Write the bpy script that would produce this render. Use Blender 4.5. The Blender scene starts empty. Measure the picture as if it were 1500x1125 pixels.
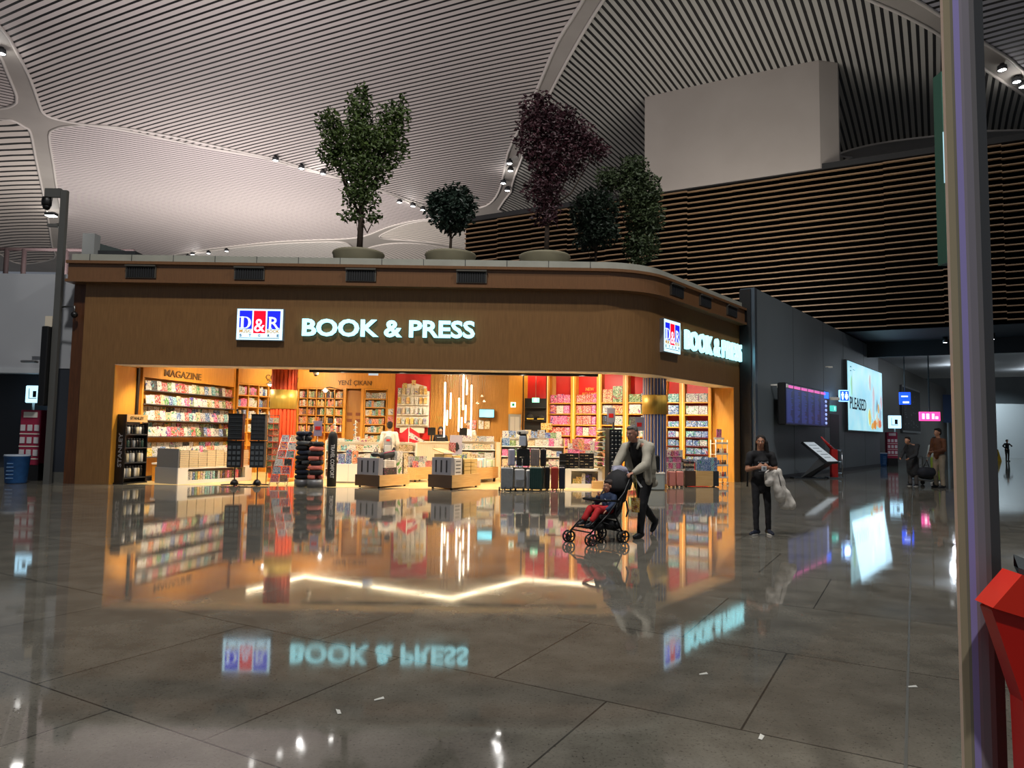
import bpy, math, random
from math import sin, cos, pi, radians, hypot, atan2
from mathutils import Vector, Matrix, noise as mnoise
from mathutils.geometry import delaunay_2d_cdt
random.seed(7)
sc = bpy.context.scene
C = sc.collection

# ------------------------------------------------------------------ camera
cd = bpy.data.cameras.new('camera'); cam = bpy.data.objects.new('camera', cd); C.objects.link(cam)
cd.sensor_width = 36; cd.lens = 36*1040/1500; cd.clip_end = 300; cd.clip_start = .05
cam.location = (0, 0, 1.55)
cam.rotation_euler = (Matrix.Rotation(pi/2+radians(4.07), 3, 'X') @ Matrix.Rotation(radians(.88), 3, 'Z')).to_euler()
sc.camera = cam

# ------------------------------------------------------------------ exposure, world, large lights
vs = sc.view_settings
vs.view_transform = 'Standard'; vs.look = 'None'; vs.exposure = 0.0; vs.gamma = 1; vs.use_curve_mapping = False
w = bpy.data.worlds.new('hall_air'); sc.world = w; w.use_nodes = True
w.node_tree.nodes['Background'].inputs[0].default_value = (.74, .80, .92, 1)
w.node_tree.nodes['Background'].inputs[1].default_value = .16

def lamp(kind, name, loc, power, col=(1, 1, 1), size=1, sizey=None, target=None, spot=None, blend=.5, spread=None):
    l = bpy.data.lights.new(name, kind); l.energy = power; l.color = col
    if kind == 'AREA':
        l.size = size
        if sizey: l.shape = 'RECTANGLE'; l.size_y = sizey
        if spread: l.spread = radians(spread)
    else:
        l.shadow_soft_size = size
    if spot: l.spot_size = radians(spot); l.spot_blend = blend
    o = bpy.data.objects.new(name, l); C.objects.link(o); o.location = loc
    if target is not None:
        o.rotation_euler = (Vector(target)-Vector(loc)).to_track_quat('-Z', 'Y').to_euler()
    return o

WARM = (1, .74, .46); NEUT = (1, .93, .84); COOL = (.80, .90, 1)
# shop ceiling panels
for (x, y, p) in ((-9, 22.6, 95), (-6.2, 25.2, 110), (-5.2, 21.9, 90), (-2.2, 25.8, 110), (-1.0, 22.0, 90), (2.0, 25.6, 100), (2.4, 22.1, 90), (4.9, 24.3, 100)):
    lamp('SPOT', 'shop_downlight', (x, y, 3.9), p*4.3, (1, .84, .62), .05, target=(x, y, 0), spot=150, blend=.6)
for i in range(8):
    lamp('SPOT', 'soffit_fill', (-10.2+i*1.75, 20.35, 3.31), 215, (1, .86, .66), .05, target=(-10.2+i*1.75, 21.4, 0), spot=130, blend=.7)  # added warm fill under the soffit to brighten the front goods
for a in ((4.6, 21.6), (5.7, 23.0), (6.7, 24.3)): lamp('SPOT', 'soffit_fill', (*a, 3.31), 200, (1, .86, .66), .05, target=(a[0]-.9, a[1]+.7, 0), spot=130, blend=.7)  # same added fill along the side opening
# wash on the shelf walls
for (a, b, p) in (((-8.6, 22.2, 3.9), (-10.7, 23.3, 1.6), 60), ((-7.6, 25.0, 3.9), (-8.6, 27.9, 2.0), 70), ((-2, 25.6, 3.9), (-2, 28, 2.0), 70), ((2.6, 25.2, 3.9), (3.4, 27.4, 1.9), 70), ((5.2, 23.6, 3.9), (6.3, 26, 1.9), 60)):
    lamp('SPOT', 'shelf_spot', a, p*3.9, (1, .86, .66), .05, target=b, spot=110, blend=.7)
# uplights on the far vaults and added hall fill lights
lamp('AREA', 'vault_uplight', (-20, 46, 8.5), 3600, (1, .92, .90), 12, 6, target=(-19, 58, 21))
lamp('AREA', 'vault_uplight', (-22, 60, 8.5), 3400, (1, .93, .86), 14, 6, target=(-22, 72, 21))
lamp('AREA', 'vault_uplight', (-14, 26, 9), 2300, (1, .93, .94), 10, 5, target=(-14, 40, 21))
lamp('AREA', 'vault_uplight', (10, 31.5, 9), 800, (1, .95, .88), 8, 4, target=(11, 40, 21))
lamp('AREA', 'vault_uplight', (-34, 55, 8), 1500, (1, .96, .92), 8, 5, target=(-44, 62, 21))
lamp('AREA', 'hall_fill', (-6, 8, 20), 2200, (1, .97, .94), 1, 1, target=(-5, 14, 0))
lamp('AREA', 'hall_fill', (9, 12, 20), 1700, (1, .97, .94), 1, 1, target=(10, 16, 0))
lamp('SPOT', 'hall_fill', (0, 1, 19), 5200, (1, .96, .90), .3, target=(3.2, 11, 1), spot=30, blend=.8)  # added spot that brightens the walking people
lamp('SPOT', 'hall_fill', (12, 17, 19), 3000, (.9, .95, 1), .3, target=(15, 26, 1), spot=45, blend=.8)
lamp('SPOT', 'hall_fill', (.4, -3, 12), 2600, (1, .95, .90), .15, target=(1.45, 2.0, 1.2), spot=13, blend=.6)  # added narrow spot that brightens the near post and red barrier
for a in ((-14.5, 51.4, 20.2), (-8.8, 58.6, 20.2), (-.6, 51, 20.2), (-35, 76.6, 20.2), (-41.5, 62.5, 20.2), (26.4, 36.3, 20.2), (-26.6, 35.2, 20.2)): lamp('POINT', 'rib_glow', a, 42, (1, .97, .93), .2)
lamp('AREA', 'hall_fill', (45, 60, 6.4), 450, COOL, 1, 1, target=(45, 60, 0))  # added area light to lift the dark corridor
lamp('SPOT', 'hall_fill', (47, 67, 6.3), 1500, COOL, .2, target=(49.5, 72, 2.4), spot=80)  # added spot that brightens the far pillar
for a in ((26.5, 43, 6.1), (31, 50, 6.1), (38, 52, 6.1)): lamp('POINT', 'corridor_fill', a, 75, COOL, .15)  # added unseen points that brighten the corridor ceiling and walls

# ------------------------------------------------------------------ materials
def lin(c):
    return c/12.92 if c <= .04045 else ((c+.055)/1.055)**2.4
def hexc(h):
    h = h.lstrip('#'); return tuple(lin(int(h[i:i+2], 16)/255) for i in (0, 2, 4))+(1,)
MATS = {}
def mat(name, col, rough=.6, metal=0, emit=0, spec=.5, coat=0, alpha=1, trans=0):
    if name in MATS: return MATS[name]
    m = bpy.data.materials.new(name); m.use_nodes = True
    b = m.node_tree.nodes['Principled BSDF']
    c = hexc(col) if isinstance(col, str) else tuple(col)+(1,)
    b.inputs['Base Color'].default_value = c; b.inputs['Roughness'].default_value = rough
    b.inputs['Metallic'].default_value = metal; b.inputs['Specular IOR Level'].default_value = spec
    b.inputs['Coat Weight'].default_value = coat
    if emit: b.inputs['Emission Color'].default_value = c; b.inputs['Emission Strength'].default_value = emit
    if trans: b.inputs['Transmission Weight'].default_value = trans
    if alpha < 1: b.inputs['Alpha'].default_value = alpha
    MATS[name] = m; return m
def N(m, t, **kw):
    n = m.node_tree.nodes.new(t)
    for k, v in kw.items():
        if k.startswith('i_'): n.inputs[k[2:].replace('_', ' ')].default_value = v
        elif k.startswith('n_'): n.inputs[int(k[2:])].default_value = v
        else: setattr(n, k, v)
    return n
def L(m, a, b): m.node_tree.links.new(a, b)
def ramp(m, stops, interp='LINEAR'):
    r = N(m, 'ShaderNodeValToRGB'); cr = r.color_ramp; cr.interpolation = interp
    while len(cr.elements) < len(stops): cr.elements.new(.5)
    for e, (p, c) in zip(cr.elements, stops): e.position = p; e.color = hexc(c) if isinstance(c, str) else c
    return r
def noisy(name, c1, c2, scale=3, rough=.6, stretch=(1, 1, 1), detail=4, bump=0, **kw):
    """material whose own colour varies between two tones"""
    if name in MATS: return MATS[name]
    m = mat(name, c1, rough, **kw); b = m.node_tree.nodes['Principled BSDF']
    tc = N(m, 'ShaderNodeTexCoord'); mp = N(m, 'ShaderNodeMapping'); mp.inputs['Scale'].default_value = stretch
    L(m, tc.outputs['Object'], mp.inputs['Vector'])
    n = N(m, 'ShaderNodeTexNoise', i_Scale=scale, i_Detail=detail); L(m, mp.outputs[0], n.inputs['Vector'])
    r = ramp(m, [(.3, c1), (.7, c2)]); L(m, n.outputs[0], r.inputs[0]); L(m, r.outputs[0], b.inputs['Base Color'])
    if bump:
        bp = N(m, 'ShaderNodeBump', i_Strength=bump, i_Distance=.01); L(m, n.outputs[0], bp.inputs['Height']); L(m, bp.outputs[0], b.inputs['Normal'])
    return m
def wood(name, c1, c2, rough=.45, axis='Z'):
    st = {'Z': (9, 9, .5), 'X': (.5, 9, 9), 'Y': (9, .5, 9)}[axis]
    return noisy(name, c1, c2, 4, rough, st, 5)
W_FACADE = wood('facade_veneer', '#765430', '#87633a', .38)
W_YEL = wood('golden_veneer', '#c4842a', '#d59636', .42)
W_OAK = wood('oak_crate', '#c79a5c', '#d8b075', .5, 'X')
W_DARK = mat('brown_laminate', '#4a382a', .5)
WHITE = mat('white_laminate', '#e9e4d8', .4); GREYL = mat('grey_laminate', '#8d8f93', .5)
BLACK = mat('black_plastic', '#0d0d0e', .4); DGREY = mat('dark_grey_plastic', '#2b2d30', .5)
STEEL = mat('brushed_steel', '#9a9a98', .32, 1); CHROME = mat('chrome', '#c8c8c8', .15, 1)
GOLD = noisy('brass_band', '#b8963c', '#c9a64c', 2, .45, (12, 12, .4), metal=.35)
RED = mat('red_panel', '#c81f1c', .45); CREAM = mat('cream_board', '#d8cdb8', .6)
SKIN = noisy('skin', '#a8795c', '#b5846a', 6, .55); HAIRD = noisy('dark_hair', '#0d0908', '#1a1310', 40, .85)
PAPER = noisy('page_edges', '#cdb78c', '#e2cfa6', 6, .8, (1, 1, 40))

# printed covers: each name is the colour people would call it
COVERS = {'white': ('#dcd7cd', '#a09b94', '#5a544c'), 'red': ('#b8281f', '#d8c8c0', '#5a0f0c'), 'yellow': ('#d0a022', '#d9ccb0', '#7a4512'),
          'blue': ('#2f5a98', '#c8d2da', '#122344'), 'pink': ('#cc3f80', '#e6bcd0', '#7a1a4c'), 'orange': ('#cc641f', '#e0d0b8', '#6a280c'),
          'green': ('#47723a', '#cfd6b8', '#1c361a'), 'black': ('#1c1b1d', '#5c5a58', '#0a0a0a'), 'beige': ('#bda67c', '#dccfb2', '#6a5434'),
          'grey': ('#8d8f92', '#cfd0d0', '#4a4c50'), 'brown': ('#6e4a32', '#b0906c', '#3a2418'), 'turquoise': ('#4a949c', '#c8dcda', '#1c4650')}
def cover(cn, busy=1.0):
    key = 'printed_%s_%d' % (cn, busy*10)
    if key in MATS: return MATS[key]
    a, b_, c = COVERS[cn]
    m = mat(key, a, .45); b = m.node_tree.nodes['Principled BSDF']
    tc = N(m, 'ShaderNodeTexCoord'); oi = N(m, 'ShaderNodeObjectInfo'); ad = N(m, 'ShaderNodeVectorMath', operation='ADD')
    mu = N(m, 'ShaderNodeMath', operation='MULTIPLY', n_1=37.0); L(m, oi.outputs['Random'], mu.inputs[0])
    L(m, tc.outputs['Object'], ad.inputs[0]); L(m, mu.outputs[0], ad.inputs[1])
    v = N(m, 'ShaderNodeTexNoise', i_Scale=17*busy, i_Detail=2, i_Roughness=.6); L(m, ad.outputs[0], v.inputs['Vector'])
    r = ramp(m, [(0, c), (.37, a), (.48, b_), (.54, a), (.64, c)], 'CONSTANT'); L(m, v.outputs[0], r.inputs[0])
    hs = N(m, 'ShaderNodeHueSaturation', i_Color=hexc('#8c5040')); L(m, oi.outputs['Random'], hs.inputs['Hue'])
    v2 = N(m, 'ShaderNodeTexNoise', i_Scale=9*busy, i_Detail=1); a2 = N(m, 'ShaderNodeVectorMath', operation='ADD'); a2.inputs[1].default_value = (9, 3, 5); L(m, ad.outputs[0], a2.inputs[0]); L(m, a2.outputs[0], v2.inputs['Vector'])
    gt = N(m, 'ShaderNodeMath', operation='GREATER_THAN', n_1=.625); L(m, v2.outputs[0], gt.inputs[0])
    mx = N(m, 'ShaderNodeMix', data_type='RGBA'); L(m, gt.outputs[0], mx.inputs[0]); L(m, r.outputs[0], mx.inputs[6]); L(m, hs.outputs[0], mx.inputs[7]); L(m, mx.outputs[2], b.inputs['Base Color'])
    return m

# ------------------------------------------------------------------ mesh builder
class MB:
    def __init__(s): s.v = []; s.f = []; s.m = []; s.s = []; s.mi = 0; s.M = None; s.sm = False
    def add(s, vs, fs, smooth=None):
        b = len(s.v)
        if s.M is not None: vs = [s.M @ Vector(v) for v in vs]
        s.v += [tuple(v) for v in vs]
        for f in fs: s.f.append([b+i for i in f]); s.m.append(s.mi); s.s.append(s.sm if smooth is None else smooth)
        return s
    def box(s, x0, y0, z0, x1, y1, z1):
        vs = [(x, y, z) for z in (z0, z1) for y in (y0, y1) for x in (x0, x1)]
        return s.add(vs, [(0, 2, 3, 1), (4, 5, 7, 6), (0, 1, 5, 4), (2, 6, 7, 3), (0, 4, 6, 2), (1, 3, 7, 5)])
    def cbox(s, x, y, z, sx, sy, sz): return s.box(x-sx/2, y-sy/2, z, x+sx/2, y+sy/2, z+sz)
    def rbox(s, x0, y0, z0, x1, y1, z1, r=.02):
        """box with rounded vertical edges and slightly chamfered top and bottom"""
        P = []
        for (cx, cy, a0) in ((x1-r, y1-r, 0), (x0+r, y1-r, 90), (x0+r, y0+r, 180), (x1-r, y0+r, 270)):
            for k in range(4): a = radians(a0+k*30); P.append((cx+r*cos(a), cy+r*sin(a)))
        mx, my = (x0+x1)/2, (y0+y1)/2; q = r*.5
        fx = lambda p, d: (mx+(p[0]-mx)*(1-d/max(.001, (x1-x0)/2)), my+(p[1]-my)*(1-d/max(.001, (y1-y0)/2)))
        rings = [[(*fx(p, q), z0) for p in P], [(*p, z0+q) for p in P], [(*p, z1-q) for p in P], [(*fx(p, q), z1) for p in P]]
        return s.loft(rings, True, True)
    def loft(s, rings, cap0=True, cap1=True, close=True, smooth=None):
        n = len(rings[0]); vs = [p for r in rings for p in r]; fs = []
        for k in range(len(rings)-1):
            for i in range(n if close else n-1):
                j = (i+1) % n; fs.append((k*n+i, k*n+j, (k+1)*n+j, (k+1)*n+i))
        s.add(vs, fs, smooth)
        b = len(s.v)-len(vs)
        if cap0: s.f.append([b+i for i in range(n)][::-1]); s.m.append(s.mi); s.s.append(False)
        if cap1: s.f.append([b+(len(rings)-1)*n+i for i in range(n)]); s.m.append(s.mi); s.s.append(False)
        return s
    def prism(s, poly, z0, z1):
        return s.loft([[(x, y, z0) for x, y in poly], [(x, y, z1) for x, y in poly]], smooth=False)
    def tube(s, pts, r, n=8, caps=True):
        pts = [Vector(p) for p in pts]; rs = r if isinstance(r, (list, tuple)) else [r]*len(pts); rings = []
        up = Vector((0, 0, 1)); t0 = (pts[1]-pts[0]).normalized()
        if abs(t0.dot(up)) > .95: up = Vector((1, 0, 0))
        nx = t0.cross(up).normalized()
        for i, p in enumerate(pts):
            t = ((pts[min(i+1, len(pts)-1)]-p).normalized()+(p-pts[max(i-1, 0)]).normalized())
            if t.length < 1e-6: t = t0
            t.normalize(); nx = (nx-t*nx.dot(t)).normalized(); ny = t.cross(nx)
            rings.append([tuple(p+(nx*cos(a)+ny*sin(a))*rs[i]) for a in [2*pi*k/n for k in range(n)]])
        return s.loft(rings, caps, caps, smooth=True)
    def cyl(s, x, y, z0, z1, r, r1=None, n=20):
        r1 = r if r1 is None else r1
        return s.loft([[(x+q*cos(2*pi*k/n), y+q*sin(2*pi*k/n), z) for k in range(n)] for z, q in ((z0, r), (z1, r1))], smooth=True)
    def lathe(s, prof, x=0, y=0, n=16):
        return s.loft([[(x+r*cos(2*pi*k/n), y+r*sin(2*pi*k/n), z) for k in range(n)] for r, z in prof], smooth=True)
    def ball(s, c, r, n=10):
        rx, ry, rz = r if isinstance(r, (tuple, list)) else (r, r, r); rings = []
        for i in range(1, n): a = pi*i/n; rings.append([(c[0]+rx*sin(a)*cos(b), c[1]+ry*sin(a)*sin(b), c[2]-rz*cos(a)) for b in [2*pi*k/(n*2) for k in range(n*2)]])
        return s.loft(rings, True, True, smooth=True)
    def mesh(s, name, mats):
        me = bpy.data.meshes.new(name); me.from_pydata(s.v, [], s.f)
        for m in (mats if isinstance(mats, (list, tuple)) else [mats]): me.materials.append(m)
        me.polygons.foreach_set('material_index', s.m); me.polygons.foreach_set('use_smooth', s.s); me.update()
        return me
def obj(name, me, mats=None, parent=None, loc=(0, 0, 0), rz=0, label=None, cat=None, group=None, kind=None):
    if isinstance(me, MB): me = me.mesh(name, mats)
    o = bpy.data.objects.new(name, me); C.objects.link(o); o.location = loc
    if rz: o.rotation_euler = (0, 0, rz)
    if parent: o.parent = parent
    if label: o['label'] = label
    if cat: o['category'] = cat
    if group: o['group'] = group
    if kind: o['kind'] = kind
    return o
def thing(name, label, cat, loc=(0, 0, 0), rz=0, group=None):
    o = bpy.data.objects.new(name, None); C.objects.link(o); o.location = loc; o.rotation_euler = (0, 0, rz); o.empty_display_size = .1
    o['label'] = label; o['category'] = cat
    if group: o['group'] = group
    return o
def struct(name, mb, mats, parent=None, **kw):
    o = obj(name, mb, mats, parent, **kw)
    if not parent: o['kind'] = 'structure'
    return o
class Frame:
    """a floor-plan frame: x along a wall, y into the wall, z up"""
    def __init__(s, x, y, ang): s.o = (x, y); s.a = ang
    def p(s, u, v=0, z=0): return (s.o[0]+u*cos(s.a)-v*sin(s.a), s.o[1]+u*sin(s.a)+v*cos(s.a), z)
def text_mesh(body, mats, w=None, h=None, depth=.02, bold=0, spacing=1, align='CENTER'):
    cu = bpy.data.curves.new('lettering', 'FONT'); cu.body = body; cu.extrude = depth/2; cu.offset = bold; cu.space_character = spacing; cu.resolution_u = 3
    t = bpy.data.objects.new('lettering', cu); C.objects.link(t)
    dg = bpy.context.evaluated_depsgraph_get(); me = bpy.data.meshes.new_from_object(t.evaluated_get(dg)); bpy.data.objects.remove(t)
    xs = [v.co.x for v in me.vertices]; ys = [v.co.y for v in me.vertices]
    x0, x1, y0, y1 = min(xs), max(xs), min(ys), max(ys)
    sy = h/(y1-y0) if h else 1; sx = w/(x1-x0) if w else sy
    if not h: sy = sx
    off = {'CENTER': (x0+x1)/2, 'LEFT': x0}[align]
    for v in me.vertices: v.co = Vector(((v.co.x-off)*sx, -v.co.z, (v.co.y-(y0+y1)/2)*sy))   # stands upright, faces -Y
    me.materials.clear(); me.materials.append(mats); me.update(); return me
def soft_mesh(prims, mats, voxel=.012, smooth=3, wob=0, wscale=6, seed=0, name='body'):
    """overlapping tapered capsules and ellipsoids fused into one continuous surface"""
    mb = MB()
    for p in prims:
        if p[0] == 'c':
            a, b = Vector(p[1]), Vector(p[2]); ra, rb = p[3], p[4]
            ax = (b-a); l = ax.length
            if l < 1e-5: continue
            ax /= l; up = Vector((0, 0, 1)) if abs(ax.z) < .9 else Vector((1, 0, 0)); nx = ax.cross(up).normalized(); ny = ax.cross(nx)
            fl = p[5] if len(p) > 5 else 1; n = 14; rings = []
            if len(p) > 6: nx = Vector(p[6]); nx = (nx-ax*nx.dot(ax)).normalized(); ny = ax.cross(nx)
            for t, cen, r in [(-85, a, ra), (-60, a, ra), (-30, a, ra), (0, a, ra), (0, b, rb), (30, b, rb), (60, b, rb), (85, b, rb)]:
                q = r*cos(radians(t)); c0 = cen+ax*(r*sin(radians(t)))
                rings.append([tuple(c0+nx*q*cos(2*pi*k/n)+ny*q*fl*sin(2*pi*k/n)) for k in range(n)])
            mb.loft(rings)
        else:
            R = Matrix.Identity(3) if len(p) < 4 else p[3]
            c = Vector(p[1]); n = 10; rings = []
            for i in range(1, n):
                a = pi*i/n; rings.append([tuple(c+R@Vector((p[2][0]*sin(a)*cos(b), p[2][1]*sin(a)*sin(b), -p[2][2]*cos(a)))) for b in [2*pi*k/16 for k in range(16)]])
            mb.loft(rings)
    me = mb.mesh(name, mats); o = bpy.data.objects.new(name, me); C.objects.link(o)
    rm = o.modifiers.new('r', 'REMESH'); rm.mode = 'VOXEL'; rm.voxel_size = voxel
    if smooth: sm = o.modifiers.new('s', 'SMOOTH'); sm.iterations = smooth; sm.factor = .5
    dg = bpy.context.evaluated_depsgraph_get(); out = bpy.data.meshes.new_from_object(o.evaluated_get(dg)); bpy.data.objects.remove(o)
    if wob:
        sv = Vector((seed*3.1, seed*1.7, seed*.9))
        for v in out.vertices: v.co += v.normal*wob*mnoise.noise(v.co*wscale+sv)
    out.materials.clear()
    for m in (mats if isinstance(mats, (list, tuple)) else [mats]): out.materials.append(m)
    out.polygons.foreach_set('use_smooth', [True]*len(out.polygons)); out.update(); out.name = name
    return out

# ================================================================== SETTING
# floor
AZ = radians(29.5)
m = mat('polished_stone', '#5a574f', .06); b = m.node_tree.nodes['Principled BSDF']
tc = N(m, 'ShaderNodeTexCoord'); mp = N(m, 'ShaderNodeMapping'); mp.vector_type = 'POINT'
mp.inputs['Rotation'].default_value = (0, 0, AZ); mp.inputs['Location'].default_value = (.07, -.87, 0)
L(m, tc.outputs['Object'], mp.inputs['Vector'])
br = N(m, 'ShaderNodeTexBrick', offset=.5, i_Scale=1, i_Mortar_Size=.006, i_Brick_Width=1.53, i_Row_Height=1.57, i_Mortar_Smooth=.1, i_Bias=0)
br.inputs['Color1'].default_value = hexc('#827e73'); br.inputs['Color2'].default_value = hexc('#7a766c'); br.inputs['Mortar'].default_value = hexc('#46443f')
L(m, mp.outputs[0], br.inputs['Vector'])
n1 = N(m, 'ShaderNodeTexNoise', i_Scale=2.2, i_Detail=6, i_Roughness=.65); L(m, tc.outputs['Object'], n1.inputs['Vector'])
n2 = N(m, 'ShaderNodeTexNoise', i_Scale=55, i_Detail=3, i_Roughness=.7); L(m, tc.outputs['Object'], n2.inputs['Vector'])
r1 = ramp(m, [(.3, '#c4c4c4'), (.7, '#ffffff')]); L(m, n1.outputs[0], r1.inputs[0])
r2 = ramp(m, [(.28, '#7c7c7c'), (.42, '#f2f2f2'), (.7, '#ffffff'), (.80, '#ffffff')]); L(m, n2.outputs[0], r2.inputs[0])
x1 = N(m, 'ShaderNodeMix', data_type='RGBA', blend_type='MULTIPLY'); x1.inputs[0].default_value = 1
L(m, br.outputs['Color'], x1.inputs[6]); L(m, r1.outputs[0], x1.inputs[7])
x2 = N(m, 'ShaderNodeMix', data_type='RGBA', blend_type='MULTIPLY'); x2.inputs[0].default_value = 1
L(m, x1.outputs[2], x2.inputs[6]); L(m, r2.outputs[0], x2.inputs[7]); L(m, x2.outputs[2], b.inputs['Base Color'])
rr = N(m, 'ShaderNodeMapRange', n_1=.3, n_2=.75, n_3=.03, n_4=.075); L(m, n1.outputs[0], rr.inputs[0]); L(m, rr.outputs[0], b.inputs['Roughness'])
b.inputs['IOR'].default_value = 1.6
STONE = m
struct('floor', MB().add([(-70, -12, 0), (75, -12, 0), (75, 110, 0), (-70, 110, 0)], [(0, 1, 2, 3)]), STONE)
# steel joint strip set in the floor
st = MB(); A = (sin(AZ), cos(AZ)); Bv = (cos(AZ), -sin(AZ))
def ab(a, b_): return (A[0]*a+Bv[0]*b_, A[1]*a+Bv[1]*b_)
st.prism([ab(-2, -.075), ab(-2, -.06), ab(70, -.06), ab(70, -.075)], 0, .002)
struct('trim_1', st, mat('joint_metal', '#8c8a82', .4, 1))
# fallen marks on the floor: paper scraps
for i, (x, y, r) in enumerate(((1.28, 4.78, .4), (-.93, 4.05, 2), (2.55, 4.6, .2), (1.32, 3.8, 1.1), (-.75, 4.25, .7))):
    s = MB().add([(-.03, -.008, .004), (.035, -.012, .002), (.04, .01, .007), (-.02, .012, .003)], [(0, 1, 2, 3)])
    s.add([(-.03, -.008, .0035), (.035, -.012, .0015), (.04, .01, .0065), (-.02, .012, .0025)], [(3, 2, 1, 0)])
    obj('paper_scrap', s, mat('scrap_white', '#d8d8d0', .6), loc=(x, y, 0), rz=r, label=['tiny pale paper scrap on the floor below the striding man\'s reflection', 'small scrap of paper on the floor under the reflected lettering', 'tiny crumpled scrap on the floor beside the steel joint strip', 'small folded scrap on the bare floor, lowest of the litter', 'tiny scrap on the floor next to the paper scrap under the lettering'][i], cat='litter')

# ------------------------------------------------------------------ vaulted ceiling
def slat_mat(name, az, pitch, duty, light, dark):
    m = mat(name, light, .65); b = m.node_tree.nodes['Principled BSDF']
    tc = N(m, 'ShaderNodeTexCoord'); d = N(m, 'ShaderNodeVectorMath', operation='DOT_PRODUCT'); a = radians(az)
    d.inputs[1].default_value = (cos(a)/pitch, -sin(a)/pitch, 0); L(m, tc.outputs['Object'], d.inputs[0])
    f = N(m, 'ShaderNodeMath', operation='FRACT'); L(m, d.outputs['Value'], f.inputs[0])
    g = N(m, 'ShaderNodeMath', operation='LESS_THAN', n_1=duty); L(m, f.outputs[0], g.inputs[0])
    x = N(m, 'ShaderNodeMix', data_type='RGBA'); x.inputs[6].default_value = hexc(dark); x.inputs[7].default_value = hexc(light)
    L(m, g.outputs[0], x.inputs[0]); L(m, x.outputs[2], b.inputs['Base Color']); return m
PATCH = {
'p1':[(-25.2,33.3),(-26.0,35.6),(-27.2,38.4),(-28.9,41.8),(-29.3,42.7),(-29.2,43.4),(-28.2,44.1),(-26.3,44.7),(-23.9,46.1),(-21.4,47.7),(-18.2,49.3),(-15.5,51.7),(-12.5,54.2),(-10.0,56.6),(-8.3,58.7),(-6.7,60.3),(-4.4,60.3),(-2.8,59.7),(-1.8,57.9),(-1.1,54.4),(-0.5,47.7),(0.5,42.6),(1.3,37.9),(2.0,33.8),(2.9,30.5),(3.8,26.1),(4.8,21.7),(5.7,16.4),(5.7,-4),(-29.2,-4),(-25.5,24.7),(-24.5,28.4)],
'p2':[(-31.2,46.2),(-30.0,45.0),(-28.7,44.5),(-26.9,44.4),(-25.3,44.8),(-23.0,45.9),(-21.1,47.1),(-19.1,48.4),(-17.2,49.6),(-15.6,51.2),(-13.9,52.8),(-10.7,56.1),(-8.9,58.9),(-7.0,62.4),(-8.3,63.5),(-9.7,64.2),(-12.1,66.2),(-15.0,69.4),(-17.5,70.5),(-19.9,70.9),(-24.9,72.0),(-30.4,74.2),(-33.4,75.5),(-37.0,77.4),(-39.6,79.1),(-45.3,81.0),(-52.3,82.1),(-44.2,68.4),(-39.8,60.9),(-36.8,55.7),(-34.2,51.3)],
'p3':[(4.3,29.0),(3.8,30.5),(3.0,33.8),(2.0,38.7),(1.1,44.1),(0.3,49.9),(-0.1,52.9),(-0.3,55.7),(-0.4,61.9),(13.6,61.2),(22.7,49.0),(22.0,47.4),(22.9,46.0),(24.6,44.9),(27.0,44.0),(29.5,43.2),(33.8,42.4),(28.5,38.6),(26.6,37.3),(24.7,36.0),(22.3,34.3),(20.3,32.8),(18.7,31.8),(17.1,30.9),(15.7,30.2),(12.7,28.6),(9.3,27.2),(6.5,26.6),(5.0,27.3)],
'p4':[(-32.7,43.7),(-32.0,43.9),(-31.9,44.8),(-32.1,45.7),(-34.7,50.1),(-39.4,58.1),(-43.5,65.0),(-49.4,74.7),(-52.9,80.5),(-58.0,83.5),(-59.1,82.5),(-58.0,79.0),(-54.9,69.0),(-49.4,56.2),(-42.3,46.7),(-36.1,43.6)],
'p5':[(-27.1,35.9),(-28.0,37.7),(-29.2,40.1),(-29.7,40.9),(-30.3,41.6),(-31.6,42.2),(-34.3,42.4),(-34.7,39.8),(-30.4,34.7),(-26.4,32.3),(-26.4,34.0)],
'p6':[(17.6,30.1),(19.2,31.1),(21.0,32.2),(23.0,33.5),(25.2,34.9),(26.5,35.9),(31.1,39.0),(44.2,38.9),(40,-4),(7.2,-4),(7.2,18.1),(10.6,24.9),(14.3,28.3)],
'p8':[(-36.9,78.3),(-30.8,75.0),(-25.1,72.8),(-20.1,71.7),(-17.7,71.6),(-17.1,72.6),(-17.2,74.8),(-18.0,79.3),(-26.0,80.1),(-35.5,80.4)],
'p9':[(-17.8,79.3),(-16.5,75.6),(-14.9,73.3),(-12.5,71.8),(-10.0,71.7),(-8.0,72.6),(-4.6,74.9),(-2.5,78.3)],
'p10':[(-13.4,69.3),(-11.6,66.7),(-9.8,64.8),(-7.7,63.6),(-4.5,62.7),(-3.4,65.1),(-3.8,73.4),(-6.6,72.5),(-7.9,71.5),(-10.6,70.7),(-12.6,70.3)]}
LT, DK = '#b3aaa6', '#0e0c0c'
PM = {'p1': slat_mat('slats_main', -64.5, .385, .66, LT, DK), 'p2': slat_mat('slats_far', 66, .42, .74, '#bdb3b1', '#2a2524'), 'p3': slat_mat('slats_right', 31, .34, .58, '#a19e97', DK),
      'p4': slat_mat('slats_low_left', -75, .85, .68, '#beb4ac', DK), 'p5': slat_mat('slats_corner', 70, .42, .7, LT, '#2a2524'), 'p6': slat_mat('slats_right_top', -62, .5, .6, '#93929a', DK),
      'p8': slat_mat('slats_end_left', 50, .5, .8, '#d8d2cc', '#6b6662'), 'p9': slat_mat('slats_end_mid', 30, .5, .8, '#cfc6bf', '#6b6662'), 'p10': slat_mat('slats_end_right', 60, .5, .8, '#d6cdc4', '#6b6662')}
BEAM = noisy('beam_plaster', '#908a84', '#9a948e', .4, .6)
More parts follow.
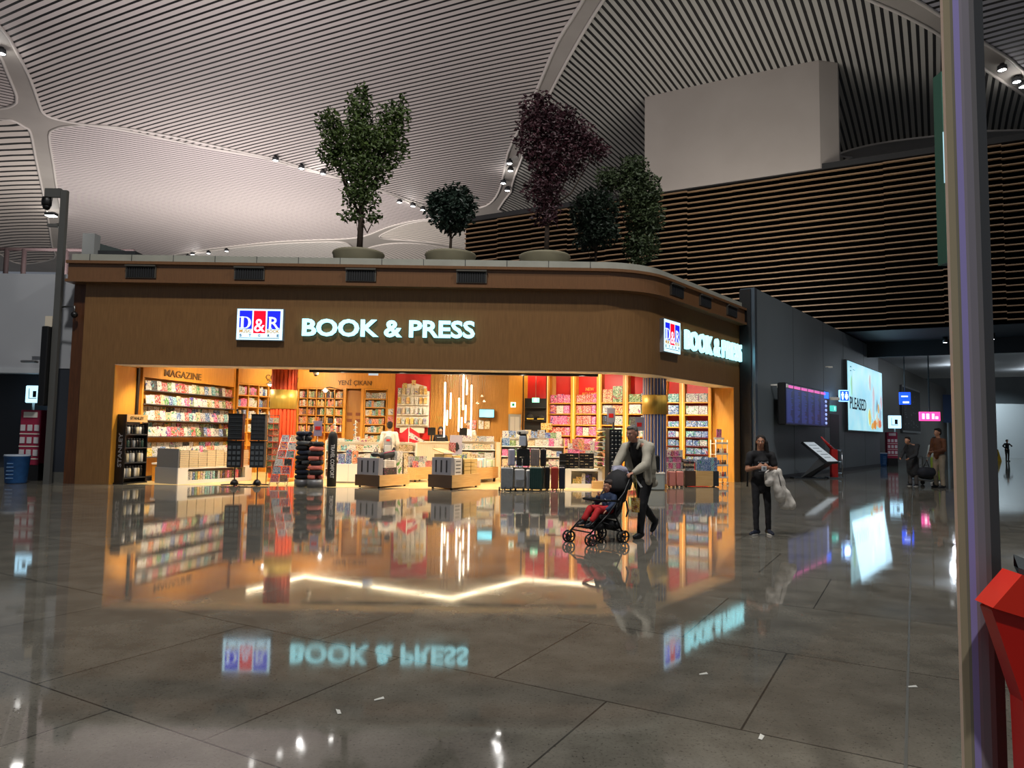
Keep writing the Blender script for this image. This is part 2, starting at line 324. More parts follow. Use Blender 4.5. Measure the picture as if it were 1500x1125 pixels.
def inpoly(x, y, P):
    c = False; j = len(P)-1
    for i in range(len(P)):
        xi, yi = P[i]; xj, yj = P[j]
        if (yi > y) != (yj > y) and x < (xj-xi)*(y-yi)/(yj-yi)+xi: c = not c
        j = i
    return c
def dseg(x, y, P):
    d = 1e9
    for i in range(len(P)):
        ax, ay = P[i]; bx, by = P[(i+1) % len(P)]; l = (bx-ax)**2+(by-ay)**2
        t = 0 if l == 0 else max(0, min(1, ((x-ax)*(bx-ax)+(y-ay)*(by-ay))/l)); d = min(d, hypot(ax+t*(bx-ax)-x, ay+t*(by-ay)-y))
    return d
def crsp(P, k=3):
    out = []
    n = len(P)
    for i in range(n):
        p0, p1, p2, p3 = P[i-1], P[i], P[(i+1) % n], P[(i+2) % n]
        if hypot(p2[0]-p1[0], p2[1]-p1[1]) > 12: out.append(p1); continue
        for s in range(k):
            t = s/k; out.append(tuple(.5*(2*p1[q]+(p2[q]-p0[q])*t+(2*p0[q]-5*p1[q]+4*p2[q]-p3[q])*t*t+(3*p1[q]-p0[q]-3*p2[q]+p3[q])*t**3) for q in (0, 1)))
    return out
ZC = 21.0
cv = [Vector((-72, -6)), Vector((72, -6)), Vector((72, 88)), Vector((-72, 88))]; ce = [(0, 1), (1, 2), (2, 3), (3, 0)]; smoothP = {}
for k, P in PATCH.items():
    S = crsp(P); smoothP[k] = S; b0 = len(cv); cv += [Vector(p) for p in S]; ce += [(b0+i, b0+(i+1) % len(S)) for i in range(len(S))]
ov, oe, of, *_ = delaunay_2d_cdt(cv, ce, [], 0, 1e-5)
cb = MB(); keep = []
for f in of:
    cx = sum(ov[i].x for i in f)/3; cy = sum(ov[i].y for i in f)/3
    if not any(inpoly(cx, cy, S) for S in smoothP.values()): keep.append([f[0], f[1], f[2]])
cb.add([(v.x, v.y, ZC) for v in ov], keep)
ceil = struct('ceiling', cb, BEAM)
for k, S in smoothP.items():
    xs = [p[0] for p in S]; ys = [p[1] for p in S]; stp = 2.0; g = [Vector(p) for p in S]; n0 = len(g)
    x = min(xs)+.7
    while x < max(xs):
        y = min(ys)+.7
        while y < max(ys):
            if inpoly(x, y, S) and dseg(x, y, S) > .7: g.append(Vector((x, y)))
            y += stp
        x += stp
    ov, oe, of, *_ = delaunay_2d_cdt(g, [(i, (i+1) % n0) for i in range(n0)], [], 0, 1e-5)
    fs = [list(f) for f in of if inpoly(sum(ov[i].x for i in f)/3, sum(ov[i].y for i in f)/3, S)]
    pb = MB(); pb.add([(v.x, v.y, ZC+(0 if dseg(v.x, v.y, S) < .01 else (.16 if k in ('p1', 'p2') else .35)*(1-math.exp(-dseg(v.x, v.y, S)/3)))) for v in ov], fs, smooth=True)
    obj('slatted_panel', pb, PM[k], ceil)
    rim = MB(); rim.tube([(p[0], p[1], ZC-.02) for p in S]+[(S[0][0], S[0][1], ZC-.02)], .09, 5, False); obj('panel_rim', rim, mat('rim_white', '#bdb6b0', .5), ceil)

# spotlights under the ribs
LENS = mat('lamp_lens', (1, .97, .92), .3, emit=26)
def ceiling_spot(x, y, label, r=.22, z=ZC):
    t = thing('ceiling_spotlight', label, 'ceiling light', (x, y, z), group='spotlights along the ceiling ribs')
    obj('housing', MB().lathe([(r*.5, 0), (r*.5, -.1), (r, -.12), (r*1.05, -.36), (r*.9, -.36), (r*.85, -.3)], n=14), DGREY, t)
    obj('lens', MB().lathe([(r*.84, -.31), (r*.84, -.33)], n=14), LENS, t)
for nm, pts in (('round white spotlight on the curved rib left of the tall green tree', [(-15.6, 50.6), (-14.3, 51.6), (-12.7, 53.1), (-17.0, 49.1)]),
                ('round white spotlight on the rib between the green tree and the small round tree', [(-9.6, 57.9), (-8.6, 58.8), (-7.9, 59.8)]),
                ('round lamp on the rib beside the purple-leaved tree', [(-.35, 50.4), (-.42, 49.0), (-.6, 54.6), (-.9, 53.0)]),
                ('round spotlight on the low rib above the left end of the shop roof', [(-38.2, 78.6), (-36.2, 77.7), (-33.2, 76.0), (-30.8, 74.9), (-35.2, 76.6)]),
                ('round spotlight on the rib behind the camera pole', [(-39.2, 58.6), (-41.8, 63.1), (-43.6, 66.7), (-51.2, 79.8)]),
                ('round spotlight on the rib above the steel post\'s far side', [(25.0, 35.3), (26.6, 36.5), (27.3, 37.0)])):
    for p in pts: ceiling_spot(p[0], p[1], nm)
ceiling_spot(-26.5, 35.2, 'single round spotlight on the rib in the picture corner above the grey building')
ceiling_spot(29.0, 44.6, 'single round spotlight on the curved rib above the slatted wall')
ceiling_spot(20.5, 31.7, 'single round spotlight on the rib left of the steel post')

# ------------------------------------------------------------------ timber slat bulkhead wall
FW = Frame(16.7, 35.5, radians(-28))          # x along the wall to the right, -y towards the viewer
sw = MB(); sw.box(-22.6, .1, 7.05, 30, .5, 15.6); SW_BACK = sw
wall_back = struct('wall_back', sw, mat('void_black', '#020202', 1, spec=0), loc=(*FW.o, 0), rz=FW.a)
SLATW = wood('slat_timber', '#755b41', '#8c6f50', .5, 'X')
seg = -22.6; rnd = random.Random(3); k = 0
while seg < 30:
    ln = 2.45; sl = MB(); dz = rnd.uniform(-.05, .05)
    for i in range(27):
        z = 7.15+i*.315+dz; dd = rnd.uniform(-.02, .02)
        sl.add([(seg, -.06+dd, z), (seg+ln, -.06+dd, z), (seg+ln, .1, z+.0), (seg, .1, z+.0), (seg, -.06+dd, z+.055), (seg+ln, -.06+dd, z+.055), (seg+ln, .1, z+.055), (seg, .1, z+.055)],
               [(0, 1, 5, 4), (3, 2, 1, 0), (4, 5, 6, 7), (1, 2, 6, 5), (0, 4, 7, 3)])
    obj('timber_slats', sl, SLATW, wall_back)
    seg += ln
obj('edge_beam', MB().box(-22.6, -.2, 15.45, 30, .5, 15.75), mat('edge_black', '#0b0b0c', .6), wall_back)
# white plaster volume above the bulkhead
wb = MB(); wb.prism([(-10.3, -.25), (-.95, -.25), (-.1, .45), (-.1, 1.6), (-10.3, 1.6)], 15.5, 21.4)
struct('wall_upper', wb, noisy('plaster_beige', '#8f8780', '#99918a', .3, .8), loc=(*FW.o, 0), rz=FW.a)
# dark soffit and pale corridor ceiling behind the bulkhead
d1 = MB(); d1.box(-2, .5, 7.02, 30, 5.6, 7.2); d1.box(-2, 5.4, 6.2, 30, 5.6, 7.2)
struct('trim_2', d1, mat('navy_soffit', '#0c1018', .6), loc=(*FW.o, 0), rz=FW.a)
d2 = MB(); d2.box(-4, 5.6, 6.95, 40, 32, 7.15)
struct('ceiling.001', d2, mat('corridor_ceiling', '#aeb1b3', .7), loc=(*FW.o, 0), rz=FW.a)
for i, (u, v) in enumerate(((4.6, 4.2), (6.6, 3.6), (8.8, 3.9))):
    t = thing('track_light', ['small black spotlight under the dark soffit left of the post', 'second small black spotlight under the dark soffit, closer to the post', 'black spotlight under the dark soffit beyond the post'][i], 'ceiling light', FW.p(u, v, 7.02))
    obj('housing', MB().cyl(0, 0, -.3, 0, .12), BLACK, t); obj('lens', MB().cyl(0, 0, -.315, -.3, .09), mat('dim_lens', (1, 1, 1), .3, emit=3), t)
for i in range(6):
    t = thing('downlight', 'recessed oval downlight in the row on the pale corridor ceiling', 'ceiling light', FW.p(15.5+i*1.2, 8.2+i*3.4, 6.95), group='row of downlights in the corridor ceiling')
    obj('ring', MB().lathe([(.3, 0), (.3, -.03), (.24, -.03)]), WHITE, t); obj('lens', MB().cyl(0, 0, -.025, -.02, .23), mat('down_lens', (1, .98, .94), .3, emit=14), t)

# ================================================================== SHOP SHELL
Y0 = 19.75
def facade_path(off):
    """plan outline of the shop front pushed outwards by off: front line, rounded corner, side line"""
    ex, ey = sin(radians(39)), cos(radians(39))                       # side direction
    R = 2.3; T = R*math.tan(radians(25.5)); px, py = 3.56-T, Y0       # start of curve
    cx, cy = px, py+R; pts = []
    for k in range(13):
        a = radians(-90+51*k/12); pts.append((cx+(R+off)*cos(a), cy+(R+off)*sin(a)))
    return pts, (ex, ey), off
def plan(off, x0, s1):
    pts, (ex, ey), o = facade_path(off)
    lx, ly = pts[-1]; P = [(x0, Y0-off)]+pts+[(lx+ex*s1, ly+ey*s1)]
    return P
def band(off_out, off_in, x0, s1, z0, z1, x0i=None):
    a = plan(off_out, x0, s1); b = plan(off_in, x0, s1); mb = MB(); n = len(a)
    for i in range(n-1):
        q = [a[i], a[i+1], b[i+1], b[i]]
        vs = [(x, y, z0) for x, y in q]+[(x, y, z1) for x, y in q]
        fs = [(0, 1, 5, 4), (2, 3, 7, 6), (4, 5, 6, 7), (3, 2, 1, 0)]
        if i == 0: fs.append((0, 4, 7, 3))
        if i == n-2: fs.append((1, 2, 6, 5))
        mb.add(vs, fs)
    return mb
LP = facade_path(0)[0][-1]; SD = (sin(radians(39)), cos(radians(39))); SN = (-SD[1], SD[0])    # SN points into the shop
def side(t, v=0, z=0): return (LP[0]+SD[0]*t+SN[0]*v, LP[1]+SD[1]*t+SN[1]*v, z)
T_OPEN = (7.86-LP[0])/SD[0]; T_END = (8.42-LP[0])/SD[0]
FA = struct('wall_front', band(0, -.5, -12.03, T_END, 3.34, 5.6), W_FACADE)
pl = MB(); pl.box(-12.03, Y0, 0, -11.1, Y0+.5, 3.34); obj('pier', pl, W_FACADE, FA)
pr = MB(); pr.prism([side(T_OPEN)[:2], side(T_END)[:2], side(T_END, .5)[:2], side(T_OPEN, .5)[:2]], 0, 3.34); obj('pier', pr, W_FACADE, FA)
# jamb returns, lit by the shop
jm = MB(); jm.box(-11.12, Y0+.5, 0, -11.1, 21.0, 3.34); jm.box(-11.1, Y0+.02, 0, -11.085, 21.0, 3.34); obj('jamb', jm, W_YEL, FA)
jr = MB(); jr.prism([side(T_OPEN-.012, .02)[:2], side(T_OPEN, .02)[:2], side(T_OPEN, .85)[:2], side(T_OPEN-.012, .85)[:2]], 0, 3.34); obj('jamb', jr, W_YEL, FA)
dt = MB(); dt.box(-11.084, 20.9, 0, -11.03, 21.0, 3.34); obj('door_track', dt, BLACK, FA)
dt = MB(); dt.prism([side(T_OPEN-.06, .80)[:2], side(T_OPEN-.013, .80)[:2], side(T_OPEN-.013, .88)[:2], side(T_OPEN-.06, .88)[:2]], 0, 3.34); obj('door_track', dt, BLACK, FA)
sf = band(-.5, -.80, -11.1, T_OPEN, 3.34, 3.42); obj('soffit_board', sf, CREAM, FA)
sf = band(-.005, -.5, -11.1, T_OPEN, 3.325, 3.338); obj('soffit_lip', sf, CREAM, FA)
rc = MB(); rc.box(-5.9, Y0+.82, 3.27, 2.5, Y0+.95, 3.37); obj('shutter_rail', rc, BLACK, FA)
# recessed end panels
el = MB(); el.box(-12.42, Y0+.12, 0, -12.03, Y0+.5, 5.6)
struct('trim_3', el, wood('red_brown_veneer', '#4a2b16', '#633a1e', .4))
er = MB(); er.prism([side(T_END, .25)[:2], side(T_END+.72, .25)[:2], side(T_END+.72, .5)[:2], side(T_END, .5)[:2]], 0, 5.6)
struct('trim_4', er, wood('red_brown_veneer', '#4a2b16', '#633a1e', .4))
# cornice: lower ledge, fascia, top cap
W_FASC = wood('fascia_veneer', '#6e4e33', '#7a5638', .3)
CO = struct('trim_5', band(.30, -.5, -12.45, T_END+.6, 5.60, 5.68), W_FASC)
obj('fascia', band(.22, -.3, -12.42, T_END+.6, 5.68, 6.12), W_FASC, CO)
obj('cap', band(.30, -.5, -12.45, T_END+.6, 6.12, 6.20), W_FASC, CO)
obj('roof_edge_tile', band(.12, -1.2, -12.40, T_END+.5, 6.20, 6.42), noisy('roof_tile', '#96978c', '#a3a498', 2, .6), CO)
for i in range(13):
    obj('tile_joint', MB().box(-11.9+i*1.17, Y0-.128, 6.2, -11.885+i*1.17, Y0+.6, 6.425), DGREY, CO)
# vents in the fascia
def vent(loc, rz, label):
    t = thing('air_vent', label, 'vent', loc, rz)
    obj('frame', MB().box(-.42, -.03, -.17, .42, .03, .17).box(-.42, -.09, .15, .42, .0, .19), mat('vent_metal', '#6a655c', .4, .6), t)
    mb = MB(); mb.box(-.39, -.035, -.155, .39, -.028, .14); obj('grille', mb, mat('vent_dark', '#050505', .8), t)
    sl = MB()
    for k in range(12): sl.box(-.37+k*.065, -.05, -.15, -.355+k*.065, -.034, .12)
    obj('blade', sl, DGREY, t)
YF = Y0-.25
for x, l in ((-10.37, 'slotted air vent in the cornice nearest the lamp pole'), (-7.35, 'slotted air vent in the cornice above the lit logo board of the long front'), (-4.25, 'slotted air vent in the cornice above the first lit word'), (-1.17, 'slotted air vent in the cornice above the last lit word of the front')):
    vent((x, YF, 5.9), 0, l)
sa = atan2(SD[1], SD[0])
for t, l in ((.72, 'slanting air vent in the cornice over the corner, first after the curve'), (2.75, 'slanting air vent in the side cornice, middle of three'), (4.95, 'slanting air vent in the side cornice next to the grey building')):
    q = side(t, -.25, 5.9); vent(q, sa, l)

# roof slab, shop walls, floor, ceiling
RF = [(-12.3, Y0+.3), (2.4, Y0+.3), (3.3, 20.6), (8.2, 26.2), (8.2, 29.5), (-12.3, 29.5)]
struct('roof', MB().prism(RF, 6.1, 6.25), DGREY)
PL = [(-11.1, 20.5), (2.6, 20.5), side(.3, .8)[:2], side(T_OPEN-.1, .8)[:2], (7.25, 25.6), (7.4, 28.6), (-11.1, 28.6)]
struct('ceiling.002', MB().prism(PL, 4.05, 4.12), mat('shop_ceiling', '#a9a49a', .8))
sfl = MB(); sfl.prism([(-11.1, Y0+.25), (2.5, Y0+.25), side(.3, .25)[:2], side(T_OPEN, .3)[:2], (7.4, 28.5), (-11.1, 28.5)], 0, .004)
struct('floor.001', sfl, noisy('shop_floor', '#d8b878', '#e2c68c', .6, .25))
struct('wall_left', MB().box(-11.4, 21.0, 0, -11.12, 28.6, 4.6), W_YEL)
struct('wall_back.001', MB().box(-11.4, 28.3, 0, 8.2, 28.6, 4.6), W_YEL)
# LED line on the shop ceiling
def led(name, pts, w, z, parent=None, strength=14):
    mb = MB()
    for (x0, y0), (x1, y1) in zip(pts, pts[1:]):
        l = hypot(x1-x0, y1-y0); nx, ny = -(y1-y0)/l*w, (x1-x0)/l*w
        mb.prism([(x0+nx, y0+ny), (x1+nx, y1+ny), (x1-nx, y1-ny), (x0-nx, y0-ny)], z-.03, z)
    return obj(name, mb, mat('led_strip', (1, .86, .58), .4, emit=strength), parent, label='thin glowing white line running in corners across the shop ceiling', cat='ceiling light')
led('linear_light', [(-9.1, 25.1), (-7.85, 27.8), (-1.95, 24.5), (.6, 27.85), (3.4, 27.0)], .035, 4.03)
BAF = noisy('ceiling_panels', '#c49a62', '#b78c55', 1, .6)
bf = MB()
for i, (x, y) in enumerate(((1.2, 22.3), (2.0, 23.6), (3.1, 22.9), (.2, 23.9), (3.6, 24.6), (1.6, 25.0), (4.9, 25.5), (-.2, 22.6))):
    obj('ceiling_panel', MB().box(-.35, -.3, 0, .35, .3, .03), BAF, loc=(x, y, 3.98), rz=.6, label='small pale panel hung flat under the shop ceiling', cat='ceiling panel', group='flat panels under the shop ceiling')

# ------------------------------------------------------------------ lit signs
GLOW = mat('sign_white', (.36, .82, .89), .4, emit=1.9)
GWHITE = mat('sign_box_white', (.55, .85, 1.0), .4, emit=1.35)
def serif_D(w, h, t=.24, s=.07):
    """letter D with serifs as stacked strips"""
    mb = MB(); st = w*.22
    mb.box(-w*.36, -.012, -h/2, -w*.36+st, 0, h/2)
    for z in (-h/2, h/2-s*h): mb.box(-w*.5, -.012, z, 0, 0, z+s*h)
    n = 12; O = [(0+w*.5*sin(pi*k/n), -h/2*cos(pi*k/n)) for k in range(n+1)]; I = [(w*.26*sin(pi*k/n), -(h/2-s*h)*cos(pi*k/n)) for k in range(n+1)]
    for k in range(n):
        a, b, c, d = O[k], O[k+1], I[k+1], I[k]
        mb.add([(p[0], -.012, p[1]) for p in (a, b, c, d)], [(0, 1, 2, 3)])
    return mb
def logo(loc, rz, label, W=1.27, H=.86):
    t = thing('logo_sign', label, 'sign', loc, rz)
    obj('light_box', MB().box(-W/2, -.06, -H/2, W/2, .06, H/2), [GWHITE], t)
    obj('rim', MB().box(-W/2-.02, -.05, -H/2-.02, -W/2, .1, H/2+.02).box(W/2, -.05, -H/2-.02, W/2+.02, .1, H/2+.02).box(-W/2, -.05, -H/2-.02, W/2, .1, -H/2).box(-W/2, -.05, H/2, W/2, .1, H/2+.02), mat('sign_rim', '#7a7d82', .5), t)
    bl = mat('logo_blue', (.01, .015, .72), .4, emit=1.1); rd = mat('logo_red', (.85, .0, .02), .4, emit=1.0); pale = mat('logo_pale', (.62, .72, .92), .4, emit=1.2); ye = mat('logo_gold', (.62, .30, .01), .4, emit=.55)
    u = W/1.27
    for x0, x1, z0, m_ in ((-.57, -.215, -.13, bl), (-.175, .165, -.25, rd), (.205, .57, -.13, bl)):
        obj('colour_field', MB().box(x0*u, -.064, z0, x1*u, -.06, .385), m_, t)
    me = serif_D(.33*u, .33); obj('letter', me, pale, t, loc=(-.40*u, -.066, .045))
    me = text_mesh('&', pale, .30*u, .36, .004, .01); obj('letter', me, None, t, loc=(0, -.068, -.03))
    me = text_mesh('R', pale, .28*u, .33, .004, .012); o = obj('letter', me, None, t, loc=(.40*u, -.068, .045))
    sr = MB(); 
    for x, z in ((.30, -.115), (.30, .195), (.51, -.115)): sr.box((x-.05)*u, -.072, z, (x+.05)*u, -.067, z+.02)
    obj('serif', sr, pale, t)
    obj('lettering', text_mesh('MUSIC', ye, .34*u, .10, .004, .03), None, t, loc=(-.39*u, -.064, -.19))
    obj('lettering', text_mesh('BOOK', ye, .35*u, .10, .004, .03), None, t, loc=(.385*u, -.064, -.19))
    for k, ch in enumerate('STORE'): obj('lettering', text_mesh(ch, mat('logo_ink', (.02, .08, .25), .5), .065, .075, .004, .04), None, t, loc=((-.52+k*.26)*u, -.064, -.31))
    obj('ruled_line', MB().box(-.56*u, -.064, -.39, .56*u, -.06, -.375), mat('logo_ink', (.02, .08, .25), .5), t)
    return t
logo((-7.05, Y0-.08, 4.5), 0, 'lit logo board with blue and red fields on the long front of the shop')
def word_sign(loc, rz, w, h, label):
    t = thing('letter_sign', label, 'sign', loc, rz)
    obj('letters', text_mesh('BOOK & PRESS', [GLOW][0], w, h, .08, .028), None, t)
    bk = mat('letter_back', '#20201e', .5); obj('back_tray', text_mesh('BOOK & PRESS', bk, w, h, .03, .034), None, t, loc=(0, .05, 0))
word_sign((-3.47, Y0-.075, 4.45), 0, 4.82, .49, 'glowing white channel letters on the long front of the shop')
def on_side(px_ratio, v=-.1, z=0):
    t = (px_ratio*LP[1]-LP[0])/(SD[0]-px_ratio*SD[1]); return t
t0 = on_side((979.5-750)/1040)
logo(side(t0, -.08, 4.53), sa, 'lit logo board with blue and red fields on the side wall of the shop', 1.05, .95)
ta, tb = on_side((1001-750)/1040), on_side((1085-750)/1040)
word_sign(side((ta+tb)/2, -.075, 4.58), sa, (tb-ta), .62, 'glowing white channel letters on the side wall, next to the grey building')

# ------------------------------------------------------------------ left neighbour, lamp pole, bins
struct('wall_left.001', MB().box(-26, 20.4, 3.25, -12.45, 26, 6.0), noisy('pale_render', '#a8abb0', '#b2b5b9', .5, .8))
struct('wall_left.002', MB().box(-26, 22.3, 0, -13.2, 22.6, 3.25), noisy('slate_panel', '#30353d', '#363b43', .5, .5))
struct('wall_left.003', MB().box(-13.2, 20.42, .28, -12.45, 22.6, 3.25), noisy('slate_panel', '#30353d', '#363b43', .5, .5))
struct('baseboard_left', MB().box(-13.22, 20.40, 0, -12.43, 22.6, .28), noisy('stone_plinth', '#5c5c56', '#66665f', 3, .6))
struct('baseboard_left.001', MB().box(-26, 22.2, 0, -13.2, 22.3, .28), noisy('stone_plinth', '#5c5c56', '#66665f', 3, .6))
obj('edge_strip', MB().box(-26, 20.36, 3.1, -13.3, 20.8, 3.25), mat('edge_white', '#b9bec2', .5), label='pale horizontal edge band between the white and slate wall beside the lamp pole', cat='trim', kind='structure')
struct('trim_6', MB().box(-12.55, 20.3, 6.0, -12.2, 20.6, 7.2), mat('grey_post', '#8b8d8c', .5))
gp = MB(); q = Frame(-12.3, 20.6, radians(68)); P4 = [q.p(0, 0), q.p(17, 0), q.p(17, .2), q.p(0, .2)]
gp.prism([(p[0], p[1]) for p in P4], 6.3, 7.0); struct('trim_7', gp, mat('teal_parapet', '#46504f', .6))
struct('trim_8', MB().box(-12.2, 20.5, 6.4, -11.1, 21.2, 6.75), mat('roof_cover', '#26282b', .6))
rg = MB(); rg.tube([(-26, 28, 8.65), (-15.2, 28, 8.65)], .07); rg.tube([(-26, 28, 7.6), (-15.2, 28, 7.6)], .05)
for x in (-21.6, -20.3, -19.6, -17.9): rg.tube([(x, 28, 6.2), (x, 28, 8.65)], .09)
rg.tube([(-26, 28, 6.4), (-15.2, 28, 6.4)], .06)
obj('railing', rg, mat('oxide_red', '#1e0d0b', .8), label='dark red steel railing above the white wall behind the lamp pole', cat='railing')
struct('wall_far', MB().box(-26, 28.1, 5.9, -12.5, 28.6, 6.3), DGREY)

t = thing('lamp_pole', 'tall grey steel lamp pole between the blue bin and the shop', 'lamp post', (-12.75, 19.7, 0))
PG = mat('pole_grey', '#6c6c68', .45, .5)
obj('pole', MB().box(-.085, -.06, 0, .085, .06, 8.25), PG, t)
obj('bracket', MB().box(-.55, -.05, 8.05, -.1, .05, 8.3).box(-.42, -.05, 7.2, -.12, .05, 7.28), PG, t)
ca = obj('camera_dome', MB().lathe([(.10, 8.05), (.13, 7.98), (.13, 7.84), (.11, 7.80)], -.5, 0, 14).ball((-.5, 0, 7.78), .10), BLACK, t)
ld = obj('lamp_head', MB().rbox(-.50, -.10, 7.52, -.20, .10, 7.60, .03), DGREY, t); obj('lens', MB().box(-.47, -.08, 7.505, -.23, .08, 7.52), LENS, ld)
obj('lamp_arm', MB().box(-.62, -.03, 3.42, -.1, .03, 3.52).rbox(-.9, -.1, 3.34, -.5, .1, 3.40, .03), STEEL, t)
obj('screen_case', MB().rbox(-.30, -.2, 2.15, -.10, .25, 4.35, .04), BLACK, t); obj('screen_mount', MB().box(-.3, -.06, 4.35, -.1, .06, 4.65), CREAM, t)
o = obj('camera_arm', MB().tube([(.12, 0, 4.92), (.5, -.05, 4.94), (.5, -.05, 4.75)], .025), STEEL, t); obj('camera_dome', MB().ball((.5, -.05, 4.70), .09), BLACK, o)

def bin_(loc, label, col='#1d4f86'):
    t = thing('waste_bin', label, 'bin', loc)
    obj('body', MB().lathe([(.24, 0), (.26, .03), (.31, .72), (.33, .74), (.31, .76), (.28, .75), (.27, .66)], n=24), noisy('bin_'+col[1:], col, '#28609c', 8, .5), t)
    ln = MB(); rr = random.Random(5)
    for k in range(5): ln.box(-.10+.01*k, -.278-.009*k, .14+.1*k, .06+rr.random()*.05, -.25-.009*k, .165+.1*k)
    obj('printed_text', ln, mat('bin_print', '#6f93bb', .5), t)
    obj('liner', MB().lathe([(.33, .745), (.30, .79), (.20, .76)], n=20), mat('bin_liner', '#aab7c4', .5), t)
bin_((-13.65, 19.75, 0), 'round blue plastic bin beside the lamp pole')
bin_((22.42, 43.1, 0), 'blue plastic bin at the foot of the far grey wall')
def water_stand(loc, label, rz=0, H=2.05):
    t = thing('display_stand', label, 'stand', loc, rz)
    cr = mat('crimson', '#9c2444', .5)
    obj('body', MB().rbox(-.3, -.22, .45 if H > 2 else .1, .3, .22, H, .03), cr, t); obj('base', MB().box(-.26, -.2, 0, .3, .22, .5), BLACK, t)
    for z in (.62, .98, 1.34): obj('shelf_edge', MB().box(-.29, -.235, z, .29, -.22, z+.03), WHITE, t)
    for z in (.72, 1.08, 1.44):
        for x in (-.2, 0, .2): obj('pack', MB().rbox(x-.07, -.24, z, x+.07, -.22, z+.18, .008), mat('pack_pale', '#d8d4d6', .5), t)
    obj('header', MB().box(-.2, -.235, H-.22, .2, -.22, H-.06), WHITE, t)
water_stand((-13.98, 20.9, 0), 'narrow crimson display stand behind the blue bin by the lamp pole')
water_stand((23.44, 43.9, 0), 'crimson display stand behind the far blue bin', -.2)
def map_sign(loc, rz, label, s=1.0):
    t = thing('map_sign', label, 'sign', loc, rz)
    obj('screen', MB().rbox(-.38*s, -.05, -.42*s, .38*s, .05, .42*s, .04), mat('map_glow', (.45, .78, 1.0), .4, emit=1.7), t)
    ink = mat('map_ink', '#0d1c2c', .5)
    obj('floor_plan', MB().box(0, -.056, -.15*s, .17*s, -.05, .16*s).box(-.2*s, -.056, -.22*s, .2*s, -.05, -.19*s).box(-.2*s, -.056, -.2*s, -.17*s, -.05, .28*s), ink, t)
    obj('pole', MB().cyl(0, .02, -loc[2], -.42*s, .04), STEEL, t)
map_sign((-14.55, 21.6, 2.55), 0, 'lit pale blue floor map sign on the slate wall beside the lamp pole', .62)
map_sign((23.95, 44.4, 2.70), -.4, 'lit pale blue floor map sign above the far crimson stand', .95)

# ------------------------------------------------------------------ grey building on the right
GW = Frame(8.65, 25.2, radians(90-37.8))
GREYW = noisy('anthracite_panel', '#666e72', '#6b7377', .4, .5)
gw = MB(); gw.box(0, 0, 0, 21.6, .5, 6.95); struct('wall_right', gw, GREYW, loc=(*GW.o, 0), rz=GW.a)
gw = MB(); gw.box(21.6, .8, 0, 60, 1.2, 6.95); struct('wall_right.001', gw, noisy('grey_render', '#55544f', '#5b5a55', .4, .6), loc=(*GW.o, 0), rz=GW.a)
ge = MB(); ge.box(-.03, -.02, 0, 0.22, .5, 6.95); struct('trim_9', ge, mat('lit_wall_edge', '#6b7883', .28, .7), loc=(*GW.o, 0), rz=GW.a)  # wall end coloured paler and bluer for the light on it
struct('trim_10', MB().box(-.12, .1, 0, -.03, .5, 6.9), BLACK, loc=(*GW.o, 0), rz=GW.a)
struct('baseboard_right', MB().box(.22, -.03, 0, 21.6, 0, .16), DGREY, loc=(*GW.o, 0), rz=GW.a)
jt = MB()
for u in (4.6, 9.2, 13.0, 17.6): jt.box(u, -.004, .16, u+.02, .0, 6.95)
struct('trim_11', jt, mat('joint_dark', '#181a1b', .7), loc=(*GW.o, 0), rz=GW.a)
struct('wall_end', MB().box(30, 75, 0, 75, 75.5, 12), noisy('far_wall', '#5a6264', '#667073', .2, .7))
struct('wall_end.001', MB().box(46.5, 71.5, 0, 52.5, 72, 5.4), mat('lit_pillar', '#a9b3b4', .6))
struct('trim_12', MB().box(42.5, 71, 3.4, 46.0, 71.3, 6.2), mat('blue_hoarding', '#183a66', .5))
def gthing(name, label, cat, u, v, z=0, da=0, group=None): return thing(name, label, cat, GW.p(u, v, z), GW.a+da, group)
# departures screen
t = thing('departures_screen', 'large flight information screen with pink headings on the grey wall', 'screen', GW.p(4.6, -.55, 2.85), GW.a)
obj('case', MB().rbox(-3.0, -.02, -.78, 3.3, .28, .78, .05), BLACK, t)
obj('wall_mount', MB().box(-.6, .28, -.3, .6, .54, .3), DGREY, t)
dm = mat('screen_blue', (.005, .010, .05), .3, emit=.8)
obj('display', MB().box(-2.95, -.03, -.74, 2.75, -.02, .74), dm, t)
rows = MB(); rr = random.Random(2)
for i in range(24):
    z = .52-i*.052
    for c in range(6):
        x = -2.85+c*.93; rows.box(x, -.034, z, x+rr.uniform(.35, .75), -.031, z+.024)
obj('text_rows', rows, mat('screen_text', (.03, .045, .20), .4, emit=1.0), t)
hd = MB()
for c in range(6): hd.box(-2.88+c*.93, -.034, .60, -2.88+c*.93+.8, -.031, .70)
obj('headings', hd, mat('screen_pink', (.75, .12, .42), .4, emit=1.0), t)
obj('blue_tile', MB().box(2.35, -.034, .46, 3.1, -.021, .74), mat('screen_tile', (.01, .12, .95), .4, emit=2), t)
for k in range(6): obj('weather_dot', MB().ball((2.62, -.03, .32-k*.185), (.16, .02, .065), 6), mat('screen_dot', (.35, .45, .95), .4, emit=1), t)
# wall camera
def wall_camera(u, z, label, s=1.0):
    t = gthing('security_camera', label, 'camera', u, 0, z)
    obj('arm', MB().box(-.03, -.35*s, -.02, .03, 0, .03), WHITE, t); obj('body', MB().rbox(-.09*s, -.62*s, -.12*s, .09*s, -.24*s, .02, .03), WHITE, t)
wall_camera(1.75, 3.55, 'white security camera at the near end of the grey wall')
wall_camera(9.4, 3.45, 'white security camera on the grey wall behind the departures screen')
wall_camera(9.6, 4.9, 'small white security camera high on the grey wall', .5)
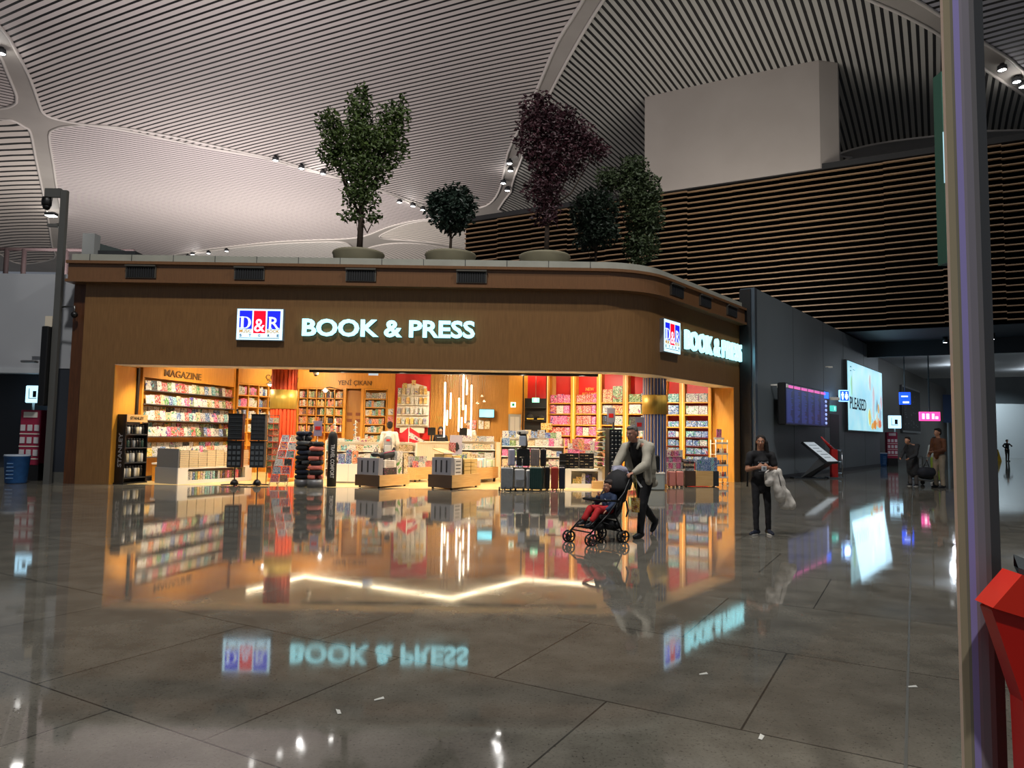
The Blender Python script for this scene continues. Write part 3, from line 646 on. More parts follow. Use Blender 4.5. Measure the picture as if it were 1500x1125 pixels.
# restroom sign
t = gthing('restroom_sign', 'lit blue restroom sign with two white figures on the grey wall', 'sign', 11.0, -.45, 3.62, -.75)
obj('light_box', MB().rbox(-.27, -.05, -.28, .27, .05, .28, .05), mat('wc_rim', (.30, .62, 1.0), .4, emit=1.6), t)
obj('blue_face', MB().box(-.22, -.056, -.23, .22, -.05, .23), mat('wc_blue', (.01, .08, .50), .4, emit=1.0), t)
for x, sk in ((-.10, 0), (.10, 1)):
    fg = MB(); fg.ball((x, -.06, .15), (.04, .008, .04), 6); q = .015 if not sk else 0
    fg.add([(x-.055-q, -.061, .095), (x+.055+q, -.061, .095), (x+(.085 if sk else .035), -.061, -.05), (x+.03, -.061, -.18), (x-.03, -.061, -.18), (x-(.085 if sk else .035), -.061, -.05)], [(0, 1, 2, 3, 4, 5)])
    obj('figure', fg, mat('wc_white', (.75, .9, 1), .4, emit=1.6), t)
obj('bracket', MB().box(-.03, .05, -.03, .03, .5, .03), DGREY, t)
lamp('POINT', 'restroom_glow', GW.p(10.9, -.45, 3.62), 14, (.40, .62, 1), .2)
# exit sign and door
t = gthing('exit_sign', 'small green exit sign above the dark door in the grey wall', 'sign', 10.35, -.12, 3.0)
obj('light_box', MB().rbox(-.3, -.08, -.13, .3, .08, .13, .02), mat('exit_green', (.05, .42, .36), .4, emit=1.6), t)
obj('running_figure', MB().box(-.08, -.085, -.08, .02, -.08, .08), mat('exit_white', (.7, .95, .9), .4, emit=1), t)
dr = MB(); dr.box(10.2, -.01, 0, 11.9, .02, 2.75); struct('door_1', dr, mat('door_black', '#15181a', .5), loc=(*GW.o, 0), rz=GW.a)
# big lit poster
t = gthing('advert_poster', 'large lit pale blue poster with the word PLEASED on the grey wall', 'poster', 17.4, -.12, 3.78)
obj('frame', MB().box(-4.28, -.02, -1.80, 4.28, .12, 1.80), DGREY, t)
PG_ = mat('poster_sky', (.42, .80, .92), .4, emit=.95); b = PG_.node_tree.nodes['Principled BSDF']
tc = N(PG_, 'ShaderNodeTexCoord'); nz = N(PG_, 'ShaderNodeTexNoise', i_Scale=.9, i_Detail=2); L(PG_, tc.outputs['Object'], nz.inputs['Vector'])
rp = ramp(PG_, [(.35, (.30, .66, .80, 1)), (.65, (.45, .78, .84, 1))]); L(PG_, nz.outputs[0], rp.inputs[0]); L(PG_, rp.outputs[0], b.inputs['Emission Color'])
obj('poster_sheet', MB().box(-4.2, -.06, -1.74, 4.2, -.02, 1.74), PG_, t)
ink = mat('poster_ink', (.01, .03, .05), .5)
obj('lettering', text_mesh('PLEASED', ink, 3.7, .62, .01, .01), None, t, loc=(-2.15, -.072, -.36))
for k, (x, z, w_, h_) in enumerate(((-3.8, 1.45, .3, .06), (-3.8, 1.25, .22, .06), (-3.2, 1.35, .5, .03))): obj('lettering', MB().box(x, -.064, z, x+w_, -.06, z+h_), ink, t)
def blob(cx, cz, r, col, seed, n=14, sq=1):
    rr = random.Random(seed); mb = MB(); P = [(cx+r*(.7+.5*rr.random())*cos(2*pi*k/n), cz+sq*r*(.7+.5*rr.random())*sin(2*pi*k/n)) for k in range(n)]
    mb.add([(x, -.063-.001*(seed % 7), z) for x, z in P], [tuple(range(n))]); return mb
for k, (x, z, r, c, sq) in enumerate(((2.0, -1.35, .5, (.95, .35, .06), .6), (2.9, -1.25, .42, (.95, .62, .30), .8), (3.4, -1.3, .38, (.9, .22, .12), .7), (1.3, -1.45, .4, (1, .55, .12), .5), (2.5, -1.0, .3, (.95, .88, .70), 1), (.6, -1.0, .35, (.98, .80, .25), 1.3),
        (1.7, .1, .3, (.88, .72, .74), 2.6), (1.55, -.5, .35, (.80, .86, .92), 1.8), (3.8, 0, .28, (.9, .62, .68), 1.6), (.8, 1.0, .25, (.85, .72, .70), 1.9), (2.6, -.3, .26, (.30, .46, .55), 1.6), (3.0, -.45, .25, (.96, .52, .15), 1.2), (-3.6, .6, .22, (.45, .86, .55), 2.6), (3.5, -.8, .3, (.5, .62, .75), 1.4))):
    obj('printed_figure', blob(x, z, r, c, k+1, sq=sq), mat('poster_c%d' % k, tuple(q*.8 for q in c), .5, emit=.8), t)
lamp('AREA', 'poster_glow', GW.p(17.4, -.35, 3.78), 190, (.50, .80, 1), 8, 3.3, target=GW.p(17.4, -9, 2.6))
# dark framed panel, blue lit sign, pink sign
t = gthing('wall_display', 'tall dark glass panel on the grey wall behind the man in brown', 'display', 37.6, .69, 3.9)
obj('frame', MB().box(-4.1, -.05, -1.75, 4.1, .1, 1.75), mat('frame_grey', '#5f605e', .4), t); obj('glass', MB().box(-3.9, -.08, -1.6, 3.9, -.05, 1.6), mat('dark_glass', '#101312', .6, spec=.2), t)
rr = random.Random(9); mb = MB()
for k in range(26): x = rr.uniform(-3.5, 3); z = rr.uniform(-1.4, 1.2); mb.box(x, -.085, z, x+rr.uniform(.2, .6), -.08, z+rr.uniform(.04, .1))
obj('lettering', mb, mat('dim_print', '#3d4442', .5), t)
t = thing('direction_sign', 'small lit blue hanging sign above the far map sign', 'sign', (22.9, 41.3, 4.0), -.3)
obj('light_box', MB().rbox(-.3, -.06, -.36, .3, .06, .36, .03), mat('dir_blue', (.01, .07, .75), .4, emit=1.6), t)
obj('lettering', MB().box(-.2, -.07, .08, .15, -.06, .15).box(-.12, -.07, -.28, .2, -.06, -.18), mat('dir_white', (.8, .9, 1), .4, emit=1.5), t)
obj('hanger', MB().cyl(0, 0, .36, 2.95, .03), DGREY, t)
t = thing('shop_sign', 'lit pink sign with white figures next to the steel post', 'sign', (23.9, 40.6, 2.95), -.15)
obj('light_box', MB().rbox(-.55, -.08, -.26, .55, .08, .26, .03), mat('pink_glow', (.85, .06, .30), .4, emit=1.7), t)
obj('lettering', MB().box(-.42, -.09, -.15, -.3, -.08, .15).box(-.2, -.09, -.15, -.05, -.08, .15).box(.1, -.09, -.15, .22, -.08, .15).box(.28, -.09, -.15, .42, -.08, .0), mat('pink_white', (1, .8, .9), .4, emit=2), t)
obj('bracket', MB().box(-.03, -.03, .26, .03, .03, 4.0), DGREY, t)

# reader kiosk with tilted white panel
t = thing('information_stand', 'angled dark stand with tilted white information panel below the departures screen', 'stand', (11.55, 28.2, 0), 0)
TL, W_, S_ = Vector((-.05, -.2, 1.42)), Vector((.62, .50, 0)), Vector((.66, -.60, -.72)); nn = -W_.cross(S_).normalized()
def slab(c0, w_, s_, n_, th):
    P = [c0, c0+w_, c0+w_+s_, c0+s_]; return MB().add([tuple(p) for p in P]+[tuple(p-n_*th) for p in P], [(0, 1, 2, 3), (7, 6, 5, 4), (0, 4, 5, 1), (1, 5, 6, 2), (2, 6, 7, 3), (3, 7, 4, 0)])
obj('frame', slab(TL-W_*.06-S_*.04, W_*1.12, S_*1.08, nn, .09), mat('stand_dark', '#202326', .4), t)
obj('panel', slab(TL+nn*.012, W_, S_, nn, .01), mat('info_panel', '#b9c3c8', .4, emit=.45), t)  # own glow added to the panel, which faces away from the lamps
for k in range(5): obj('printed_line', slab(TL+nn*.016+S_*(.15+.16*k)+W_*.15, W_*(.7-.1*(k % 3)), S_*.03, nn, .003), mat('info_ink', '#7d8a92', .5), t)
sp = MB(); a_, b_ = TL+S_+W_*.1, TL+S_+W_*.9; c_, d_ = Vector((-.25, -.25, 0)), Vector((.05, .25, 0))
sp.add([tuple(a_), tuple(b_), tuple(b_-S_*.3), tuple(a_-S_*.3), tuple(c_), tuple(d_), tuple(d_+Vector((.35, 0, 0))), tuple(c_+Vector((.35, 0, 0)))], [(0, 1, 2, 3), (0, 3, 4, 7), (1, 0, 7, 6), (2, 1, 6, 5), (3, 2, 5, 4), (4, 5, 6, 7)])
obj('leg', sp, mat('stand_dark', '#202326', .4), t); obj('base', MB().box(-.5, -.35, 0, .8, .35, .05), mat('stand_dark', '#202326', .4), t)
# red barrier stand and steel rails
t = thing('barrier_stand', 'red metal barrier stand with raised arm beside the information stand', 'barrier', (12.95, 28.6, 0))
obj('post', MB().rbox(-.13, -.1, 0, .13, .1, 1.15, .03), mat('barrier_red', '#a01c18', .4), t); obj('arm', MB().tube([(0, 0, 1.1), (-.5, 0, 1.65)], [.08, .03]), mat('barrier_red', '#a01c18', .4), t)
obj('base', MB().cbox(0, 0, 0, .6, .4, .05), STEEL, t)
t = thing('steel_rail', 'low polished steel rail frame beside the red barrier stand', 'railing', (13.5, 29.6, 0))
rl = MB()
for x in (-.25, .25): rl.tube([(x, 0, 0), (x, 0, 1.1)], .025)
for z in (.15, .62, 1.1): rl.tube([(-.25, 0, z), (.25, 0, z)], .022)
obj('tubes', rl, CHROME, t)

# ------------------------------------------------------------------ near post and red strap barrier
t = thing('steel_post', 'tall blurred steel post with painted reflection stripes, close to the camera', 'post', (1.302, 2.0, 0), radians(-33))
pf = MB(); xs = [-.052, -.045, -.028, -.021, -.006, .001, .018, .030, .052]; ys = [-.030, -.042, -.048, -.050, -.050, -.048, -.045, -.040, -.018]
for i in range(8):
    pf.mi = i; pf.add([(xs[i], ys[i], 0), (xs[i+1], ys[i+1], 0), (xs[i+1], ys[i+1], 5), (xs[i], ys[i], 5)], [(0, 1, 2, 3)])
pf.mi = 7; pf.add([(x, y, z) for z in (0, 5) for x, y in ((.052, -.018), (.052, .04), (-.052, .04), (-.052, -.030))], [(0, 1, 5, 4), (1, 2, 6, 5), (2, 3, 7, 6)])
obj('column', pf, [mat('post_%d' % i, c, .3, .12) for i, c in enumerate(['#d8c0ac', '#b0a488', '#8f8a78', '#a99fe0', '#96909c', '#8a8690', '#747274', '#46484a'])], t)  # facet colours paint in the post's reflections, the lavender band included
obj('base', MB().cyl(0, 0, 0, .02, .12), STEEL, t)
t = thing('strap_barrier', 'red plastic barrier panel at the foot of the steel post', 'barrier', (1.205, 1.86, .105), radians(-8))
rp_ = MB(); P = [(.02, 1.02), (.09, 1.10), (.75, .83), (.75, -.105), (.10, -.105), (.085, .80)]
rp_.add([(x, -.03, z) for x, z in P]+[(x, .03, z) for x, z in P], [(0, 1, 2, 3, 4, 5)[::-1], (6, 7, 8, 9, 10, 11)]+[(i, (i+1) % 6, (i+1) % 6+6, i+6) for i in range(6)])
obj('panel', rp_, noisy('barrier_panel_red', '#c81a0c', '#b0160a', 2, .35), t)
lp = MB(); P = [(.015, 1.03), (.085, 1.115), (.76, .84), (.76, .74), (.12, 1.0)]
lp.add([(x, -.045, z) for x, z in P]+[(x, .045, z) for x, z in P], [(0, 1, 2, 3, 4)[::-1], (5, 6, 7, 8, 9)]+[(i, (i+1) % 5, (i+1) % 5+5, i+5) for i in range(5)])
obj('top_lip', lp, mat('barrier_lip', '#e0301c', .3), t)
bt = MB(); bt.add([(.10, .0, 1.125), (.78, .0, .85), (.78, .06, .88), (.12, .06, 1.15), (.10, 0, 1.105), (.78, 0, .83), (.78, .06, .85), (.12, .06, 1.12)], [(0, 1, 2, 3), (7, 6, 5, 4), (0, 4, 5, 1), (2, 6, 7, 3)])
obj('belt', bt, mat('belt_grey', '#3c4346', .6), t)
# green hanging sign seen at the post's edge
t = thing('hanging_sign', 'narrow green and pale blue sign showing at the edge of the steel post', 'sign', (12.33, 20.0, 0))
obj('board', MB().box(-.08, -.2, 6.6, .6, .2, 12.2), mat('sign_green', '#1f4a3c', .5), t); obj('lit_panel', MB().box(-.085, -.21, 8.9, .5, -.2, 10.4), mat('sign_pale_blue', (.35, .6, .68), .4, emit=.5), t)
obj('suspension_rod', MB().cyl(.1, 0, 12.2, 21, .03), DGREY, t)

# ------------------------------------------------------------------ roof planters and trees
def leafmesh(name, m, clusters, n, size, seed, aspect=.55):
    rr = random.Random(seed); mb = MB(); tot = sum(c[1][0]*c[1][1]*c[1][2] for c in clusters)
    for c, rad in clusters:
        k = max(20, int(n*rad[0]*rad[1]*rad[2]/tot))
        for _ in range(k):
            a = rr.uniform(0, 2*pi); cz = rr.uniform(-1, 1); q = rr.random()**.45; s = (1-cz*cz)**.5
            p = Vector((c[0]+rad[0]*q*s*cos(a), c[1]+rad[1]*q*s*sin(a), c[2]+rad[2]*q*cz))
            d = Vector((rr.gauss(0, 1), rr.gauss(0, 1), rr.gauss(-.2, .7))).normalized(); e = d.orthogonal().normalized(); e.rotate(Matrix.Rotation(rr.uniform(0, 6.28), 3, d))
            l = size*rr.uniform(.6, 1.3); wd = l*aspect/2; f = d.cross(e)*.15*l
            mb.add([p, p+d*l*.45+e*wd+f, p+d*l, p+d*l*.45-e*wd+f], [(0, 1, 2, 3)])
    return mb.mesh(name, m)
def tree(name, label, x, y, base, top, trunk_r, clusters, leaf, n, size, seed, bark, lean=0):
    t = thing(name, label, 'tree', (x, y, base)); rr = random.Random(seed)
    tb = MB(); H = top-base; tp = [(0, 0, 0), (.02, .01, H*.22), (-.02+lean, 0, H*.45), (lean*1.5, .02, H*.8)]
    tb.tube(tp, [trunk_r, trunk_r*.85, trunk_r*.6, trunk_r*.2], 8)
    for c, rad in clusters:
        z0 = H*rr.uniform(.20, .34); st = Vector((0, 0, z0)); e = Vector(c); md = st.lerp(e, .5)+Vector((0, 0, -.08*H))
        tb.tube([st, md, e], [trunk_r*.5, trunk_r*.32, trunk_r*.1], 6)
    obj('trunk', tb, bark, t); me = leafmesh('foliage', leaf, clusters, n, size, seed); obj('foliage', me, None, t)
    return t
def planter(x, y, r, z1, label):
    t = thing('planter', label, 'planter', (x, y, 6.25))
    obj('pot', MB().lathe([(r*.82, 0), (r*.97, (z1-6.25)*.9), (r, z1-6.25-.04), (r-.02, z1-6.25), (r-.08, z1-6.25-.03), (r-.1, z1-6.25-.09)], n=40), noisy('planter_sand', '#7c7661', '#868069', 2, .6), t)
    obj('soil', MB().cyl(0, 0, z1-6.25-.089, z1-6.25-.07, r-.095, n=30), noisy('soil', '#2a2018', '#3a2c20', 12, .95), t)
BARK = noisy('bark', '#2c221a', '#43352a', 20, .9); LG = noisy('leaf_green', '#33451c', '#4c5f28', 1.5, .55); LD = noisy('leaf_dark', '#16251a', '#22352a', 2, .45)
LP_ = noisy('leaf_purple', '#2a1018', '#46202a', 2, .55); LO = noisy('leaf_olive', '#2c3a22', '#42502e', 2, .55); LDG = noisy('leaf_deep', '#1e2c20', '#2c3e2c', 2, .5)
TY = 21.6
planter(-4.80, TY, .80, 7.06, 'round sand-coloured planter on the roof under the tall green tree')
planter(-1.96, TY, .80, 7.06, 'round sand-coloured planter on the roof under the small dark round tree')
planter(.95, TY, .80, 7.06, 'round sand-coloured planter on the roof under the purple-leaved tree')
planter(2.75, 23.9, .7, 6.75, 'low planter on the roof corner under the round dark green tree')
planter(4.3, 24.2, .7, 6.72, 'low planter on the roof corner under the oval dark green tree')
tree('leafy_tree', 'tall bright green tree in a planter on the shop roof', -4.78, TY, 6.992, 12.6, .10,
     [((-1.05, 0, 4.15), (.42, .5, .55)), ((-.85, .1, 3.3), (.6, .6, .6)), ((-.1, -.1, 4.6), (.45, .5, .75)), ((-.1, 0, 3.6), (.9, .8, .7)), ((.95, 0, 4.35), (.55, .55, .6)), ((.75, .1, 3.5), (.7, .6, .7)), ((.1, 0, 2.7), (.85, .7, .6)), ((0, 0, 1.9), (.62, .6, .5)), ((-.15, 0, 1.25), (.5, .4, .22)), ((.45, 0, 1.2), (.35, .3, .2)), ((-.05, 0, 5.35), (.16, .16, .35)), ((1.15, 0, 5.0), (.18, .18, .3))],
     LG, 6800, .15, 1, BARK, .05)
tree('small_round_tree', 'small dark round tree in the second planter from the green tree', -1.98, TY, 6.992, 9.35, .05,
     [((0, 0, 1.45), (.78, .6, .62)), ((-.4, 0, 1.7), (.38, .4, .42)), ((.42, 0, 1.65), (.4, .4, .45)), ((.1, 0, 2.05), (.4, .35, .28)), ((.1, 0, 1.0), (.45, .4, .25))], LD, 3600, .15, 2, BARK)
tree('purple_tree', 'large purple-leaved tree in a planter on the shop roof', 1.0, TY, 6.992, 12.3, .08,
     [((-.35, 0, 4.65), (.6, .55, .6)), ((-.45, 0, 3.8), (.65, .6, .7)), ((.35, .1, 4.2), (.75, .7, .75)), ((.95, 0, 3.8), (.65, .6, .6)), ((1.5, 0, 3.45), (.45, .45, .4)), ((.3, 0, 3.1), (.95, .8, .7)), ((-.1, 0, 2.2), (.7, .6, .55)), ((.0, 0, 1.5), (.5, .45, .5)), ((-.2, 0, 5.1), (.35, .3, .25))], LP_, 7200, .14, 3, BARK, .02)
tree('round_tree', 'round dark green tree on the roof corner beside the purple tree', 2.78, 23.9, 6.682, 10.6, .05,
     [((-.05, 0, 2.5), (.85, .8, .85)), ((.1, 0, 1.8), (.78, .7, .5)), ((-.35, 0, 1.5), (.45, .4, .3))], LDG, 4200, .15, 4, BARK)
tree('oval_tree', 'tall oval green tree at the roof corner, nearest the slatted wall', 4.25, 24.2, 6.652, 11.6, .06,
     [((-.1, 0, 4.2), (.55, .5, .55)), ((.1, 0, 3.4), (.8, .7, .7)), ((.25, 0, 2.5), (.72, .65, .7)), ((.15, 0, 1.5), (.65, .6, .6)), ((-.85, .2, 3.9), (.6, .5, .45)), ((0, 0, .8), (.4, .35, .3))], LO, 6200, .15, 5, BARK)

# ================================================================== SHOP INTERIOR
RN = random.Random(11)
_mc = {}
def pbox(w, d, h, cn, busy=1.0, edge=None, r=0):
    """printed box mesh, shared between like items; edge = material of the page block"""
    k = (round(w, 3), round(d, 3), round(h, 3), cn, busy, bool(edge))
    if k not in _mc:
        mb = MB(); mb.box(-w/2, -d/2, 0, w/2, d/2, h)
        if edge: mb.mi = 1; mb.box(-w/2+.004, -d/2+.004, .006, w/2-.004, d/2+.003, h+.001); 
        _mc[k] = mb.mesh('printed_item', [cover(cn, busy)]+([edge] if edge else []))
    return _mc[k]
def put(name, me, fr, u, v, z, da=0, label=None, cat=None, group=None, tilt=0, parent=None):
    o = bpy.data.objects.new(name, me); C.objects.link(o); o.location = fr.p(u, v, z); o.rotation_euler = (tilt, 0, fr.a+da)
    if label: o['label'] = label
    if cat: o['category'] = cat
    if group: o['group'] = group
    return o
ORD = ['top', 'second', 'third', 'fourth', 'fifth', 'sixth', 'seventh', 'eighth', 'ninth', 'tenth']
NTH = ['first', 'second', 'third', 'fourth', 'fifth', 'sixth', 'seventh', 'eighth', 'ninth', 'tenth', 'eleventh', 'twelfth', 'thirteenth', 'fourteenth', 'fifteenth', 'sixteenth', 'seventeenth', 'eighteenth', 'nineteenth', 'twentieth', 'twenty-first', 'twenty-second', 'twenty-third', 'twenty-fourth']
def text_on(fr, body, u, v, z, w, h, m_, label, bold=.01):
    o = obj('wall_lettering', text_mesh(body, m_, w, h, .02, bold), None, loc=fr.p(u, v, z), rz=fr.a, label=label, cat='lettering'); return o
LETTER = mat('letter_brown', '#6b4a22', .5)

# magazine wall
MF = Frame(-11.05, 21.2, radians(77)); ML = 4.45
t = thing('magazine_rack', 'long golden wood magazine rack with five dark shelves along the side wall', 'shelf', MF.p(0, 0), MF.a)
obj('back_panel', MB().box(-.15, .30, 0, ML+.1, .34, 4.02), W_YEL, t)
obj('side_panel', MB().box(-.06, -.05, 0, 0, .3, 4.02), W_YEL, t); obj('side_panel', MB().box(ML, -.05, 0, ML+.08, .3, 4.02), W_YEL, t)
obj('header', MB().box(0, -.04, 3.10, ML, .3, 4.02), W_YEL, t)
MZ = [2.73, 2.31, 1.82, 1.33, .72]
for i, z in enumerate(MZ):
    obj('shelf', MB().box(0, -.06-.035*i, z-.03, ML, .3, z), mat('shelf_steel', '#4a4644', .5), t)
obj('base', MB().box(0, -.2, 0, ML, .3, .12), DGREY, t)
text_on(MF, 'MAGAZINE', 1.72, -.06, 3.30, 1.75, .22, LETTER, 'brown raised letters reading MAGAZINE over the magazine rack')
MC = ['white']*7+['beige', 'grey', 'blue', 'yellow', 'orange', 'red', 'turquoise', 'green', 'pink', 'black', 'white', 'beige', 'red']
for i, z in enumerate(MZ):
    u = .12; k = 0
    while u < ML-.12 and k < 24:
        wd = RN.choice([.17, .19, .21, .24]); cn = RN.choice(MC); h = RN.choice([.26, .28, .30])
        put('magazine', pbox(wd, .015, h, cn), MF, u+wd/2, -.02-.035*i, z+.002, 0, '%s magazine, %s from the near end, %s shelf of the magazine rack' % (cn, NTH[k], ORD[i]), 'magazine', 'magazines on the rack by the side wall', tilt=-.14)
        u += wd+.008; k += 1
    if i in (2, 3, 4):        # second tier of thin copies standing behind
        u = .1; k = 0
        while u < ML-.2 and k < 16:
            wd = RN.choice([.2, .26, .3]); cn = RN.choice(MC)
            put('magazine', pbox(wd, .03, .30, cn), MF, u+wd/2, .14, z+.12, 0, '%s magazine in the back tier, %s from the near end, %s shelf' % (cn, NTH[k], ORD[i]), 'magazine', 'back-tier magazines on the rack by the side wall')
            u += wd+.03; k += 1
    if i in (2, 3, 4): obj('step', MB().box(0, .06, z, ML, .3, z+.118), mat('shelf_steel', '#4a4644', .5), t)

def bookcase(label, fr, u0, W, cols, zs, ztop, depth=.32, wd=W_YEL, base=0):
    t = thing('bookcase', label, 'bookcase', fr.p(u0, 0), fr.a)
    obj('back_panel', MB().box(0, depth-.03, base, W, depth, ztop), wd, t)
    n = cols; cw = W/n
    for k in range(n+1):
        x = k*cw; obj('side_panel' if k in (0, n) else 'divider', MB().box(x-.02, 0, base, x+.02, depth-.03, ztop), wd, t)
    for z in zs: obj('shelf', MB().box(.02, 0, z-.035, W-.02, depth-.03, z), wd, t)
    obj('top_panel', MB().box(-.02, -.01, ztop, W+.02, depth, ztop+.04), wd, t)
    return t, cw
def fill_books(fr, u0, cw, cols, zs, hmax, nm, group, pal, per=4, rows=None):
    for r, z in enumerate(zs):
        for c in range(cols):
            cn0 = RN.choice(pal); n = per if per < 5 else per; u = u0+c*cw+.035; avail = cw-.07; ws = [RN.uniform(.7, 1.3) for _ in range(n)]; s = sum(ws)
            gap = RN.uniform(.0, .12)*avail; k = 0
            for wq in ws:
                wd = round((avail-gap)*wq/s/.01)*.01; wd = max(.03, wd)
                if u+wd > u0+(c+1)*cw-.03: break
                cn = cn0 if RN.random() < .45 else RN.choice(pal); h = round(hmax*RN.uniform(.72, .97)/.02)*.02
                put('book', pbox(wd-.004, .17, h, cn, 2.0), fr, u+wd/2, .12, z+.001, 0, '%s book, %s in its cubby, %s row, %s column of the %s' % (cn, NTH[k], ORD[r], NTH[c], nm), 'book', group)
                u += wd; k += 1
LF = Frame(-9.9, 25.62, radians(60))
bookcase('golden wood bookcase of square cubbies between the magazine rack and the red column', LF, 0.02, 1.85, 4, [2.85, 2.42, 1.98, 1.5, 1.02, .55], 3.22)
fill_books(LF, .02, 1.85/4, 4, [2.85, 2.42, 1.98, 1.5], .33, 'cubby bookcase', 'books in the cubbies left of the red column', ['beige', 'white', 'white', 'grey', 'red', 'brown', 'blue', 'black', 'pink'], 4)
lw = MB(); lw.box(0, .34, 0, 3.05, .4, 4.05); lw.box(1.9, 0, 0, 3.05, .34, 4.05); lw.box(0, .0, 3.27, 1.9, .34, 4.05)
struct('wall_inner', lw, W_YEL, loc=(*LF.o, 0), rz=LF.a)
text_on(LF, 'ÇOK SATAN', 2.1, -.012, 3.55, 1.75, .25, LETTER, 'brown raised letters half hidden behind the red column')

BF = Frame(0, 28.0, 0)      # back wall frame, x is world x
t_, cw = bookcase('wide golden bookcase of small cubbies right of the red column', BF, -8.42, 1.78, 5, [2.88, 2.545, 2.21, 1.875, 1.54, 1.2], 3.22)
fill_books(BF, -8.42, 1.78/5, 5, [2.88, 2.545, 2.21, 1.875, 1.54], .28, 'wide bookcase', 'books in the wide bookcase right of the red column', ['orange', 'orange', 'red', 'black', 'beige', 'white', 'yellow', 'brown', 'green', 'beige', 'brown'], 4)
t_, cw = bookcase('narrow bookcase between the brown door and the red panel', BF, -5.80, .86, 1, [2.88, 2.545, 2.21, 1.875, 1.54, 1.2], 3.22)
fill_books(BF, -5.8, .86, 1, [2.88, 2.545, 2.21, 1.875, 1.54, 1.2], .28, 'narrow bookcase', 'books in the narrow bookcase', ['white', 'white', 'grey', 'yellow', 'red', 'turquoise', 'orange', 'blue', 'green'], 6)
hd = MB(); hd.box(-8.46, .0, 3.27, -4.62, .3, 4.05); hd.box(-6.62, 0, 0, -6.55, .3, 3.27); hd.box(-5.95, 0, 0, -5.84, .3, 3.27); hd.box(-4.9, -.02, 0, -4.62, .3, 3.27); struct('trim_13', hd, W_YEL, loc=(0, 28.0, 0))
d = struct('door_2', MB().box(-6.55, .18, 0, -5.95, .24, 3.2), wood('door_oak', '#9a6a2a', '#a87632', .45), loc=(0, 28, 0))
for x in (-.17, .17):
    for z in (1.95, 2.2): obj('door_plaque', MB().box(-6.25+x-.1, .165, z, -6.25+x+.1, .18, z+.12), mat('plaque', '#7d4a2c', .4, .3), d)
obj('door_handle', MB().box(-6.02, .12, 1.0, -5.98, .18, 1.15), STEEL, d)
text_on(BF, 'YENİ ÇIKAN', -6.22, -.02, 3.50, 1.33, .30, LETTER, 'brown raised letters above the brown door and bookcases')
# posters on the wood pier
for k, (x, z, c) in enumerate(((-4.76, 2.25, 'white'), (-4.76, 1.95, 'red'))):
    put('notice', pbox(.2, .01, .24, c, 2), BF, x, -.03, z, 0, ['small white notice on the wood pier next to the red panel', 'small red notice on the wood pier below the white one'][k], 'notice')
# red panel with pale slotted display
struct('trim_14', MB().box(-4.62, .05, 1.3, -3.2, .3, 4.05), RED, loc=(0, 28.0, 0))
t = thing('display_board', 'pale stepped display board of hanging gadgets on the red panel', 'display', (-3.86, 27.85, 2.5))
P = [(-.66, -.75), (-.5, -.75), (-.5, -.95), (.45, -.95), (.45, -.72), (.62, -.72), (.62, .7), (.5, .7), (.5, .88), (.05, 1.0), (-.45, .95), (-.45, .8), (-.6, .8)]
bd = MB(); bd.add([(x, -.02, z) for x, z in P]+[(x, .15, z) for x, z in P], [tuple(range(13))[::-1], tuple(range(13, 26))]+[(i, (i+1) % 13, (i+1) % 13+13, i+13) for i in range(13)])
obj('board', bd, mat('pegboard', '#cfc8b8', .5), t)
for z in (-.65, -.25, .15, .52): obj('shelf', MB().box(-.6, -.12, z, .6, -.02, z+.02), WHITE, t)
for r, z in enumerate((-.63, -.23, .17, .54)):
    for k in range(7):
        cn = RN.choice(['white', 'grey', 'beige', 'white', 'yellow'] if r < 3 else ['yellow', 'white', 'beige'])
        put('gadget_box', pbox(.12, .05, .24, cn, 2.4), BF, -3.86-.54+k*.17, -.25, 2.5+z+.022, 0, '%s gadget pack, %s from the red edge, %s row of the display board' % (cn, NTH[k], ORD[3-r]), 'box', 'gadget packs on the stepped display board')
for k, (x, z) in enumerate(((-4.2, 3.3), (-3.86, 3.42), (-3.55, 3.2))): put('price_card', pbox(.16, .01, .2, 'yellow', 3), BF, x, -.19, z, 0, ['yellow card at the top of the display board, nearest the notices', 'yellow card hung highest on the display board', 'yellow card at the top of the display board, nearest the ribbed wall'][k], 'card')
# ribbed timber wall
rb = MB()
for k in range(58): rb.box(-3.2+k*.053, -.02-.015*(k % 3), 0, -3.2+k*.053+.032, .2, 4.05)
struct('trim_15', rb, wood('ribbed_timber', '#b87f34', '#c88f42', .45), loc=(0, 28.0, 0))
struct('trim_16', MB().box(-.13, .0, 0, .62, .3, 4.05), W_YEL, loc=(0, 28, 0))
struct('trim_17', MB().box(.43, -.02, 0, .47, .0, 4.05), BLACK, loc=(0, 28, 0))
d = struct('door_4', MB().box(-.12, -.05, 0, .38, 0, 2.35), mat('lift_grey', '#8e8c86', .35), loc=(0, 28, 0))
obj('door_leaf', MB().box(-.05, -.06, 0, .12, -.05, 2.25).box(.14, -.06, 0, .31, -.05, 2.25), mat('lift_leaf', '#b5b3ad', .3), d)
t = thing('screen', 'pale blue wall screen on the ribbed timber wall', 'screen', (-.97, 27.75, 2.36)); obj('case', MB().box(-.30, 0, -.17, .30, .2, .17), BLACK, t); obj('display', MB().box(-.28, -.005, -.15, .28, 0, .15), mat('screen_cyan', (.18, .62, .82), .4, emit=1.5), t)
t = thing('exit_sign', 'small green exit sign above the grey door in the shop', 'sign', (.06, 27.93, 2.72)); obj('panel', MB().box(-.1, 0, -.1, .1, .07, .1), mat('exit_pale', (.75, .95, .82), .4, emit=1.2), t); obj('figure', MB().box(-.05, -.005, -.05, .05, 0, .05), mat('exit_dark_green', (.0, .35, .2), .5), t)
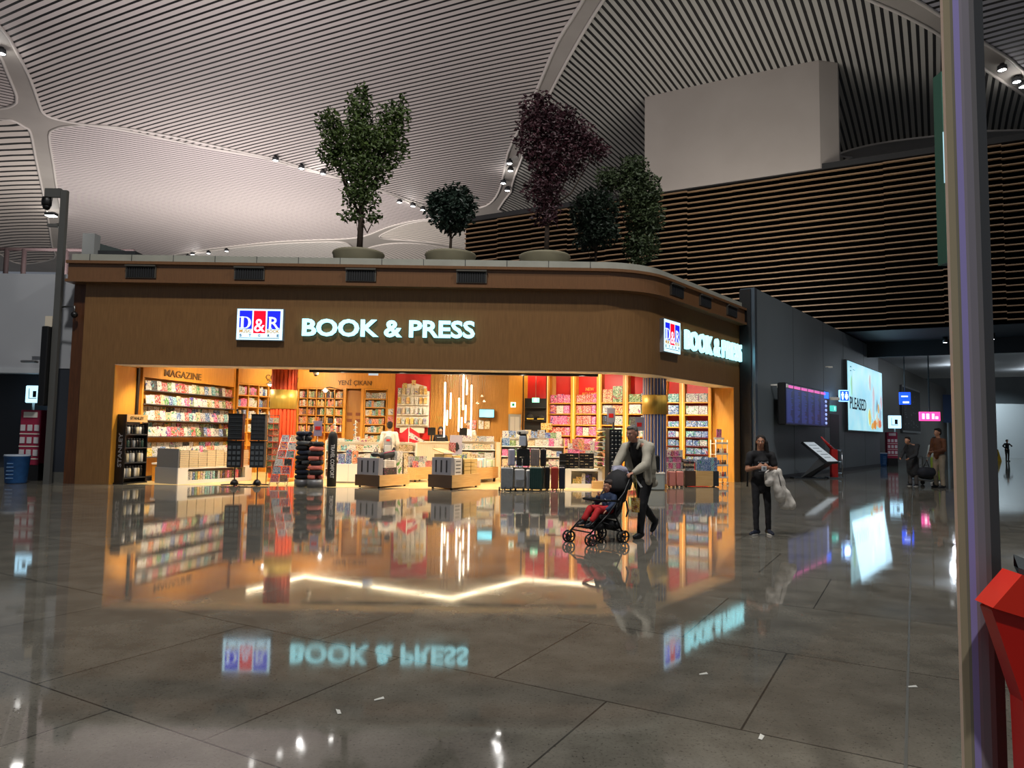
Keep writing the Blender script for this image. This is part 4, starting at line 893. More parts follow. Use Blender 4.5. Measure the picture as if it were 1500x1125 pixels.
t = thing('exit_sign', 'small green exit sign hanging over the dark hat rack', 'sign', (.92, 27.2, 2.88)); obj('panel', MB().box(-.14, 0, -.09, .14, .05, .09), mat('exit_mint', (.25, .75, .5), .4, emit=1.2), t); obj('figure', MB().box(-.05, -.005, -.06, .03, 0, .06), mat('exit_pale', (.75, .95, .82), .4, emit=1.2), t); obj('rod', MB().cyl(0, .02, .09, 1.17, .01, n=6), STEEL, t)
for k, x in enumerate((-1.5, -1.21, -.97)): put('notice', pbox(.2, .01, .35, ['red', 'white', 'beige'][k], 2), BF, x+.02, -.07, 1.75, 0, ['white and red notice on the ribbed wall, nearest the light tubes', 'pale notice under the blue screen, middle of three', 'pale beige notice under the blue screen, nearest the grey door'][k], 'notice')
# glowing tubes hanging
TUBE = mat('tube_glow', (1, .90, .70), .4, emit=5)
for k, (px, y0, y1) in enumerate(((652, 560, 640), (655.5, 601, 623), (660, 575, 613), (673, 583, 632), (677, 611, 645), (678.3, 547, 600), (684, 556, 578), (682.5, 593, 619), (690.5, 563, 650))):
    Y = 26.0; X = (px-750)*Y/1040; za = 1.55+(635-y1)*Y/1040; zb = 1.55+(635-y0)*Y/1040
    t = thing('light_tube', 'slim vertical glowing light tube, %s in the hanging cluster counted from the red panel side' % NTH[k], 'ceiling light', (X, Y+.08*(k % 3), 0), group='hanging cluster of vertical light tubes')
    obj('tube', MB().box(-.024, -.024, za, .024, .024, min(zb, 3.95)), TUBE, t); obj('wire', MB().cyl(0, 0, min(zb, 3.95), 4.05, .006, n=6), BLACK, t)
for k, (x, z) in enumerate(((-1.45, 2.98), (-1.36, 2.78), (-1.62, 2.7))):
    t = thing('hanging_ornament', ['small pale ornament hung highest beside the light tubes', 'small pale ornament beside the blue screen\'s top corner', 'small pale ornament hanging lowest between tubes and screen'][k], 'ornament', (x+.3, 27.4, z)); obj('body', MB().rbox(-.06, -.02, 0, .06, .02, .05, .01), CREAM, t); obj('peg', MB().ball((0, 0, .06), .03, 5), WHITE, t); obj('wire', MB().cyl(0, 0, .07, 4.05-z, .004, n=5), STEEL, t)
# staff counter
t = thing('counter', 'long pale fluted sales counter in front of the back wall', 'counter', (-3.6, 25.9, 0))
fl = MB(); fl.box(-3.0, -.3, 0, 3.2, .3, 1.20)
for k in range(95): fl.box(-2.98+k*.065, -.32, .05, -2.98+k*.065+.03, -.3, 1.15)
obj('body', fl, mat('counter_cream', '#e0d6bf', .5), t); obj('top', MB().box(-3.05, -.35, 1.2, 3.25, .35, 1.26), CREAM, t)
# till screens
for k, x in enumerate((-2.9, .0+-1.75)):
    t = thing('till', ['black till screen beside the seated cashier', 'black till and printer beside the white-shirted cashier'][k], 'till', (x, 25.9, 1.26), .3)
    obj('screen', MB().box(-.14, -.02, .22, .14, .02, .5), BLACK, t); obj('stand', MB().cyl(0, .02, 0, .3, .03), DGREY, t); obj('printer', MB().rbox(.16, -.1, 0, .5, .15, .16, .02), BLACK, t)

# toy wall
TF = Frame(1.35, 28.1, atan2(-2.8, 5.8))
bays = [(.05, 1.15, 'pink'), (1.15, 2.21, 'pink'), (2.21, 3.25, 'dark'), (3.25, 4.3, 'dark'), (4.72, 5.37, 'blue'), (5.37, 6.40, 'blue')]
tb = MB(); tb.box(-1.15, .36, 0, 6.5, .4, 4.05); struct('wall_inner.001', tb, RED, loc=(*TF.o, 0), rz=TF.a)
fill = MB(); fill.box(4.3, 0, 0, 4.72, .36, 4.05); struct('trim_18', fill, W_YEL, loc=(*TF.o, 0), rz=TF.a)
BN = ['first pink toy bay', 'second pink toy bay', 'third toy bay', 'bay before the striped column', 'narrow bay past the striped column', 'wide end bay']
for b, (u0, u1, th) in enumerate(bays):
    zs = [2.82, 2.40, 1.97, 1.55, 1.12, .7] if th != 'blue' else [2.82, 2.37, 1.92, 1.55, 1.24, .95, .66]
    t = thing('toy_shelf', 'golden framed shelf, %s' % BN[b], 'shelf', TF.p(u0, 0), TF.a)
    W = u1-u0
    for x in (.05, W-.05): obj('upright', MB().box(x-.05, 0, 0, x+.05, .36, 4.03), W_YEL, t)
    obj('edge_light', MB().box(.005, -.012, .2, .022, -.002, 4.0), mat('led_warm', (1, .66, .26), .4, emit=1.1), t)
    for z in zs: obj('shelf', MB().box(.1, -.02, z-.04, W-.1, .36, z), W_YEL if th != 'blue' or z > 1.9 else mat('shelf_maroon', '#5a1416', .5), t)
    pal = {'pink': ['pink', 'pink', 'pink', 'white', 'red', 'pink'], 'dark': ['black', 'black', 'grey', 'green', 'orange', 'white'], 'blue': ['blue', 'blue', 'turquoise', 'blue', 'white', 'blue', 'grey']}[th]
    for r, z in enumerate(zs):
        u = u0+.13; k = 0
        big = (th == 'blue' and r < 3) or th == 'dark'
        while k < 5:
            wd = RN.choice([.40, .46] if big else ([.26, .3, .36] if th == 'pink' else [.24, .28])); 
            if u+wd > u1-.11: 
                wd = round((u1-.12-u)/.02)*.02
                if wd < .12: break
            h = (.34 if th != 'blue' or r < 2 else .22)*RN.choice([.9, 1]); cn = RN.choice(pal)
            if b == 2 and r == 0: h = .62 if k == 1 else .5
            put('toy_box', pbox(wd-.02, .16, round(h, 2), cn, 1.2), TF, u+wd/2, .1, z+.001, 0, '%s toy box, %s along the %s row of the %s' % (cn, NTH[k], ORD[r], BN[b]), 'toy box', 'boxed toys in the %s' % BN[b])
            u += wd; k += 1
text_on(TF, 'NEW', 1.72, .33, 3.36, .34, .13, mat('gold_letters', '#d8a84a', .4), 'small gold letters high on the red header of the second pink bay')
text_on(TF, 'RELEASE', 1.72, .33, 3.17, .62, .12, mat('gold_letters', '#d8a84a', .4), 'small gold letters just over the toys of the second pink bay')
# black hat rack left of the toys
t = thing('hat_rack', 'tall black rack of dark caps beside the first pink toy bay', 'rack', (.93, 27.75, 0))
obj('back_panel', MB().box(-.42, .1, 0, .42, .14, 2.98), BLACK, t)
for z in (.9, 1.5, 2.1, 2.6): obj('shelf', MB().box(-.42, -.1, z, .42, .1, z+.02), DGREY, t)
struct('trim_19', MB().prism([(.62, 28.0), (1.35, 28.05), (1.35, 28.3), (.62, 28.3)], 0, 4.05), RED)
for r, z in enumerate((1.52, 2.12)):
    for k in range(2):
        t = thing('cap', 'yellow-banded black cap on the %s shelf of the black rack, %s' % (['upper', 'lower'][1-r], ['nearer the exit door', 'nearer the toys'][k]), 'cap', (.73+k*.4, 27.72, z+.001))
        obj('crown', MB().ball((0, 0, .115), (.14, .12, .11), 8), mat('cap_black', '#161617', .8), t); obj('band', MB().box(-.13, -.125, .03, .13, -.115, .07), mat('cap_yellow', '#c7a53a', .5), t)

# columns
def column(loc, r, m_, label, n=20, band=(2.23, 2.82)):
    t = struct('column', MB().cyl(0, 0, 0, .12, r*1.03, n=36), W_YEL, loc=loc)
    body = MB(); ring = lambda z: [(q*cos(2*pi*(k+f_)/n), q*sin(2*pi*(k+f_)/n), z) for k in range(n) for f_, q in ((0, r), (.62, r), (.72, r*.87), (.90, r*.87))]
    body.loft([ring(.12), ring(4.05)], smooth=False); 
    obj('fluted_shaft', body, m_, t); obj('brass_band', MB().cyl(0, 0, band[0], band[1], r*1.06, n=40), GOLD, t); return t
REDF = noisy('column_red', '#d84a1e', '#e45a2a', 1, .5)
column((-7.1, 22.1, 0), .385, REDF, 'red column')
SB = mat('column_stripes', '#3e5a96', .5); b = SB.node_tree.nodes['Principled BSDF']
tc = N(SB, 'ShaderNodeTexCoord'); gr = N(SB, 'ShaderNodeTexGradient', gradient_type='RADIAL'); L(SB, tc.outputs['Object'], gr.inputs[0])
ml = N(SB, 'ShaderNodeMath', operation='MULTIPLY', n_1=22); L(SB, gr.outputs[1], ml.inputs[0]); fr_ = N(SB, 'ShaderNodeMath', operation='FRACT'); L(SB, ml.outputs[0], fr_.inputs[0])
rp = ramp(SB, [(0, '#4a66a8'), (.5, '#d8cbc4'), (.75, '#b88448')], 'CONSTANT'); L(SB, fr_.outputs[0], rp.inputs[0]); L(SB, rp.outputs[0], b.inputs['Base Color'])
column((4.4, 21.85, 0), .36, SB, 'striped column', 40)

# hanging camera domes and lamps in the shop
for k, (x, y, z) in enumerate(((-6.1, 22.0, 3.37), (4.35, 22.9, 3.12))):
    t = thing('security_camera', ['white dome camera hanging right of the red column', 'white dome camera hanging in front of the toy wall'][k], 'camera', (x, y, z)); obj('stem', MB().cyl(0, 0, .1, 4.05-z, .035), WHITE, t); obj('dome', MB().ball((0, 0, 0), .09), WHITE, t); obj('lens', MB().ball((0, 0, -.05), .06), BLACK, t)
for k, (x, y, z) in enumerate(((-8.6, 25.2, 3.2), (-7.05, 26.8, 3.1))):
    t = thing('wall_lamp', ['small white lamp left of the red column, over the cubbies', 'small white lamp right of the red column, over the wide bookcase'][k], 'lamp', (x, y, z)); obj('shade', MB().lathe([(.03, .1), (.06, .06), (.16, 0), (.15, -.005)]), WHITE, t); obj('bulb', MB().ball((0, 0, .0), .07), mat('bulb', (1, .97, .9), .4, emit=12), t)
    obj('arm', MB().tube([(0, 0, .1), (.1, .2, .15), (.3, .9, .1)] if k else [(0, 0, .1), (-.1, .2, .15), (-.3, .8, .1)], .015), DGREY, t)
for k, (x, y, z) in enumerate(((-4.9, 25.0, 3.66), (4.83, 23.9, 3.22))):
    o = thing('ceiling_sign', ['small pale blue sign hanging over the narrow bookcase', 'small pale blue sign hanging beside the striped column'][k], 'sign', (x, y, z)); obj('panel', MB().box(-.17, -.01, -.1, .17, .01, .1), mat('pale_blue_sign', (.45, .62, .85), .4, emit=.8), o); obj('rod', MB().cyl(0, 0, .1, 4.05-z, .006, n=6), STEEL, o)

# ------------------------------------------------------------------ floor displays in the shop
IA = radians(60.5)      # the islands follow the stone grid
def row(name, cat, fr, u0, u1, v, z, hs, ws, d, pal, label, group, busy=2.0, gap=.006, n=24, edge=None, da=0):
    u = u0; k = 0
    while u < u1-.03 and k < n:
        wd = min(RN.choice(ws), round(u1-u, 2)); cn = RN.choice(pal); h = RN.choice(hs)
        if wd < .03: break
        put(name, pbox(wd, d, h, cn, busy, edge), fr, u+wd/2, v, z+.001, da, label % (cn, NTH[k]), cat, group); u += wd+gap; k += 1
# white island with stacked paperbacks
F1 = Frame(-9.4, 20.15, IA)
t = thing('display_table', 'white display island with an open shelf, next to the black flask rack', 'table', F1.p(0, 0), IA)
obj('end_panel', MB().box(0, 0, 0, .03, 1.0, .46), GREYL, t)  # end of the white island coloured grey for the shade on it
wt = MB(); wt.box(.03, 0, .42, 2.6, 1.0, .46); wt.box(.03, 0, 0, 2.6, 1.0, .10); wt.box(.03, 0, .1, .35, 1.0, .42); wt.box(2.35, 0, .1, 2.6, 1.0, .42); wt.box(.35, .35, .1, 2.35, 1.0, .42)
obj('body', wt, WHITE, t); obj('bookend', MB().box(.03, .02, .46, .06, .98, 1.0), mat('bookend_grey', '#6d6e70', .6), t)
for k, (u, cn) in enumerate(zip([.40+.085*i for i in range(22)], ['grey', 'white', 'blue', 'green', 'yellow', 'beige', 'white', 'turquoise', 'turquoise', 'grey', 'turquoise', 'black', 'grey', 'brown', 'black', 'brown', 'pink', 'brown', 'black', 'pink', 'red', 'black'])):
    put('book', pbox(.07, .2, .24, cn, 2), F1, u, .14, .102, 0, '%s book standing in the low opening of the white island, %s from its near corner' % (cn, NTH[k]), 'book', 'books in the low opening of the white island')
for c in range(8):
    nb = [9, 9, 8, 9, 9, 8, 9, 9][c]
    for k in range(nb):
        me_k = ('stk', k % 2)
        if me_k not in _mc:
            mb = MB(); mb.box(-.145, -.11, 0, .145, .11, .004).box(-.145, -.11, .05, .145, .11, .054).box(-.145, .1, 0, .145, .11, .054); mb.mi = 1; mb.box(-.14, -.108, .004, .14, .1, .05); _mc[me_k] = mb.mesh('stacked_book', [cover(['brown', 'grey'][k % 2], 2), PAPER])
        put('book', _mc[me_k], F1, .23+c*.30, .13+RN.uniform(-.008, .008), .461+k*.0545, RN.uniform(-.02, .02), 'thick paperback lying in pile %s from the grey bookend, copy %s from the bottom' % (NTH[c], NTH[k]), 'book', 'piled paperbacks on the white island')
t = thing('storage_box', 'low golden wood plinth between the flask rack and the white island', 'box', (-10.42, 21.6, 0)); obj('body', MB().box(-.26, -.3, .0, .26, .1, .5), W_YEL, t); obj('top', MB().box(-.28, -.32, .5, .28, .12, .55), WHITE, t)

# flask rack
FS = Frame(-10.78, 19.90, radians(75))
t = thing('flask_rack', 'black rack of insulated flasks at the shop corner by the magazine rack', 'rack', FS.p(0, 0), FS.a)
obj('side_panel', MB().box(0, 0, .04, .03, .3, 1.95), BLACK, t); obj('side_panel', MB().box(.82, 0, .04, .84, .3, 1.7), BLACK, t); obj('back_panel', MB().box(.03, .28, .04, .82, .3, 1.95), BLACK, t)
obj('header', MB().box(.03, .02, 1.74, .82, .05, 1.95), W_OAK, t)
FZ = [.18, .60, 1.02, 1.40]
for z in FZ: obj('shelf', MB().box(.03, 0, z-.03, .82, .28, z), DGREY, t)
obj('base', MB().box(-.03, -.04, 0, .86, .32, .04), BLACK, t)
obj('lettering', text_mesh('STANLEY', mat('ink_black', '#161412', .5), .5, .09, .004, .02), None, t, loc=(.42, .016, 1.85))
lt = text_mesh('STANLEY', mat('rack_grey_print', '#8f9194', .5), .95, .13, .004, .015); o = obj('lettering', lt, None, t, loc=(-.004, .15, 1.0)); o.rotation_euler = (pi/2*0, -pi/2, -pi/2); o.rotation_mode = 'XYZ'
o.matrix_local = Matrix.Translation((-.004, .15, .95)) @ Matrix.Rotation(-pi/2, 4, 'Z') @ Matrix.Rotation(-pi/2, 4, 'Y')
def flask(cn, tall):
    k = ('flask', cn, tall)
    if k not in _mc:
        h = .32 if tall else .25; mb = MB(); mb.mi = 0; mb.lathe([(.03, 0), (.049, .01), (.049, h*.72), (.035, h*.82)], n=12); mb.mi = 1; mb.lathe([(.036, h*.81), (.04, h*.84), (.04, h), (.0305, h+.005)], n=12)
        _mc[k] = mb.mesh('flask', [mat('flask_'+cn, {'black': '#141516', 'white': '#d6d2c8', 'green': '#2f4a3e', 'grey': '#8a8c8e', 'cream': '#cdbf9e'}[cn], .35), mat('flask_cap', '#202020', .4)])
    return _mc[k]
for r, z in enumerate(FZ):
    for k in range(7):
        cn = [['white', 'grey', 'cream', 'black', 'white', 'cream', 'black'], ['black', 'cream', 'grey', 'white', 'black', 'cream', 'white'], ['black', 'green', 'black', 'grey', 'black', 'black', 'green'], ['black', 'white', 'black', 'black', 'cream', 'white', 'black']][r][k]
        put('flask', flask(cn, r < 2), FS, .1+k*.105, .10, z+.001, 0, '%s flask, %s from the shop front, %s shelf of the black flask rack' % (cn, NTH[k], ['bottom', 'third', 'second', 'top'][r]), 'flask', 'flasks on the black rack')

# crates of boxed goods by the threshold
def crate(x, y, Lg, W, z0, z1, label, dark=True):
    f = Frame(x, y, IA); t = thing('display_crate', label, 'crate', f.p(0, 0), IA)
    obj('side_board', MB().box(.02, 0, z0, Lg, .02, z1), W_OAK, t); obj('side_board', MB().box(.02, W-.02, z0, Lg, W, z1), W_OAK, t)
    obj('end_board', MB().box(0, 0, z0, .02, W, z1), W_DARK if dark else W_OAK, t); obj('end_board', MB().box(Lg-.02, .02, z0, Lg, W-.02, z1), W_OAK, t)
    obj('lid_board', MB().box(.02, .02, z1-.02, Lg-.02, W-.02, z1), W_OAK, t)
    for u in (.1, Lg-.12):
        for v in (.08, W-.1): obj('caster', MB().cyl(u, v, 0, z0, .035, n=10), BLACK, t)
    return f
def gbox(fr, u0, v0, z, u1, v1, h, m_, label, cat='box', name='product_box', deco=None, group=None):
    t = thing(name, label, cat, fr.p((u0+u1)/2, (v0+v1)/2, z+.001), fr.a, group); W, D = (u1-u0)/2, (v1-v0)/2
    obj('carton', MB().box(-W, -D, 0, W, D, h), m_, t)
    if deco == 'end':      # dark tool shapes on the end face
        for k in range(3): obj('printed_tool', MB().rbox(-W-.004, -D*.62+k*D*.55, h*.15, -W, -D*.62+k*D*.55+.05, h*.85, .001), mat('print_dark', '#1c1d22', .5), t)
    if deco == 'side':
        for k in range(4): obj('printed_line', MB().box(-W*.7, -D-.004, h*(.12+.22*k), W*.6, -D, h*(.12+.22*k)+h*.06), mat('print_grey', '#55504c', .5), t)
    return t
GB = noisy('lilac_grey_carton', '#83848c', '#8c8d95', 3, .5); KR = noisy('kraft_carton', '#c4a05c', '#cfac6a', 4, .7); WB = noisy('white_carton', '#e4ddd4', '#d8cfc4', 8, .5); DB = cover('black', 2)
f = crate(-3.64, 19.82, 1.36, .88, .05, .36, 'low oak and brown crate of boxed gadgets by the threshold, nearer the red column')
gbox(f, .03, .06, .36, .22, .84, .47, GB, 'grey boxed tool set on the end of the crate nearer the red column', deco='end')
gbox(f, .26, .04, .36, .78, .4, .20, DB, 'black printed box under the white box on the crate nearer the red column')
gbox(f, .26, .04, .56, .78, .4, .20, WB, 'white box with a watch picture on the crate nearer the red column', deco='side')
gbox(f, .82, .04, .36, 1.06, .5, .66, cover('white', .6), 'tall white printed box on the crate nearer the red column')
gbox(f, 1.08, .06, .36, 1.12, .5, .50, BLACK, 'thin black box beside the tall white box on the crate')
gbox(f, 1.14, .04, .36, 1.32, .5, .60, cover('beige', .8), 'pale tall box at the far end of the crate nearer the red column')
t = thing('travel_bag', 'small black strapped bag lying on the crate nearer the red column', 'bag', f.p(.28, .3, .84), IA); obj('body', soft_mesh([('e', (0, .1, .09), (.16, .11, .085)), ('e', (.1, .0, .07), (.1, .1, .06))], BLACK, .012, 3), None, t); obj('strap', MB().tube([(-.1, .1, .1), (0, .1, .3), (.1, .05, .1)], .015), mat('strap_grey', '#7a7a7a', .6), t)
t = thing('travel_bag', 'larger black bag with pink trim lying on the crate nearer the red column', 'bag', f.p(.6, .22, .77), IA); obj('body', soft_mesh([('c', (-.2, 0, .12), (.2, 0, .16), .11, .10)], mat('black_canvas', '#17171b', .7), .012, 3), None, t); obj('trim', MB().tube([(-.25, -.08, .2), (.2, -.08, .26)], .012), mat('trim_pink', '#b8486a', .5), t)
f = crate(-1.62, 19.68, 1.5, .80, .05, .40, 'low oak and brown crate of boxed gadgets by the threshold, nearer the suitcases')
gbox(f, .03, .05, .40, .18, .70, .48, GB, 'grey boxed tool set on the end of the crate nearer the suitcases', deco='end')
gbox(f, .20, .04, .40, .56, .36, .46, WB, 'white box with four printed lines on the crate nearer the suitcases', deco='side')
gbox(f, .58, .06, .40, .64, .6, .46, BLACK, 'thin dark box between the white box and the kraft cartons')
for k, (u, v, z, w_, d_, h) in enumerate(((.70, .05, .4, .34, .3, .11), (.70, .05, .51, .34, .3, .11), (.70, .05, .62, .34, .3, .11), (.70, .05, .73, .34, .3, .11), (1.06, .05, .4, .34, .3, .11), (1.06, .05, .51, .34, .3, .11), (1.06, .05, .62, .34, .3, .11), (1.06, .05, .73, .34, .3, .11), (.2, .4, .4, .4, .35, .30), (.2, .4, .70, .4, .35, .28), (.64, .4, .4, .4, .35, .30), (.64, .4, .70, .4, .35, .22))):
    gbox(f, u, v, z, u+w_-.012, v+d_, h-.012, KR, 'kraft carton %s, on the crate nearer the suitcases' % ['at the bottom front', 'second up in front', 'third up in front', 'at the top front', 'at the bottom far end', 'second up at the far end', 'third up at the far end', 'at the top far end', 'low behind the white box', 'high behind the white box', 'low at the back', 'high at the back'][k], name='carton')
t = thing('price_sign', 'red and white price sign standing on the kraft cartons', 'sign', f.p(.8, .55, .93), 0); obj('card', MB().box(-.1, 0, .06, .1, .01, .36), cover('red', 1.5), t); obj('stand', MB().cyl(0, .005, 0, .06, .01, n=8), STEEL, t)
t = thing('display_easel', 'sloping black-edged panel lying on the kraft cartons near the white box', 'panel', f.p(.4, .58, .985), IA); obj('board', MB().add([(-.25, -.2, 0), (.25, -.2, .0), (.25, .2, .12), (-.25, .2, .12), (-.25, -.2, .02), (.25, -.2, .02), (.25, .2, .14), (-.25, .2, .14)], [(3, 2, 1, 0), (4, 5, 6, 7), (0, 1, 5, 4), (1, 2, 6, 5), (2, 3, 7, 6), (3, 0, 4, 7)]), KR, t); obj('edge', MB().box(-.25, -.21, 0, .25, -.2, .025), WHITE, t)
f = crate(-3.0, 22.5, .95, .55, .08, .46, 'small oak crate of earphone boxes behind the two front crates', False)
row('gadget_box', 'box', f, .04, .92, .10, .46, [.16, .2], [.16, .2], .12, ['white', 'white', 'red'], '%s gadget box, %s from the front on the small oak crate', 'gadget boxes on the small oak crate')
row('gadget_box', 'box', f, .04, .92, .30, .46, [.34, .38], [.2, .24], .12, ['white', 'pink', 'grey', 'green'], '%s gadget box, %s in the taller back row of the small oak crate', 'gadget boxes on the small oak crate')
f = crate(-1.15, 22.3, 1.5, .75, .12, .48, 'oak crate of folded blankets and pillows behind the kraft cartons', False)
for k in range(5):
    t = thing('blanket_pack', '%s folded soft pack on the oak blanket crate, %s from the front' % (['cream', 'pale pink', 'pale blue', 'white', 'light green'][k], NTH[k]), 'blanket', f.p(.17+k*.28, .25, .481), IA)
    obj('folded_cloth', MB().rbox(-.13, -.2, 0, .13, .2, .2+.04*(k % 3), .04), mat('soft_%d' % k, ['#d8cba8', '#e0bfb4', '#a9c8d0', '#e6e2da', '#b9c9a2'][k], .8), t); obj('paper_band', MB().box(-.04, -.205, .0, .04, .205, .205+.04*(k % 3)), WHITE, t)
row('pillow_box', 'box', f, .05, 1.4, .62, .481, [.4, .46, .36], [.3, .35], .2, ['beige', 'white', 'green'], '%s pillow box, %s from the front at the back of the blanket crate', 'pillow boxes on the blanket crate', 1)

# white promo table with cards, gondolas of pale goods
def gondola(x, y, W, H, zs, label, ang=0, side_m=None, depth=.36):
    f = Frame(x, y, ang); t = thing('shelf_unit', label, 'shelf', f.p(0, 0), ang)
    obj('back_panel', MB().box(0, depth-.02, 0, W, depth, H), CREAM, t)
    for x_ in (0, W-.03): obj('side_panel', MB().box(x_, 0, 0, x_+.03, depth-.02, H), side_m or WHITE, t)
    for z in zs: obj('shelf', MB().box(.03, -.01, z-.025, W-.03, depth-.02, z), WHITE, t)
    obj('plinth', MB().box(.03, .02, 0, W-.03, depth-.02, .08), WHITE, t); return f
f = Frame(-5.3, 21.7, 0); t = thing('promo_table', 'plain white promotion table right of the travel pillows', 'table', (-4.95, 21.9, 0)); obj('body', MB().box(-.36, -.22, .05, .36, .25, .58), WHITE, t); obj('plinth', MB().box(-.33, -.2, 0, .33, .22, .05), GREYL, t); obj('seam', MB().box(.02, -.223, .06, .026, -.22, .57), GREYL, t)
for k, (x, z, w_, h, cn) in enumerate(((-5.2, .58, .2, .3, 'blue'), (-4.98, .58, .16, .42, 'blue'), (-4.78, .58, .18, .4, 'orange'), (-4.62, .58, .12, .22, 'red'))):
    put('card_holder', pbox(w_-.01, .08, h, cn, 1.5), Frame(0, 0, 0), x+.02, 21.85, z+.001, .0, ['dark blue card holder on the white promotion table', 'tall light blue card holder on the white promotion table', 'tall orange card holder on the white promotion table', 'short red card holder on the white promotion table'][k], 'card holder')
f = gondola(-6.15, 23.6, 3.0, 1.24, [.35, .64, .93], 'long low cream shelf unit in front of the sales counter')
PALE = ['white', 'beige', 'white', 'beige', 'turquoise', 'white']
for r, z in enumerate([.08, .35, .64, .93, 1.24]):
    row('stationery_pack', 'box', f, .06, 2.9, .10, z, [.18, .2, .22] if r < 4 else [.06, .1, .16], [.2, .24, .28], .14, PALE if r else ['blue', 'grey', 'brown', 'black', 'white'], '%s pack, '+'%s along the '+['bottom', 'second', 'third', 'fourth', 'top'][r]+' level of the long cream shelf unit', 'packs on the long cream shelf unit', 1.2)
f = gondola(-2.1, 24.0, 1.6, 1.3, [.45, .75, 1.03], 'cream shelf unit of small white boxes beside the blanket crate', side_m=W_OAK)
for r, z in enumerate([.08, .45, .75, 1.03, 1.3]):
    row('white_box', 'box', f, .06, 1.52, .10, z, [.2, .18], [.2, .26], .14, ['white', 'white', 'beige', 'green'] if r == 2 else ['white', 'beige', 'white', 'grey'], '%s box, %s along the '+['bottom', 'second', 'third', 'fourth', 'top'][r]+' level beside the blanket crate', 'boxes on the unit beside the blanket crate', 2)
f = gondola(-.35, 23.2, 2.1, 1.45, [.5, .85, 1.18], 'oak-sided shelf unit of travel goods behind the upright suitcases', side_m=W_OAK)
for r, z in enumerate([.08, .5, .85, 1.18, 1.45]):
    row('travel_pack', 'box', f, .06, 2.0, .10, z, [.22, .26, .18], [.16, .2, .24], .14, ['white', 'white', 'green', 'blue', 'beige', 'pink', 'grey', 'white'], '%s travel pack, %s along the '+['bottom', 'second', 'third', 'fourth', 'top'][r]+' level behind the suitcases', 'travel packs behind the suitcases', 2)
put('toy_box', pbox(.36, .12, .22, 'yellow', 1.2), Frame(0, 0, 0), 1.15, 23.3, 1.72, 0, 'yellow printed box standing highest on the travel goods unit', 'box')
f = gondola(1.75, 22.6, 1.5, 1.1, [.62, .88], 'oak-sided shelf of pink dolls and small toys behind the sunglasses', side_m=W_OAK)
for r, z in enumerate([.62, .88, 1.1]):
    row('doll_box', 'box', f, .06, 1.42, .10, z, [.2, .24] if r < 2 else [.2, .34, .28], [.14, .18, .22], .14, ['pink', 'pink', 'white', 'red', 'grey', 'orange'], '%s doll box, %s along the '+['low', 'middle', 'top'][r]+' level of the shelf behind the sunglasses', 'doll boxes behind the sunglasses', 2)
# white cabinet with sunglasses
t = thing('cabinet', 'white cabinet with an open shelf under racks of sunglasses', 'cabinet', (2.1, 21.4, 0))
cb_ = MB(); cb_.box(-.6, -.2, .5, .62, .35, .56); cb_.box(-.6, -.2, 0, .62, .35, .12); cb_.box(-.6, -.2, .12, -.3, .35, .5); cb_.box(.5, -.2, .12, .62, .35, .5); cb_.box(-.3, .2, .12, .5, .35, .5); obj('body', cb_, WHITE, t)
obj('crate_front', MB().box(.3, -.5, 0, .62, -.22, .22), W_OAK, t)
row('small_box', 'box', Frame(1.8, 21.35, 0), .05, .78, 0, .121, [.14, .2, .3], [.1, .16, .2], .12, ['red', 'orange', 'yellow', 'black', 'white'], '%s box, %s along the open shelf of the white cabinet', 'boxes in the white cabinet', 2)
SGR = [thing('sunglasses_rack', l, 'rack', (x, 21.4, .561)) for x, l in ((1.82, 'small black rack of sunglasses on the white cabinet, nearer the suitcases'), (2.27, 'small dark rack of sunglasses on the white cabinet, nearer the beige hats'))]
for j, t in enumerate(SGR):
    obj('panel', MB().box(-.22, 0, 0, .22, .05, .46), BLACK, t)
    for r in range(5):
        for c in range(3):
            g = MB(); x = -.14+c*.14; z = .05+r*.085
            for s in (-1, 1): g.ball((x+s*.026, -.02, z), (.022, .008, .018), 5)
            g.tube([(x-.02, -.02, z+.01), (x+.02, -.02, z+.01)], .004, 5); obj('sunglasses', g, mat('lens_%d' % ((r+c) % 3), ['#2a1a14', '#6a5a44', '#a89878'][(r+c) % 3], .15), t)
t = thing('display_case', 'small black display cube at the end of the white cabinet by the suitcases', 'case', (1.55, 21.3, .56)); obj('body', MB().box(-.1, -.1, 0, .09, .15, .44), BLACK, t); obj('shelf', MB().box(-.1, -.12, .22, .09, -.1, .24), STEEL, t)
# hat tower
t = thing('hat_stand', 'slim stand holding a tower of straw hats beside the black spinner', 'stand', (2.66, 21.28, .561)); obj('pole', MB().cyl(0, 0, 0, 1.24, .012, n=8), STEEL, t); obj('base', MB().cyl(0, 0, 0, .02, .06), STEEL, t)
for k in range(8):
    h = thing('straw_hat', 'straw hat in the tower beside the black spinner, %s from the top' % NTH[7-k], 'hat', (2.66, 21.28, .62+k*.15), .3*k, 'straw hats in the tower')
    obj('crown', MB().lathe([(.075, .02), (.085, .03), (.075, .10), (.04, .12)], n=16), noisy('straw', '#c2a878', '#a88a5c', 12, .8), h); obj('brim', MB().lathe([(.07, .015), (.17, .0), (.175, .012), (.08, .03)], n=20), noisy('straw_brim', '#b89c6c', '#d0b98a', 12, .8), h); obj('band', MB().lathe([(.087, .03), (.087, .055), (.08, .055)], n=16), mat('hat_band', '#3a2a20', .7), h)
